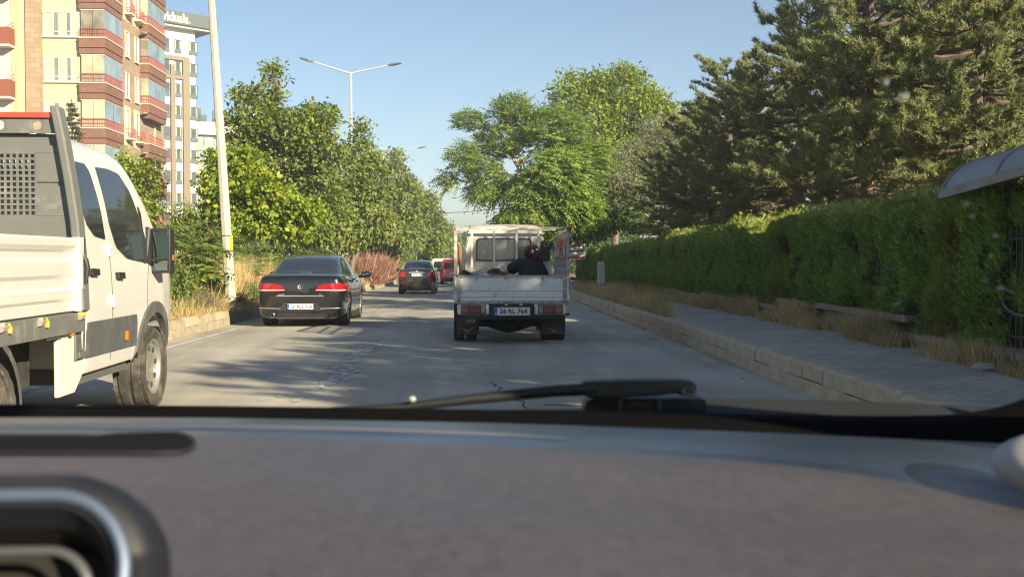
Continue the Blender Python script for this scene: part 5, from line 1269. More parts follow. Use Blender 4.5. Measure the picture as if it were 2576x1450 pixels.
# ---- two vans further ahead
def vsec(y, w, zb, zt, wt, belt=1.05):
    h = zt - belt
    return [(0, y, zb), (w * .6, y, zb), (w * .9, y, zb), (w * .985, y, zb + .12), (w, y, zb + .35), (w, y, belt - .1), (w * .985, y, belt), (w * .985 * .4 + wt * .6, y, belt + h * .6), (wt, y, zt - .09), (wt - .1, y, zt - .01), (wt * .5, y, zt + .01), (0, y, zt + .02)]
def van(name, label, loc, paint, L, W_, H, wr, lamps, rw, pl, bump):
    t = thing(name, label, 'van', loc)
    w, wt = W_ / 2, W_ / 2 * .80
    st = [vsec(0, w * .93, .32, H - .14, wt * .93), vsec(.04, w * .97, .29, H - .06, wt * .97), vsec(.14, w, .27, H - .01, wt), vsec(.8, w, .25, H, wt * 1.02), vsec(L * .5, w, .25, H, wt * 1.02), vsec(L * .64, w, .25, H - .03, wt), vsec(L * .75, w, .25, H * .80, wt * 1.02), vsec(L * .82, w * .99, .25, 1.12, w * .93), vsec(L * .93, w * .95, .27, .98, w * .86), vsec(L, w * .8, .33, .8, w * .72, .75)]
    b = loft(st, 56, 30); cs = [MB().cyl((s_ * (w - .26), y, wr), (s_ * (w + .3), y, wr), wr + .05, n=28) for y in (.85, L - .9) for s_ in (-1, 1)]
    mesh_obj('body', cut(b, cs, 'body'), paint, t); bv = bvh_of(b)
    MB().bx(-w * .8, w * .8, .3, L - .4, .22, .32).build('underbody', DARKST, t)
    for y in (.85, L - .9):
        for s_ in (-1, 1): wheel(t, s_ * (w - .13), y, wr, .2, s_, STEELRIM, 0)
    patch(bv, rw[0], rw[1], from_rear, .006, .02, 16, 6).build('rear_window', GLASS, t, smooth=True)
    for s_ in (-1, 1):
        patch(bv, [(s_ * a, z) for a, z in lamps[0]], [(s_ * a, z) for a, z in lamps[1]], from_rear, .012, .04, 10, 8).build('tail_light', REDLENS, t, smooth=True)
        door_mirror(t, s_ * w, L * .68, 1.15, s_, BLACKPL, .24, .22)
        c = from_right if s_ > 0 else from_left
        patch(bv, [(L * .55, 1.08), (L * .72, 1.08)], [(L * .55, 1.08), (L * .55, H - .25), (L * .64, H - .28), (L * .72, 1.08)], c, .006, .02, 14, 4).build('side_window', GLASS, t)
        patch(bv, [(L * .3, 1.08), (L * .52, 1.08)], [(L * .3, 1.08), (L * .3, H - .25), (L * .52, H - .25), (L * .52, 1.08)], c, .006, .02, 14, 4).build('side_window', GLASS, t)
    patch(bv, [(-w * .9, .30), (w * .9, .30)], [(-w * .9, bump), (w * .9, bump)], from_rear, .02, .05, 14, 4).build('bumper', BLACKPL if paint is REDCAR else paint, t, smooth=True)
    if pl: plate(t, pl[0], 0, -.03, pl[1], .52, .112)
    return t, bv
rv, bv = van('van', 'red compact van seen past the truck side', (-.62, 78.2, G(78)), REDCAR, 4.2, 1.80, 1.80, .31,
    ([(.66, .78), (.82, .78)], [(.66, 1.05), (.70, 1.16), (.82, 1.10)]), ([(-.62, 1.14), (.62, 1.14)], [(-.62, 1.14), (-.54, 1.60), (.54, 1.60), (.62, 1.14)]), ('', .84), .52)
wv, bv = van('van', 'off white tall van just left of the red one', (-1.5, 85.5, G(86)), CREAMCAR, 4.9, 1.92, 1.93, .33,
    ([(.78, .85), (.90, .85)], [(.78, 1.25), (.90, 1.25)]), ([(-.66, 1.22), (.66, 1.22)], [(-.66, 1.22), (-.60, 1.70), (.60, 1.70), (.66, 1.22)]), None, .55)
# ---- white crew cab dropside truck beside the camera
TX, TY = -3.785, 8.15                                     # middle of the cab, back of the cab
dt = thing('dropside_truck', 'white crew cab dropside truck with grey headboard topped by a red strip', 'truck', (TX, TY, 0))
def xs(z): return float(np.interp(z, [.40, .45, .62, .72, 1.05, 1.32, 1.8, 2.08, 2.2, 2.28], [.93, .985, 1.02, 1.03, 1.035, 1.02, .955, .885, .84, .78]))
def tsec(y, top, zb=.46, k=1.0):
    P = [(0, y, zb), (.6 * k, y, zb), (xs(zb) * k * .97, y, zb)]
    for t in (.08, .2, .36, .55, .72, .86, .95): z = zb + t * (top - zb); P.append((xs(z) * k, y, z))
    e = xs(top) * k
    return P + [(e - .05, y, top - .012), (e - .15, y, top + .012), (e * .45, y, top + .03), (0, y, top + .035)]
cabm = loft([tsec(.03, 2.21, .46, .985), tsec(.06, 2.245, .46), tsec(.5, 2.26), tsec(1.1, 2.255), tsec(1.42, 2.205), tsec(1.62, 2.05), tsec(1.85, 1.80), tsec(2.08, 1.52), tsec(2.22, 1.37, .46, .99), tsec(2.45, 1.25, .42, .965), tsec(2.65, 1.08, .38, .91), tsec(2.78, .86, .36, .80), tsec(2.82, .7, .38, .70)], 70, 36)
AX, WR = 1.79, .365
cutters = [MB().cyl((s_ * .74, AX, .40), (s_ * 1.4, AX, .40), .455, n=40) for s_ in (-1, 1)]
mesh_obj('cab', cut(cabm, cutters, 'cab'), WHITE, dt); bv = bvh_of(cabm)
dk = MB()
for s_ in (-1, 1): dk.prism([(AX + .46 * math.cos(t), max(.47, .40 + .46 * math.sin(t))) for t in np.linspace(0, math.pi, 16)], 'x', s_ * .735, s_ * .745)
dk.bx(-.5, .5, -3.1, 2.3, .42, .60); dk.tube([(-.85, AX, .37), (.85, AX, .37)], .06, 8); dk.tube([(-.85, AX - 3.5, .37), (.85, AX - 3.5, .37)], .09, 8); dk.ball((0, AX - 3.5, .37), .19)
dk.bx(.45, .72, -1.15, -.25, .42, .78)
for y in (-3.0, -2.3, -1.6, -.9, -.2): dk.bx(-.95, .95, y, y + .08, .80, .90)
dk.build('chassis', DARKST, dt)
for s_ in (-1, 1):
    c = from_right if s_ > 0 else from_left
    # arch moulding, cladding, sill
    A = [(AX + .45 * math.cos(t), .40 + .45 * math.sin(t)) for t in np.linspace(math.pi * 1.03, -.05, 22)]; B = [(AX + .55 * math.cos(t), .40 + .55 * math.sin(t)) for t in np.linspace(math.pi * 1.0, -.02, 22)]
    patch(bv, A, B, c, .022, .05, 24, 2).build('arch_moulding', GREYPL, dt, smooth=True)
    patch(bv, [(.02, .60), (1.26, .60)], [(.02, .60), (.02, .86), (1.25, .86), (1.26, .60)], c, .012, .03, 20, 4).build('side_cladding', GREYPL, dt, smooth=True)
    patch(bv, [(.02, .45), (1.28, .45)], [(.02, .455), (1.28, .455)], c, .06, .12, 12, 1).build('sill_step', GREYPL, dt, smooth=True)
    for y in (.61, 1.5):
        P = [(y, .46), (y, 1.0), (y + .0, 1.35)] if y < 1 else [(1.56, .88), (1.58, 1.1), (1.66, 1.30)]
        patch(bv, P, [(a + .009, b) for a, b in P], c, .003, .012, 14, 1).build('door_seam', M('seam shadow gap', (.10, .10, .09), .9), dt)
    # windows: rear quarter glass and front door glass
    q1 = patch(bv, [(.085, 1.99), (.10, 1.72), (.17, 1.58), (.30, 1.50), (.545, 1.48)], [(.085, 1.99), (.14, 2.055), (.40, 2.055), (.475, 2.0), (.53, 1.7), (.545, 1.48)], c, .008, .02, 26, 6)
    q1.build('side_window', GLASS, dt, smooth=True)
    q2 = patch(bv, [(.66, 2.05), (.70, 1.60), (.80, 1.42), (1.05, 1.33), (1.78, 1.28)], [(.66, 2.05), (.95, 2.06), (1.22, 2.04), (1.42, 1.90), (1.78, 1.28)], c, .008, .02, 30, 6)
    q2.build('side_window', GLASS, dt, smooth=True)
    patch(bv, [(1.52, 1.29), (1.56, 1.78)], [(1.56, 1.29), (1.60, 1.72)], c, .014, .02, 8, 1).build('window_bar', BLACKPL, dt)
    for y, z in ((.10, 1.235), (.72, 1.20)):
        h = patch(bv, [(y, z - .03), (y + .15, z - .035)], [(y, z + .02), (y + .15, z + .015)], c, .035, .05, 8, 2).build('door_handle', BLACKPL, dt, smooth=True)
    for y, z in ((.585, 1.02), (.585, 1.42)):
        MB().box((s_ * (xs(z) + .012), y + .02, z), (.03, .05, .05)).box((s_ * (xs(z) + .012), y + .02, z - .05), (.025, .03, .05)).build('hinge', WHITE, dt, bevel=.006)
    MB().box((s_ * 1.045, .95, .70), (.02, .055, .075)).build('side_marker', AMBER, dt, bevel=.008)
    wheel(dt, s_ * .91, AX, WR, .255, s_, STEELRIM, 0, dish=.0)
    wheel(dt, s_ * .92, AX - 3.5, WR, .235, s_, STEELRIM, 0, dish=-.05)
    wheel(dt, s_ * .665, AX - 3.5, WR, .235, s_, STEELRIM, 0, dish=-.05)
    # big door mirror
    mm = MB(); mx = s_ * 1.105
    mm.box((mx, 1.82, 1.40), (.175, .15, .40)); mm.tube([(s_ * .98, 1.86, 1.30), (s_ * 1.10, 1.86, 1.28)], [.05, .04], 8); mm.tube([(s_ * .98, 1.90, 1.45), (s_ * 1.02, 1.86, 1.42)], [.04, .03], 8)
    mo = mm.build('door_mirror', BLACKPL, dt, smooth=True, bevel=.065, seg=5)
    MB().box((mx, 1.742, 1.455), (.14, .012, .245)).build('mirror_glass', MIRROR, mo, bevel=.03, seg=3)
    MB().box((mx, 1.742, 1.27), (.14, .014, .10)).build('mirror_glass', MIRROR, mo, bevel=.03, seg=3)
    MB().box((mx + s_ * .082, 1.84, 1.34), (.012, .07, .06)).build('indicator', AMBER, mo, bevel=.006)
    MB().prism([(1.60, 1.29), (1.80, 1.24), (1.95, 1.30), (1.72, 1.62)], 'x', s_ * .93, s_ * 1.03).build('mirror_base', BLACKPL, dt, bevel=.02)
patch(bv, [(-.80, 1.48), (.80, 1.48)], [(-.80, 1.5), (-.68, 2.1), (.68, 2.1), (.80, 1.5)], lambda q: (Vector((q[0], 6, q[1])), Vector((0, -1, 0))), .006, .02, 16, 8).build('windscreen', GLASS, dt)
MB().bx(-.7, .7, .02, .04, 1.45, 2.0).build('rear_window', GLASS, dt)
# skirt behind the cab, step bracket, rear mudguards
SK = M('dusty white plastic', (.62, .58, .48), .6, var=.06, dirt=(.42, .36, .27), damt=.25)
for s_ in (-1, 1):
    MB().prism([(-.42, .80), (-.22, .92), (.02, .84), (.02, .60), (.10, .50), (-.10, .36), (-.42, .36)], 'x', s_ * .985, s_ * .99 - s_ * .04).build('side_skirt', SK, dt, bevel=.01)
    A = [(AX - 3.5 + .50 * math.cos(t), .40 + .46 * math.sin(t)) for t in np.linspace(-.25, math.pi + .25, 18)]
    gm = MB(); gm.sheet([[(s_ * 1.03, y, z) for y, z in A], [(s_ * 1.03, (y - AX + 3.5) * 1.09 + AX - 3.5, (z - .4) * 1.1 + .4) for y, z in A], [(s_ * .52, (y - AX + 3.5) * 1.09 + AX - 3.5, (z - .4) * 1.1 + .4) for y, z in A], [(s_ * .52, y, z) for y, z in A]])
    gm.build('mudguard', GREYPL, dt, smooth=True)
    MB().box((s_ * .98, -.05, .74), (.05, .14, .30), top=.7).box((s_ * 1.0, -.05, .63), (.06, .12, .05)).build('step_bracket', GREYPL, dt, bevel=.01)
    MB().box((s_ * 1.0, -.55, .82), (.03, .30, .08)).build('marker_bracket', GREYPL, dt, bevel=.008)
    MB().box((s_ * 1.02, -.24, .825), (.025, .055, .085)).build('side_marker', AMBER, dt, bevel=.008)
# load bed: side boards with ribs, under rail, floor, headboard
BW = 1.035
for s_ in (-1, 1):
    pr = [(0, .955), (0, 1.03), (.014, 1.05), (.014, 1.11), (-.004, 1.13), (-.004, 1.19), (.014, 1.215), (.014, 1.31), (-.004, 1.33), (-.004, 1.375), (.016, 1.39), (.03, 1.42), (.03, 1.465), (.018, 1.48), (-.02, 1.48), (-.028, 1.46), (-.028, .955)]
    P = [(s_ * (BW - .03 + a), z) for a, z in pr]
    m = MB(); n = len(P)
    m.add([(x, y, z) for y in (-3.2, -.06) for x, z in P], [tuple(range(n)), tuple(range(2 * n - 1, n - 1, -1))] + [(i, (i + 1) % n, n + (i + 1) % n, n + i) for i in range(n)])
    sb = m.build('side_board', WHITE, dt, bevel=.003)
    MB().bx(s_ * (BW - .045), s_ * (BW + .012), -.145, -.055, .95, 1.485).build('corner_post', WHITE, dt, bevel=.006)
    MB().bx(s_ * (BW + .004), s_ * (BW + .012), -.058, -.035, .95, 1.48).build('post_gap', INK, dt)
    MB().bx(s_ * (BW - .05), s_ * BW, -3.2, -.02, .80, .94).build('bed_rail', GREYST, dt, bevel=.006)
    lp = MB(); x = s_ * (BW + .014)
    lp.box((x, -.10, 1.235), (.02, .065, .26)).build('latch_plate', ZINC, dt, bevel=.012)
    MB().tube([(x + s_ * .02, -.10, 1.33), (x + s_ * .035, -.10, 1.27), (x + s_ * .02, -.095, 1.15)], [.02, .018, .014], 8).build('latch_handle', BLACKPL, dt, smooth=True)
    for y in (-1.45, -.85, -.10):
        c0 = Vector((s_ * (BW + .01), y, .915))
        MB().cyl(c0 + Vector((0, -.07, -.005)), c0 + Vector((0, .0, 0)), .022, n=10).box(c0 + Vector((0, -.02, .01)), (.035, .05, .04)).build('catch', ZINC, dt, smooth=True)
        if y < -.2: MB().tube([c0 + Vector((.0, .0, .012)), c0 + Vector((0, .05, .015)), c0 + Vector((0, .075, -.005)), c0 + Vector((0, .07, -.04))], .013, 8).build('catch_lever', YELLOWPL, dt, smooth=True)
        else: MB().box(c0 + Vector((0, -.02, .005)), (.04, .09, .045)).build('catch_lever', YELLOWPL, dt, bevel=.008)
MB().bx(-BW + .05, BW - .05, -3.2, -.05, .90, .95).build('bed_floor', GREYST, dt)
MB().bx(-BW + .04, BW - .04, -3.24, -3.2, .955, 1.46).build('tailgate', WHITE, dt, bevel=.005)
# headboard: folded sheet with a pierced window field and two round holes
hb = MB(); y0 = -.03
def hx(z): return float(np.interp(z, [.95, 1.5, 2.0, 2.42], [1.02, 1.0, .93, .855]))
GX0, GX1, GZ0, GZ1 = -.16, .60, 1.52, 2.14                # window field, right half; mirrored on the left
holes = []
nxh, nzh = 7, 11
rows_z = [.95, 1.14, 1.20]
def panel(x0, x1, z0, z1, y=0.0): hb.bx(x0, x1, y0 - .012 + y, y0 + y, z0, z1)
zc = [(.95, 1.24, 0), (1.24, 1.29, .018), (1.29, 1.64, 0), (1.64, 1.86, 0), (1.86, 1.885, .014), (1.885, 2.095, 0), (2.095, 2.15, 0), (2.15, 2.235, .03), (2.235, 2.345, -.02)]
fx0, fx1 = .395, .70                                      # pierced field between these |x|
for s_ in (-1, 1):
    for a, b, dy in zc:
        if 1.64 < (a + b) / 2 < 2.095:
            for p0, p1 in ((0, fx0), (fx1, hx((a + b) / 2))): panel(min(s_ * p0, s_ * p1), max(s_ * p0, s_ * p1), a, b, dy)
            n = 11
            zz0, zz1 = a, b
        elif b > 2.3:
            xx = [0, .416, .496, .68, .76, hx(2.3)]         # two round holes: built as ringed gaps
            [panel(min(s_ * p, s_ * p2), max(s_ * p, s_ * p2), a, b, dy) for p, p2 in ((0, .416), (.496, .68), (.76, xx[-1]))]
            for cx in (.456, .72):
                for z0, z1 in ((a, 2.253), (2.333, b)): panel(s_ * cx - .0401, s_ * cx + .0401, z0, z1, dy)
                yy = y0 - .006 + dy; ring = MB(); cc = []
                for k in range(24):
                    t = 2 * math.pi * k / 24; r2 = min(.0401 / max(abs(math.cos(t)), 1e-3), .0401 / max(abs(math.sin(t)), 1e-3)); cc.append((t, r2))
                for yv in (yy - .006, yy + .006):
                    base = len(hb.v); hb.v += [(s_ * cx + .033 * math.cos(t), yv, 2.293 + .033 * math.sin(t)) for t, r2 in cc] + [(s_ * cx + r2 * math.cos(t), yv, 2.293 + r2 * math.sin(t)) for t, r2 in cc]
                    hb.f += [(base + k, base + (k + 1) % 24, base + 24 + (k + 1) % 24, base + 24 + k) for k in range(24)]
        else: panel(-hx((a + b) / 2) if s_ < 0 else 0, 0 if s_ < 0 else hx((a + b) / 2), a, b, dy)
hb.build('headboard', GREYST, dt, bevel=.003)
for s_ in (-1, 1):
    # square holes of about 4 cm: bars 1.7 cm wide left between them
    g = MB(); p = (fx1 - fx0) / 7; g.s = 1
    for i in range(8): g.bx(s_ * (fx0 + i * p) - .0085, s_ * (fx0 + i * p) + .0085, y0 - .010, y0 - .002, 1.64, 2.095)
    pz = .455 / 11
    for k in range(12): g.bx(min(s_ * fx0, s_ * fx1), max(s_ * fx0, s_ * fx1), y0 - .0115, y0 - .0005, 1.64 + k * pz - .0075, 1.64 + k * pz + .0075)
    g.build('pierced_field', GREYST, dt)
    P = [(s_ * hx(z) + s_ * (.005 if z < 2.3 else .0), -.075 + .0, z) for z in (.95, 1.3, 1.6, 1.9, 2.2, 2.43)]
    st = MB(); rows = []
    for (x, y, z) in P: rows.append([(x - s_ * .03, y - .04, z), (x + s_ * .035, y - .04, z), (x + s_ * .035, y + .10, z), (x - s_ * .03, y + .10, z)])
    st.sheet(rows, True); st.f.append((0, 1, 2, 3)); k = len(st.v); st.f.append((k - 1, k - 2, k - 3, k - 4))
    st.build('headboard_post', GREYST, dt, bevel=.015, seg=3)
MB().bx(-.835, .835, y0 - .055, y0 + .01, 2.345, 2.385).build('red_strip', REDSTRIP, dt, bevel=.004)

# ---- old white truck ahead, with cage and passenger
KX, KY = .79, 17.0
kt = thing('flatbed_truck', 'old white flatbed truck with rusty cage and plate 26 RL 764', 'truck', (KX, KY, G(17.3)))
HW = .885
# tailgate, ribbed sheet
pr = [(.0, .680), (.0, .715), (.014, .725), (.014, .735), (.0, .745), (.0, .80), (.016, .812), (.016, .83), (.0, .842), (.0, 1.015), (.012, 1.022), (.012, 1.036), (.0, 1.043), (.0, 1.063), (.045, 1.063), (.045, .680)]
m = MB(); n = len(pr)
m.add([(x, y, z) for x in (-.845, .845) for y, z in pr], [tuple(range(n)), tuple(range(2 * n - 1, n - 1, -1))] + [(i, (i + 1) % n, n + (i + 1) % n, n + i) for i in range(n)])
tg = m.build('tailgate', OLDWHITE, kt, bevel=.003)
MB().bx(-.845, .845, -.02, .05, 1.0635, 1.083).bx(-.86, -.80, -.014, -.001, .682, 1.06).bx(.80, .86, -.014, -.001, .682, 1.06).build('tailgate_rim', RUSTED, kt, bevel=.004)
MB().bx(-.895, .895, -.015, .05, .640, .675).build('bed_edge', RUSTED, kt, bevel=.005)
for x in (-.55, -.1, .48): MB().bx(x - .012, x + .012, -.006, .0, 1.0, 1.06).build('hook_strip', RUSTED, kt)
for s_ in (-1, 1):
    m = MB(); x0 = s_ * .865; x1 = s_ * .905
    m.bx(x0, x1, .0, 2.42, .68, 1.06)
    for z in (.74, .84, .98): m.bx(x1, x1 + s_ * .012, .05, 2.40, z, z + .03)
    m.build('side_board', OLDWHITE, kt, bevel=.004)
    MB().tube([(s_ * .885, -.02, 1.05), (s_ * .905, -.035, .97), (s_ * .89, -.03, .9), (s_ * .90, -.02, .78)], [.012, .016, .010, .012], 6).build('side_latch', RUSTED, kt)
    MB().bx(s_ * .862, s_ * .91, -.012, .01, .69, 1.055).build('corner_post', OLDWHITE, kt, bevel=.004)
    # cage: posts, top rail sloping forwards, sheet and close bars
    zr, zf = 1.815, 1.74
    MB().bx(s_ * .855, s_ * .90, .0, .05, 1.06, zr).build('cage_post', RUSTED, kt, bevel=.004)
    MB().bx(s_ * .855, s_ * .895, 2.30, 2.34, 1.06, zf).build('cage_post', RUSTED, kt, bevel=.004)
    MB().add([(s_ * .86, .0, zr - .035), (s_ * .90, .0, zr - .035), (s_ * .90, .0, zr), (s_ * .86, .0, zr), (s_ * .86, 2.34, zf - .035), (s_ * .90, 2.34, zf - .035), (s_ * .90, 2.34, zf), (s_ * .86, 2.34, zf)], [(0, 1, 2, 3), (7, 6, 5, 4), (0, 4, 5, 1), (1, 5, 6, 2), (2, 6, 7, 3), (3, 7, 4, 0)]).build('cage_rail', CABWHITE, kt)
    for h in (1.36, 1.52): MB().bx(s_ * .868, s_ * .892, .05, 2.30, h, h + .025).build('cage_rail', RUSTED, kt)
    bm_ = MB().bx(-.008, .008, -.008, .008, 0, 1.0).mesh('cage_bar')
    bm_.materials.append(RUSTED if s_ > 0 else RUST)
    for k in range(17):
        y = .16 + k * .125; o = mesh_obj('cage_bar', bm_, None, kt); o.location = (s_ * .878, y, 1.06); o.scale = (1, 1, (zr - .035) + (zf - zr) * y / 2.34 - 1.06)
MB().bx(-.86, .90, -.005, .03, 1.795, 1.83).build('cage_rail', RUSTED, kt, bevel=.004).rotation_euler = (0, R(-.55), 0)
MB().box((.90, .0, 1.80), (.05, .06, .06)).build('rust_joint', RUST, kt, bevel=.008)
MB().tube([(-.86, .02, 1.60), (-.83, .04, 1.56), (-.81, .03, 1.50), (-.80, .02, 1.12)], [.02, .028, .03, .022], 8).build('rusty_pipe', RUST, kt, smooth=True)
# banner plate wired to the right cage side
bn = MB().bx(.850, .856, .25, 1.75, 1.40, 1.74).build('sign_sheet', M('faded banner', (.46, .36, .28), .7, var=.15, dirt=(.25, .14, .08), damt=.5), kt)
q = random.Random(8); sg = MB()
for k in range(16):
    y = .36 + k * .085; h = q.uniform(.1, .2); z = 1.60 + q.uniform(-.02, .02); a = q.uniform(-.25, .25); sg.box((.8475, y, z), (.003, .022, h), (a, 0, 0))
    if k % 3 == 0: sg.box((.8475, y + .04, z + q.uniform(-.07, .07)), (.003, .07, .022))
sg.build('painted_stroke', REDSTRIP, bn)
sb_ = MB()
for k in range(3): sb_.tube([(.8475, .7 + k * .2 + .08 * math.cos(t), 1.47 + .045 * math.sin(t)) for t in np.linspace(.5, 5.2, 9)], .008, 5)
sb_.build('painted_stroke', M('dull blue ink', (.12, .14, .25), .7), bn)
# front rack bars and cab
HB = 2.30
for x in (-.60, -.21, .19, .58): MB().bx(x - .022, x + .022, HB, HB + .035, .72, 1.85).build('rack_bar', CABWHITE, kt, bevel=.004)
MB().bx(-.88, .88, HB - .004, HB + .039, 1.835, 1.865).build('rack_rail', CABWHITE, kt, bevel=.004)
def ksec(y, zt, w, wt, zb=.55):
    return [(0, y, zb), (w * .7, y, zb), (w, y, zb), (w * 1.005, y, .9), (w, y, 1.15), (w * .35 + wt * .65, y, 1.55), (wt + .03, y, zt - .10), (wt - .05, y, zt - .015), (wt * .5, y, zt), (0, y, zt + .008)]
kc = loft([ksec(2.50, 1.84, .83, .60), ksec(2.515, 1.875, .85, .62), ksec(2.56, 1.91, .862, .635), ksec(3.0, 1.955, .865, .64), ksec(3.5, 1.95, .865, .64), ksec(3.9, 1.75, .86, .66), ksec(4.2, 1.3, .85, .74), ksec(4.35, 1.0, .83, .75)], 40, 30)
kc.build('cab', CABWHITE, kt, smooth=True, angle=45); bk = bvh_of(kc)
patch(bk, [(-.52, 1.30), (.46, 1.30)], [(-.52, 1.31), (-.52, 1.66), (-.48, 1.70), (.42, 1.70), (.46, 1.66), (.46, 1.31)], from_rear, .012, .03, 30, 4).build('window_frame', BLACKPL, kt)
wnd = patch(bk, [(-.50, 1.32), (.44, 1.32)], [(-.50, 1.33), (-.50, 1.65), (-.47, 1.68), (.41, 1.68), (.44, 1.65), (.44, 1.33)], from_rear, .018, .02, 30, 4).build('rear_window', GLASSGREY, kt)
MB().lathe([(.034, 0), (.034, .004)], (-.34, 2.478, 1.60), (0, -1, 0), 16).build('sticker', M('cream sticker', (.6, .55, .42), .6), wnd)
MB().box((-.38, 2.478, 1.45), (.085, .004, .06)).build('sticker', M('pale yellow sticker', (.55, .52, .25), .6), wnd)
MB().box((.33, 2.478, 1.61), (.07, .004, .09)).build('sticker', M('grey paper', (.4, .42, .42), .6), wnd)
for s_ in (-1, 1):      # pressed ribs at the cab corners
    for a in (.62, .72): patch(bk, [(s_ * (a + .04), .75), (s_ * a, 1.3), (s_ * (a - .10), 1.72)], [(s_ * (a + .065), .75), (s_ * (a + .025), 1.3), (s_ * (a - .075), 1.72)], from_rear, .012, .02, 12, 2).build('pressed_rib', CABWHITE, kt, smooth=True)
patch(bk, [(-.66, 1.775), (.66, 1.775)], [(-.66, 1.79), (.66, 1.79)], from_rear, .012, .02, 20, 1).build('pressed_rib', CABWHITE, kt)
MB().box((.69, 2.43, 1.43), (.20, .09, .26)).build('air_snorkel', BLACKPL, kt, bevel=.03, seg=3); MB().tube([(.66, 2.43, 1.55), (.66, 2.43, 1.66)], .022, 10).build('air_snorkel', BLACKPL, kt)
MB().tube([(.72, 2.44, 1.1), (.70, 2.44, .75)], .05, 10).build('air_hose', BLACKPL, kt)
MB().bx(-.86, .86, .02, 2.42, .63, .70).build('bed_floor', RUSTED, kt)
# lamp boards, lamps, plate, chassis
for s_ in (-1, 1):
    MB().bx(min(s_ * .35, s_ * .85), max(s_ * .35, s_ * .85), -.01, .05, .465, .635).build('lamp_board', OLDWHITE, kt, bevel=.03, seg=3)
    def lens(a, b, mt, nm, par=kt):
        return MB().bx(min(s_ * a, s_ * b), max(s_ * a, s_ * b), -.04, -.008, .488, .612).build(nm, mt, par, bevel=.012, seg=3)
    lh = MB().bx(min(s_ * .405, s_ * .795), max(s_ * .405, s_ * .795), -.022, -.008, .478, .622).build('tail_light', BLACKPL, kt, bevel=.01)
    lens(.415, .485, M('grey lens', (.22, .17, .17), .35), 'reverse_lens', lh); lens(.487, .67, REDLENSDULL, 'red_lens', lh)
    MB().bx(min(s_ * .672, s_ * .788), max(s_ * .672, s_ * .788), -.04, -.008, .488, .612).build('amber_lens', AMBERDULL, lh, bevel=.045, seg=5)
    MB().tube([(s_ * .84, .0, .47), (s_ * .90, .0, .475)], .018, 8).build('bracket', DARKST, kt)
    for x in (.62, .82): wheel(kt, s_ * (x), 1.05, .305, .16, s_, STEELRIM, 0)
    wheel(kt, s_ * .72, 3.5, .31, .19, s_, STEELRIM, 0)
    MB().bx(min(s_ * .50, s_ * .86), max(s_ * .50, s_ * .86), .56, .575, .13, .47).build('mud_flap', M('dusty rubber flap', (.05, .047, .042), .85, var=.3, scale=6, dirt=(.12, .10, .08), damt=.4), kt)
    MB().add([(s_ * .545, .552, .27), (s_ * .83, .552, .27), (s_ * .69, .552, .15), (s_ * .69, .552, .19)], [(0, 3, 2), (3, 1, 2)]).build('flap_emblem', M('faded flap print', (.28, .17, .12), .8, var=.3, scale=20), kt)
    MB().bx(min(s_ * .30, s_ * .40), max(s_ * .30, s_ * .40), .1, 3.6, .44, .58).build('chassis_rail', DARKST, kt)
    MB().tube([(s_ * .45, .35, .36), (s_ * .45, 1.05, .27), (s_ * .45, 1.75, .36)], .035, 6).build('leaf_spring', DARKST, kt)
MB().bx(-.84, .84, .03, .10, .40, .47).bx(-.6, .6, .5, .58, .36, .46).bx(-.34, .34, .0, .06, .45, .63).build('rear_beam', DARKST, kt)
MB().tube([(-.8, 1.05, .30), (-.35, 1.05, .285), (-.12, 1.05, .27), (.12, 1.05, .27), (.35, 1.05, .285), (.8, 1.05, .30)], [.06, .07, .13, .13, .07, .06], 12).ball((0, 1.0, .27), (.17, .16, .15)).build('rear_axle', DARKST, kt, smooth=True)
MB().bx(-.5, .5, .9, 2.3, .33, .44).build('under_tank', DARKST, kt)
plate(kt, '26 RL 764', .0, -.045, .522, .56, .125, PLATEDIRTY)
MB().bx(-.30, .30, -.03, .0, .585, .64).build('plate_bracket', DARKST, kt)
for x in (-.09, .14): MB().ball((x, -.03, .625), (.03, .02, .015), 10, 6).build('plate_lamp', M('dusty lamp glass', (.5, .48, .45), .4), kt, smooth=True)
MB().box((-.64, .3, .36), (.15, .02, .07)).build('reflector', M('pale pink reflector', (.35, .18, .18), .5), kt)
# load beside the woman: folded sheets and bags
def sack(name, label, x, y, z, r, mat, sd):
    m = MB().ball((0, 0, 0), r, 14, 10, .35, sd); o = m.build(name, mat, None, smooth=True, angle=80); o.location = (KX + x, KY + y, G(17.3) + z); return tag(o, label, 'bag', 'bags in the truck bed')
sack('bag', 'dark grey bag leaning at the left end of the tailgate', -.72, .35, .93, (.18, .22, .22), M('dark grey cloth', (.09, .09, .10), .9, var=.3), 1)
sack('bag', 'grey shiny bag pile beside the dark grey bag on the truck', -.52, .30, .95, (.20, .2, .20), M('grey plastic sheet', (.22, .23, .26), .4, var=.3), 2)
sack('bag', 'blue bag lying in the truck bed behind the tailgate', -.32, .28, .93, (.14, .16, .17), M('blue plastic bag', (.06, .15, .34), .4, var=.3), 3)
sack('bag', 'maroon round bag at the back of the truck bed load', -.24, .8, .95, (.20, .2, .22), M('maroon cloth', (.07, .035, .04), .9, var=.3), 4)
fs = MB(); 
for i, (x, z, w, a) in enumerate(((-.60, 1.10, .30, .5), (-.50, 1.12, .26, -.6), (-.68, 1.08, .22, .25))): fs.box((x, .24 + i * .05, z), (w, .2, .02), (0, a, .2))
o = fs.build('folded_sheet', M('grey cardboard', (.26, .27, .29), .7, var=.3), None, bevel=.004); o.location = (KX, KY, G(17.3)); tag(o, 'folded grey sheets sticking up over the left of the tailgate', 'sheets')

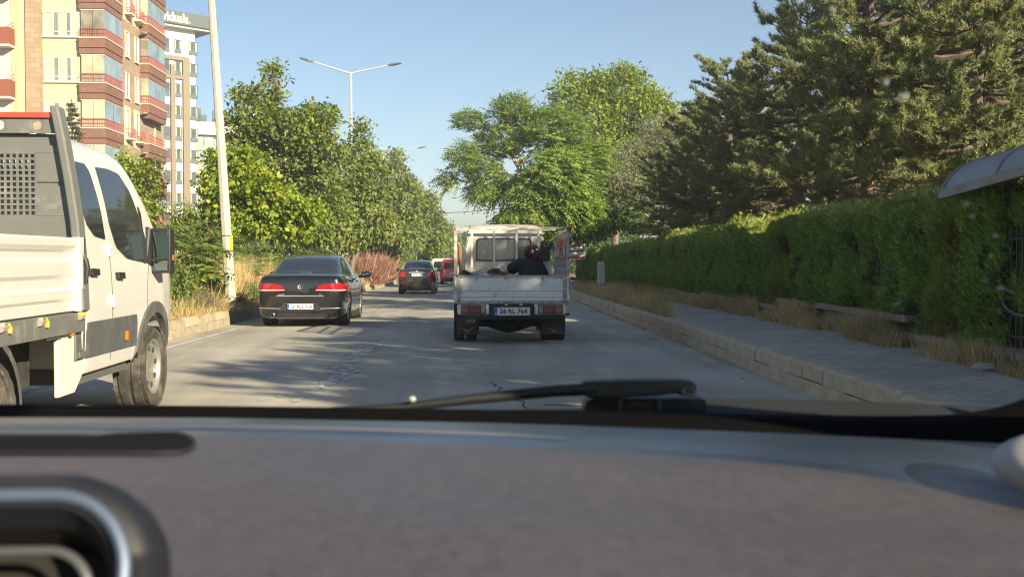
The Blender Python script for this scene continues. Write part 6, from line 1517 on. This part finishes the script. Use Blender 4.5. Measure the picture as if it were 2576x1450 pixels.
# ---- the woman sitting in the truck bed, back to the camera, bent to her left
def skin(name, P, E, rad, mat, parent, sub=2, root=0):
    me = bpy.data.meshes.new(name); me.from_pydata([tuple(p) for p in P], E, [])
    o = bpy.data.objects.new(name, me); COL.objects.link(o)
    o.modifiers.new('skin', 'SKIN')
    if not me.skin_vertices: me.attributes.new('skin', 'FLOAT', 'POINT')
    sv = me.skin_vertices[0].data
    for i, r_ in enumerate(rad): sv[i].radius = r_ if hasattr(r_, '__len__') else (r_, r_); sv[i].use_root = i == root
    ss = o.modifiers.new('sub', 'SUBSURF'); ss.levels = ss.render_levels = sub
    dg = bpy.context.evaluated_depsgraph_get(); dg.update()
    m2 = bpy.data.meshes.new_from_object(o.evaluated_get(dg)); bpy.data.objects.remove(o); bpy.data.meshes.remove(me)
    for p in m2.polygons: p.use_smooth = True
    return mesh_obj(name, m2, mat, parent)
SKIN = M('skin', (.52, .28, .19), .5, var=.06); SHIRT = M('black t-shirt cloth', (.012, .012, .016), .9, var=.3, scale=9, bump=.3, bscale=10); JEANS = M('dark trousers', (.03, .035, .055), .9)
HAIRM = M('reddish brown hair', (.045, .016, .012), .55, var=.55, scale=40, bump=.8, bscale=60, stretch=(1, 1, .25))
pz = .70
wo = thing('person', 'person in black t-shirt with red hair in a low bun sitting in truck bed', 'person', (KX + .40, KY + .62, G(17.3) + pz))
# joints: pelvis, waist, chest, neck base, neck, head; shoulders lean to the left (-x) and forward (+y)
J = {'pel': (0.02, .0, .16), 'wai': (-.02, .06, .33), 'che': (-.07, .15, .50), 'nb': (-.05, .19, .58), 'nk': (-.035, .215, .62), 'hd': (-.03, .25, .68), 'ht': (-.03, .26, .75),
     'sl': (-.25, .20, .545), 'el': (-.43, .30, .43), 'wl': (-.58, .44, .36), 'hl': (-.64, .49, .34), 'sr': (.09, .18, .50), 'er': (.20, .33, .27), 'wr': (.12, .52, .14), 'hr': (.09, .58, .12),
     'kl': (-.22, .44, .26), 'al': (-.34, .18, .09), 'tl': (-.46, .26, .07), 'kr': (.22, .46, .24), 'ar': (.10, .24, .08), 'tr': (.0, .34, .06)}
names = list(J); ix = {k: i for i, k in enumerate(names)}
E = [(ix[a], ix[b]) for a, b in (('pel', 'wai'), ('wai', 'che'), ('che', 'nb'), ('nb', 'nk'), ('nk', 'hd'), ('hd', 'ht'), ('che', 'sl'), ('sl', 'el'), ('el', 'wl'), ('wl', 'hl'), ('che', 'sr'), ('sr', 'er'), ('er', 'wr'), ('wr', 'hr'), ('pel', 'kl'), ('kl', 'al'), ('al', 'tl'), ('pel', 'kr'), ('kr', 'ar'), ('ar', 'tr'))]
rad = {'pel': (.19, .15), 'wai': (.165, .13), 'che': (.17, .13), 'nb': (.075, .07), 'nk': .055, 'hd': .09, 'ht': .075, 'sl': .085, 'el': .052, 'wl': .034, 'hl': .036, 'sr': .085, 'er': .052, 'wr': .034, 'hr': .036, 'kl': .085, 'al': .05, 'tl': .04, 'kr': .085, 'ar': .05, 'tr': .04}
body = skin('body', [J[k] for k in names], E, [rad[k] for k in names], SKIN, wo)
def shell(keys, edges, grow, nm, mat, extra={}):
    jj = [extra.get(k, J[k]) for k in keys]; id_ = {k: i for i, k in enumerate(keys)}
    rr = [tuple(np.array(rad[k] if hasattr(rad[k], '__len__') else (rad[k],) * 2) + grow) for k in keys]
    return skin(nm, jj, [(id_[a], id_[b]) for a, b in edges], rr, mat, wo)
mid = lambda a, b, t: tuple(np.array(J[a]) * (1 - t) + np.array(J[b]) * t)
rad['hl2'] = .075; rad['hr2'] = .075; J['hl2'] = mid('sl', 'el', .92); J['hr2'] = mid('sr', 'er', .92); rad['nb2'] = (.08, .075); J['nb2'] = mid('nb', 'nk', .1)
shell(['pel', 'wai', 'che', 'nb2', 'sl', 'hl2', 'sr', 'hr2'], [('pel', 'wai'), ('wai', 'che'), ('che', 'nb2'), ('che', 'sl'), ('sl', 'hl2'), ('che', 'sr'), ('sr', 'hr2')], .028, 't_shirt', SHIRT)
shell(['pel', 'kl', 'al', 'kr', 'ar'], [('pel', 'kl'), ('kl', 'al'), ('pel', 'kr'), ('kr', 'ar')], .014, 'trousers', JEANS)
for s_, h in ((-1, 'hl'), (1, 'hr')):          # five fingers laid on the load
    for k in range(5):
        b = Vector(J[h]); a = -.5 + k * .24; d = Vector((math.sin(a) * .6 - .35, .8, -.15)).normalized() if k < 4 else Vector((.8, .4, -.1)).normalized()
        ln = (.075, .085, .08, .065, .055)[k]; skin('finger', [b, b + d * ln * .5 + Vector((0, 0, .008)), b + d * ln + Vector((0, 0, -.012))], [(0, 1), (1, 2)], [.010, .009, .007], SKIN, wo, 1)
hc = Vector((-.03, .235, .715))
hm = MB().ball(hc + Vector((0, -.015, .02)), (.105, .115, .115), 22, 16, .10, 5)
hm.ball(hc + Vector((.13, -.06, -.075)), (.065, .06, .065), 14, 10, .18, 6).ball(hc + Vector((.06, -.07, -.03)), (.075, .06, .07), 14, 10, .16, 7).ball(hc + Vector((-.085, -.02, -.07)), (.045, .06, .09), 12, 8, .16, 8)
hr = hm.build('hair', HAIRM, wo, smooth=True, angle=80)
rg = np.random.default_rng(9); n = 420; dd = unit(rg.normal(0, 1, (n, 3))); dd[:, 1] = -abs(dd[:, 1]) * .7; Pp = np.array(hc) + dd * np.array([.112, .12, .12]) + np.array([0, -.01, .02])
tt = unit(np.cross(dd, rg.normal(0, 1, (n, 3)))) ; V = np.stack([Pp - dd * .01, Pp + tt * .05 + dd * .006, Pp + tt * .10 + dd * rg.uniform(-.005, .03, (n, 1)), Pp + tt * .05 + dd * .012], 1).reshape(-1, 3) 
mesh_obj('loose_strand', fast_mesh('loose_strand', V, np.arange(4 * n).reshape(n, 4)), leaf_mat('hair strands', col((.09, .028, .016), (.13, .042, .02), (.06, .018, .011)), .2), wo)
MB().box(hc + Vector((.0, -.135, .045)), (.035, .015, .055), (0, .3, 0)).build('hair_clip', M('white hair clip', (.8, .72, .74), .4), wo, bevel=.008)
MB().box(hc + Vector((.07, -.11, .075)), (.04, .015, .03), (0, -.3, 0)).build('hair_clip', M('straw hair clip', (.6, .48, .2), .4), wo, bevel=.008)
fc = MB()                                      # the face looks away from the camera
fc.ball(hc + Vector((0, .105, -.035)), (.016, .03, .022), 8, 6); 
for s_ in (-1, 1): fc.ball(hc + Vector((s_ * .095, .01, -.03)), (.014, .025, .035), 8, 6)
fc.build('nose_and_ears', SKIN, wo, smooth=True)
for s_ in (-1, 1): MB().ball(hc + Vector((s_ * .035, .088, -.005)), .014, 10, 8).build('eye', M('eye', (.7, .68, .65), .2), wo, smooth=True)
MB().ball(hc + Vector((0, .092, -.075)), (.028, .012, .009), 10, 6).build('mouth', M('lips', (.45, .15, .13), .5), wo, smooth=True)
# ---------------------------------------------------------------- the car the photograph is taken from
cc = thing('car_cabin', 'dark dashboard, windscreen and wiper of the car the view is taken from', 'car interior', (0, 0, 0))
def S(x, y, d): return at(x, y, d)
XC = [-500, -150, 200, 550, 900, 1250, 1600, 1950, 2250, 2500, 2760]
def rows_of(spec, xs=XC):
    """spec: list of (distance, [(picture x, picture y)...]) : real points at those distances"""
    out = []
    for d, pts in spec:
        px, py = zip(*pts); out.append([S(x, float(np.interp(x, px, py)), d) for x in xs])
    return out
def smooth_rows(rows, nu, nv):
    A = np.array([[tuple(p) for p in r] for r in rows]); A = catmull(A, nu); A = catmull(A.transpose(1, 0, 2), nv).transpose(1, 0, 2)
    m = MB(); m.sheet([[tuple(p) for p in r] for r in A]); return m
def dash_mat(name, c, rough, bump, sheen=.0, sc=260, spec=.5):
    m, N, L, P = new_mat(name); tc = N.new('ShaderNodeTexCoord'); co = tc.outputs['Object']
    a = noise(N, L, co, sc * 2.2, 3, .7); b = noise(N, L, co, 18, 4); g_ = noise(N, L, co, 95, 6, .8)
    cc_ = mix(N, L, 1.0, ramp(N, L, a, [(.3, [k * .72 for k in c]), (.7, [k * 1.35 for k in c])]), ramp(N, L, b, [(.3, .97), (.7, 1.04)]), 'MULTIPLY'); cc_ = mix(N, L, 1.0, cc_, ramp(N, L, g_, [(.34, .80), (.66, 1.24)]), 'MULTIPLY')
    L.new(cc_, P.inputs['Base Color']); P.inputs['Roughness'].default_value = rough; P.inputs['Sheen Weight'].default_value = sheen; P.inputs['Sheen Roughness'].default_value = .4; P.inputs['Specular IOR Level'].default_value = spec
    bp = N.new('ShaderNodeBump'); bp.inputs['Strength'].default_value = bump; bp.inputs['Distance'].default_value = .001; L.new(noise(N, L, co, sc * 3, 3), bp.inputs['Height']); L.new(bp.outputs[0], P.inputs['Normal'])
    return m
DASH = dash_mat('grained mauve grey dash padding', (.057, .0525, .061), .42, .5)
DASHB = dash_mat('smooth sky tinted dash plastic', (.013, .024, .050), .30, .12, spec=.8)  # dark plastic with the blue of the reflected sky in its base colour
TRIMD = M('satin dark trim', (.007, .009, .015), .55, var=.1)
FRIT = M('black windscreen border', (.003, .003, .003), .9, var=.1, spec=.05)
# padding: near edge, crest where it rolls over, flat shelf, edge of the rear trim
pad = rows_of([(.30, [(-500, 2200), (2760, 2200)]), (.36, [(-500, 1850), (2760, 1880)]), (.42, [(-500, 1560), (2760, 1590)]), (.50, [(-500, 1330), (1300, 1350), (2760, 1440)]),
               (.575, [(-500, 1175), (300, 1185), (1300, 1245), (2000, 1290), (2760, 1360)]), (.65, [(-500, 1125), (600, 1122), (1300, 1150), (2000, 1200), (2500, 1275), (2760, 1325)]), (.70, [(-500, 1098), (500, 1090), (1300, 1122), (1900, 1160), (2300, 1215), (2500, 1262), (2760, 1320)])])
pad_m = smooth_rows(pad, 60, 60); pad_m.build('dash_padding', DASH, cc, smooth=True, angle=70)
trim = rows_of([(.703, [(-500, 1102), (500, 1094), (1300, 1126), (1900, 1164), (2300, 1219), (2500, 1266), (2760, 1324)]), (.715, [(-500, 1100), (500, 1092), (1300, 1120), (1900, 1155), (2300, 1208), (2500, 1255), (2760, 1310)]),
                (.735, [(-500, 1093), (500, 1083), (1300, 1107), (1600, 1128), (1900, 1148), (2300, 1190), (2760, 1280)]), (.755, [(-500, 1082), (300, 1074), (900, 1083), (1300, 1097), (1600, 1117), (1900, 1135), (2300, 1170), (2760, 1240)]),
                (.79, [(-500, 1066), (500, 1066), (1300, 1086), (1900, 1115), (2300, 1144), (2760, 1206)]), (.84, [(-500, 1056), (500, 1057), (1300, 1074), (1900, 1099), (2300, 1120), (2760, 1164)]), (.88, [(-500, 1048), (500, 1049), (1300, 1064), (1900, 1086), (2300, 1104), (2500, 1113), (2760, 1126)])])
smooth_rows(trim, 50, 60).build('dash_rear_trim', DASHB, cc, smooth=True, angle=70)
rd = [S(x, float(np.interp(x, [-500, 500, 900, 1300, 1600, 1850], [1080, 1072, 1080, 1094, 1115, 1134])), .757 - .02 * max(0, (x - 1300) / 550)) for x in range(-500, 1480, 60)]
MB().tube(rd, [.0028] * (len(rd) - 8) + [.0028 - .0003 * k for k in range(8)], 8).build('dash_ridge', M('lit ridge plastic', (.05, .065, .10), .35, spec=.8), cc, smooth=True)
# flat black patch paints a trough's shade on the padding; vent pod below
pb = bvh_of(pad_m)
def on_pad(x, y, off):
    h = pb.ray_cast(EYE, ray(x, y))
    if h[0] is None: h = pb.find_nearest(at(x, y, .69))
    n = h[1] if h[1].dot(ray(x, y)) < 0 else -h[1]
    return h[0] + n * off
ol = [(x, 1094) for x in range(-480, 420, 60)] + [(430 + 60 * math.cos(t), 1119 - 25 * math.sin(t)) for t in np.linspace(1.45, -1.2, 10)] + [(x, 1145) for x in range(400, -481, -60)]
mid_ = [(x, 1119) for x in np.linspace(-480, 440, len(ol) // 2)]
m = MB(); A_ = [on_pad(x, y, .0012) for x, y in ol]; B_ = [on_pad(430 + (x - 430) * .96 - 14 if x > 400 else x, 1119 + (y - 1119) * .80, .0010) for x, y in ol]
h_ = len(ol) // 2; m.sheet([A_, B_]); m.sheet([B_[:h_], B_[::-1][:h_]])
m.build('tray', M('black trough shade', (.006, .006, .008), .9, spec=.1), cc)
m = MB(); m.tube([on_pad(x, y - 2, .001) for x, y in ol], .0011, 6); m.build('tray_lip', TRIMD, cc, smooth=True)
def rr(cx, cy, w, h, r, n=10):
    P = []
    for sx, sy, a0 in ((1, 1, 0), (-1, 1, 90), (-1, -1, 180), (1, -1, 270)):
        for i in range(n + 1): a = R(a0 + 90 * i / n); P.append((cx + sx * (w - r) + r * math.cos(a), cy + sy * (h - r) + r * math.sin(a)))
    return P
# vent pod: a rounded rectangle facing the rear, tilted up, standing on the dash
vc = S(-120, 1650, .385); va = Vector((1, 0, 0)); vb = Vector((0, .40, .92)).normalized(); vn = va.cross(vb)
def vp(u, v, d=0.0): return vc + va * u + vb * v - vn * -d
k = .385 / FPX
def ring(w, h, r, d): return [vp(x, y, d) for x, y in rr(0, 0, w, h, r, 14)]
WO, HO, RO = 474 * k, 462 * k, 270 * k
vm = MB(); vm.sheet([ring(WO + .001, HO + .001, RO, -.02), ring(WO, HO, RO, -.004), ring(WO - .004, HO - .004, RO, .003), ring(WO - .013, HO - .013, RO - .010, .002), ring(WO - .015, HO - .015, RO - .012, -.004), ring(WO - .019, HO - .019, RO - .016, -.012)], True)
vm.build('vent_surround', TRIMD, cc, smooth=True, angle=60)
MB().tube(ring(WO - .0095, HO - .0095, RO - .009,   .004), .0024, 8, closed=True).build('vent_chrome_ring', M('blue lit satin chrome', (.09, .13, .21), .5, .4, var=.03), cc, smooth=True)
m = MB(); a = ring(WO - .0185, HO - .0185, RO - .0155, -.011); b = ring(WO - .024, HO - .024, RO - .02, -.045); m.sheet([a, b], True); m.v += [tuple(p) for p in b]; q_ = len(m.v); m.f.append(tuple(range(q_ - len(b), q_)))
m.build('vent_throat', M('dark vent throat', (.012, .011, .010), .5), cc, smooth=True)
MB().tube([p for p in ring(WO - .026, HO - .027, RO - .021, -.012)], .0018, 8, closed=True).build('vent_flap_trim', M('dull vent trim', (.20, .22, .25), .3, .7), cc, smooth=True)
for i in range(3):
    v = .012 - i * .016; MB().box(vp(0, v, -.02), ((WO - .028) * 2, .004, .014), (R(-25), 0, 0)).build('vent_slat', BLACKPL, cc, bevel=.001)
# windscreen border, cowl, wiper, glass
fr = rows_of([(.895, [(-500, 1058), (500, 1059), (1300, 1074), (1900, 1096), (2300, 1114), (2480, 1122), (2560, 1114), (2760, 1060)]), (.925, [(-500, 1034), (500, 1036), (1300, 1042), (1900, 1052), (2300, 1066), (2480, 1058), (2760, 1000)]), (.95, [(-500, 1013), (500, 1019), (1000, 1026), (1500, 1033), (1900, 1040), (2250, 1046), (2420, 1040), (2520, 1022), (2600, 992), (2760, 900)])], [-500, -150, 200, 550, 900, 1250, 1600, 1950, 2150, 2300, 2400, 2480, 2540, 2580, 2640, 2760])
smooth_rows(fr, 20, 90).build('windscreen_border', FRIT, cc, smooth=True, angle=70)
cw = rows_of([(.985, [(900, 1040), (1780, 1046), (2760, 1060)]), (1.02, [(900, 1036), (1780, 1030), (2300, 1034), (2760, 1048)]), (1.08, [(900, 1036), (1500, 1026), (1790, 1004), (2100, 1008), (2370, 1017), (2760, 1034)]), (1.22, [(900, 1036), (1500, 1026), (1790, 1006), (2100, 1010), (2370, 1019), (2760, 1036)])], [900, 1250, 1500, 1790, 2100, 2370, 2760])
smooth_rows(cw, 20, 40).build('cowl_panel', M('faded grey cowl plastic', (.022, .024, .026), .8, var=.15, spec=.2), cc, smooth=True)
WB = M('black wiper metal', (.014, .015, .017), .45, var=.2)
m = MB(); m.tube([S(700, 1040, 1.0), S(1000, 1024, 1.0), S(1200, 1001, 1.0), S(1400, 982, 1.0), S(1500, 977, 1.0)], [.0035, .0042, .005, .0055, .006], 10); m.build('wiper_arm', WB, cc, smooth=True)
top = [(1464, 960), (1500, 958), (1560, 956), (1650, 955), (1715, 956), (1745, 960), (1754, 972)]; bot = [(1754, 990), (1738, 999), (1700, 990), (1640, 996), (1560, 1000), (1500, 1004), (1470, 996)]
ol = top + bot; m = MB(); f_ = [S(x, y, .995) for x, y in ol]; b_ = [S(x, y, .995) + Vector((0, .022, 0)) for x, y in ol]; n = len(ol)
m.add(f_ + b_, [tuple(range(n)), tuple(range(2 * n - 1, n - 1, -1))] + [(i, (i + 1) % n, n + (i + 1) % n, n + i) for i in range(n)])
m.build('wiper_head', WB, cc, bevel=.003, seg=3)
c0 = S(1733, 986, .992); MB().lathe([(.0042, 0), (.0066, 0), (.0066, .002), (.0042, .002)], c0, (0, -.62, .78), 18, closed=True).build('wiper_bolt_ring', M('yellowish worn metal', (.17, .155, .10), .6, .2), cc, smooth=True)
MB().lathe([(.0042, .0), (.0042, .002), (.001, .003)], c0, (0, -.62, .78), 14).build('wiper_bolt', BLACKPL, cc)
m = MB(); ol = [(1470, 1010), (1500, 1000), (1780, 1003), (1782, 1045), (1470, 1045)]; f_ = [S(x, y, 1.01) for x, y in ol]; b_ = [p + Vector((0, .03, 0)) for p in f_]; n = 5
m.add(f_ + b_, [tuple(range(n)), tuple(range(2 * n - 1, n - 1, -1))] + [(i, (i + 1) % n, n + (i + 1) % n, n + i) for i in range(n)]); m.build('wiper_base', M('dull black wiper base', (.022, .023, .025), .55, var=.2), cc, bevel=.004)
for x in (1560, 1660): MB().box(S(x, 1016, 1.004), (.003, .004, .010)).build('clip', GREYPL, cc)
MB().ball(S(1037, 1003, .99), (.0036, .003, .003), 10, 8).build('washer_jet', M('pale worn plastic', (.3, .32, .35), .3), cc, smooth=True)
# light trim on the right, lower end of the pillar
m = MB(); rows = []
for t in np.linspace(0, 1, 13):
    a = math.pi * (1.55 - 1.05 * t) ; c_ = S(2625, 1170, .66); rows.append([c_ + Vector((math.cos(a) * .033 * 1.0, math.sin(a) * .0 , math.sin(a) * .022)) + Vector((0, s_, 0)) for s_ in (-.03, 0, .06, .2)])
pt_ = MB().ball(S(2700, 1168, .68), (.051, .04, .0215), 28, 18); pt_.build('pillar_trim', M('pale grey pillar trim', (.40, .39, .385), .7, var=.04), cc, smooth=True)
# windscreen itself
CLR, N_, L_, P_ = new_mat('clean windscreen glass'); N_.remove(P_); tb_ = N_.new('ShaderNodeBsdfTransparent'); tb_.inputs[0].default_value = (.955, .97, .965, 1); L_.new(tb_.outputs[0], N_['Material Output'].inputs[0])
g = MB(); rows = []
for t in np.linspace(0, 1, 9):
    rows.append([Vector((x, .965 - .72 * t - .09 * (x + .35) ** 2, 1.175 + .50 * t + .03 * math.sin(math.pi * t))) for x in np.linspace(-1.05, .38, 13)])
g.sheet(rows); g.sheet([[p + Vector((0, .004, .003)) for p in r] for r in rows])
g.build('windscreen', CLR, cc, smooth=True); 
gb = bvh_of(MB().sheet(rows))
SMU, N_, L_, P_ = new_mat('dried splash on glass'); tb_ = N_.new('ShaderNodeBsdfTransparent'); df = N_.new('ShaderNodeBsdfDiffuse'); df.inputs[0].default_value = (.55, .58, .62, 1); ms = N_.new('ShaderNodeMixShader'); ms.inputs[0].default_value = .62
N_.remove(P_); L_.new(tb_.outputs[0], ms.inputs[1]); L_.new(df.outputs[0], ms.inputs[2]); L_.new(ms.outputs[0], N_['Material Output'].inputs[0])
q = random.Random(4)
for x, y, r in ((828, 412, 13), (2270, 240, 16), (2225, 205, 12), (2430, 510, 12), (2445, 540, 10), (2500, 590, 9), (2255, 760, 10), (2480, 700, 8), (2515, 720, 12), (2560, 700, 9), (2490, 640, 8), (1920, 30, 8), (2090, 20, 10)):
    h = gb.ray_cast(EYE, ray(x, y))
    if h[0] is None: continue
    rr_ = r / FPX * h[3] * .75; u, w = basis(h[1]); m = MB(); P = []
    nn = h[1] if h[1].dot(ray(x, y)) < 0 else -h[1]
    for kk in range(14): a = 6.283 * kk / 14; e = rr_ * (1 + q.uniform(-.35, .35)); P.append(h[0] + nn * .0012 + u * math.cos(a) * e + w * math.sin(a) * e * 1.2)
    m.add([h[0] + nn * .0018] + P, [(0, 1 + i, 1 + (i + 1) % 14) for i in range(14)]); m.build('glass_splash', SMU, cc)
# the rest of the car: roof, pillars, doors, seats, bonnet
INT = M('dark cabin lining', (.06, .058, .055), .9, var=.1); BODYP = M('grey car paint', (.25, .26, .27), .3, coat=.8)
m = MB(); m.bx(-1.08, .42, -2.1, .22, 1.665, 1.72); m.build('roof', INT, cc, bevel=.03)
for s_, x in ((-1, -1.13), (1, .52)):
    MB().bx(x - .03, x + .03, -2.0, .95, .25, 1.12).build('door', BODYP, cc, bevel=.02)
    MB().add([(x - .03, .98, 1.12), (x + .03, .98, 1.12), (x + .03, .90, 1.12), (x - .03, .90, 1.12), (x - .03, .26, 1.70), (x + .03, .26, 1.70), (x + .03, .16, 1.70), (x - .03, .16, 1.70)], [(0, 1, 2, 3), (4, 5, 6, 7), (0, 4, 5, 1), (1, 5, 6, 2), (2, 6, 7, 3), (3, 7, 4, 0)]).build('pillar', INT, cc)
    for y in (-.85, -1.95): MB().bx(x - .03, x + .03, y - .12, y + .12, 1.12, 1.68).build('pillar', INT, cc)
MB().bx(-1.05, .40, -2.1, -2.0, .25, 1.15).build('tailgate', BODYP, cc)
MB().bx(-1.08, .42, -2.0, .9, .22, .3).build('cabin_floor', INT, cc)
for x in (-.72, .06): MB().bx(x - .24, x + .24, -.75, -.55, .5, 1.15).bx(x - .13, x + .13, -.76, -.64, 1.17, 1.40).bx(x - .24, x + .24, -.55, -.1, .45, .6).build('seat', INT, cc, bevel=.05)
MB().bx(-1.0, .34, .95, 1.9, .55, .98).build('bonnet', BODYP, cc, bevel=.08, seg=4)

add_haze(.0012)
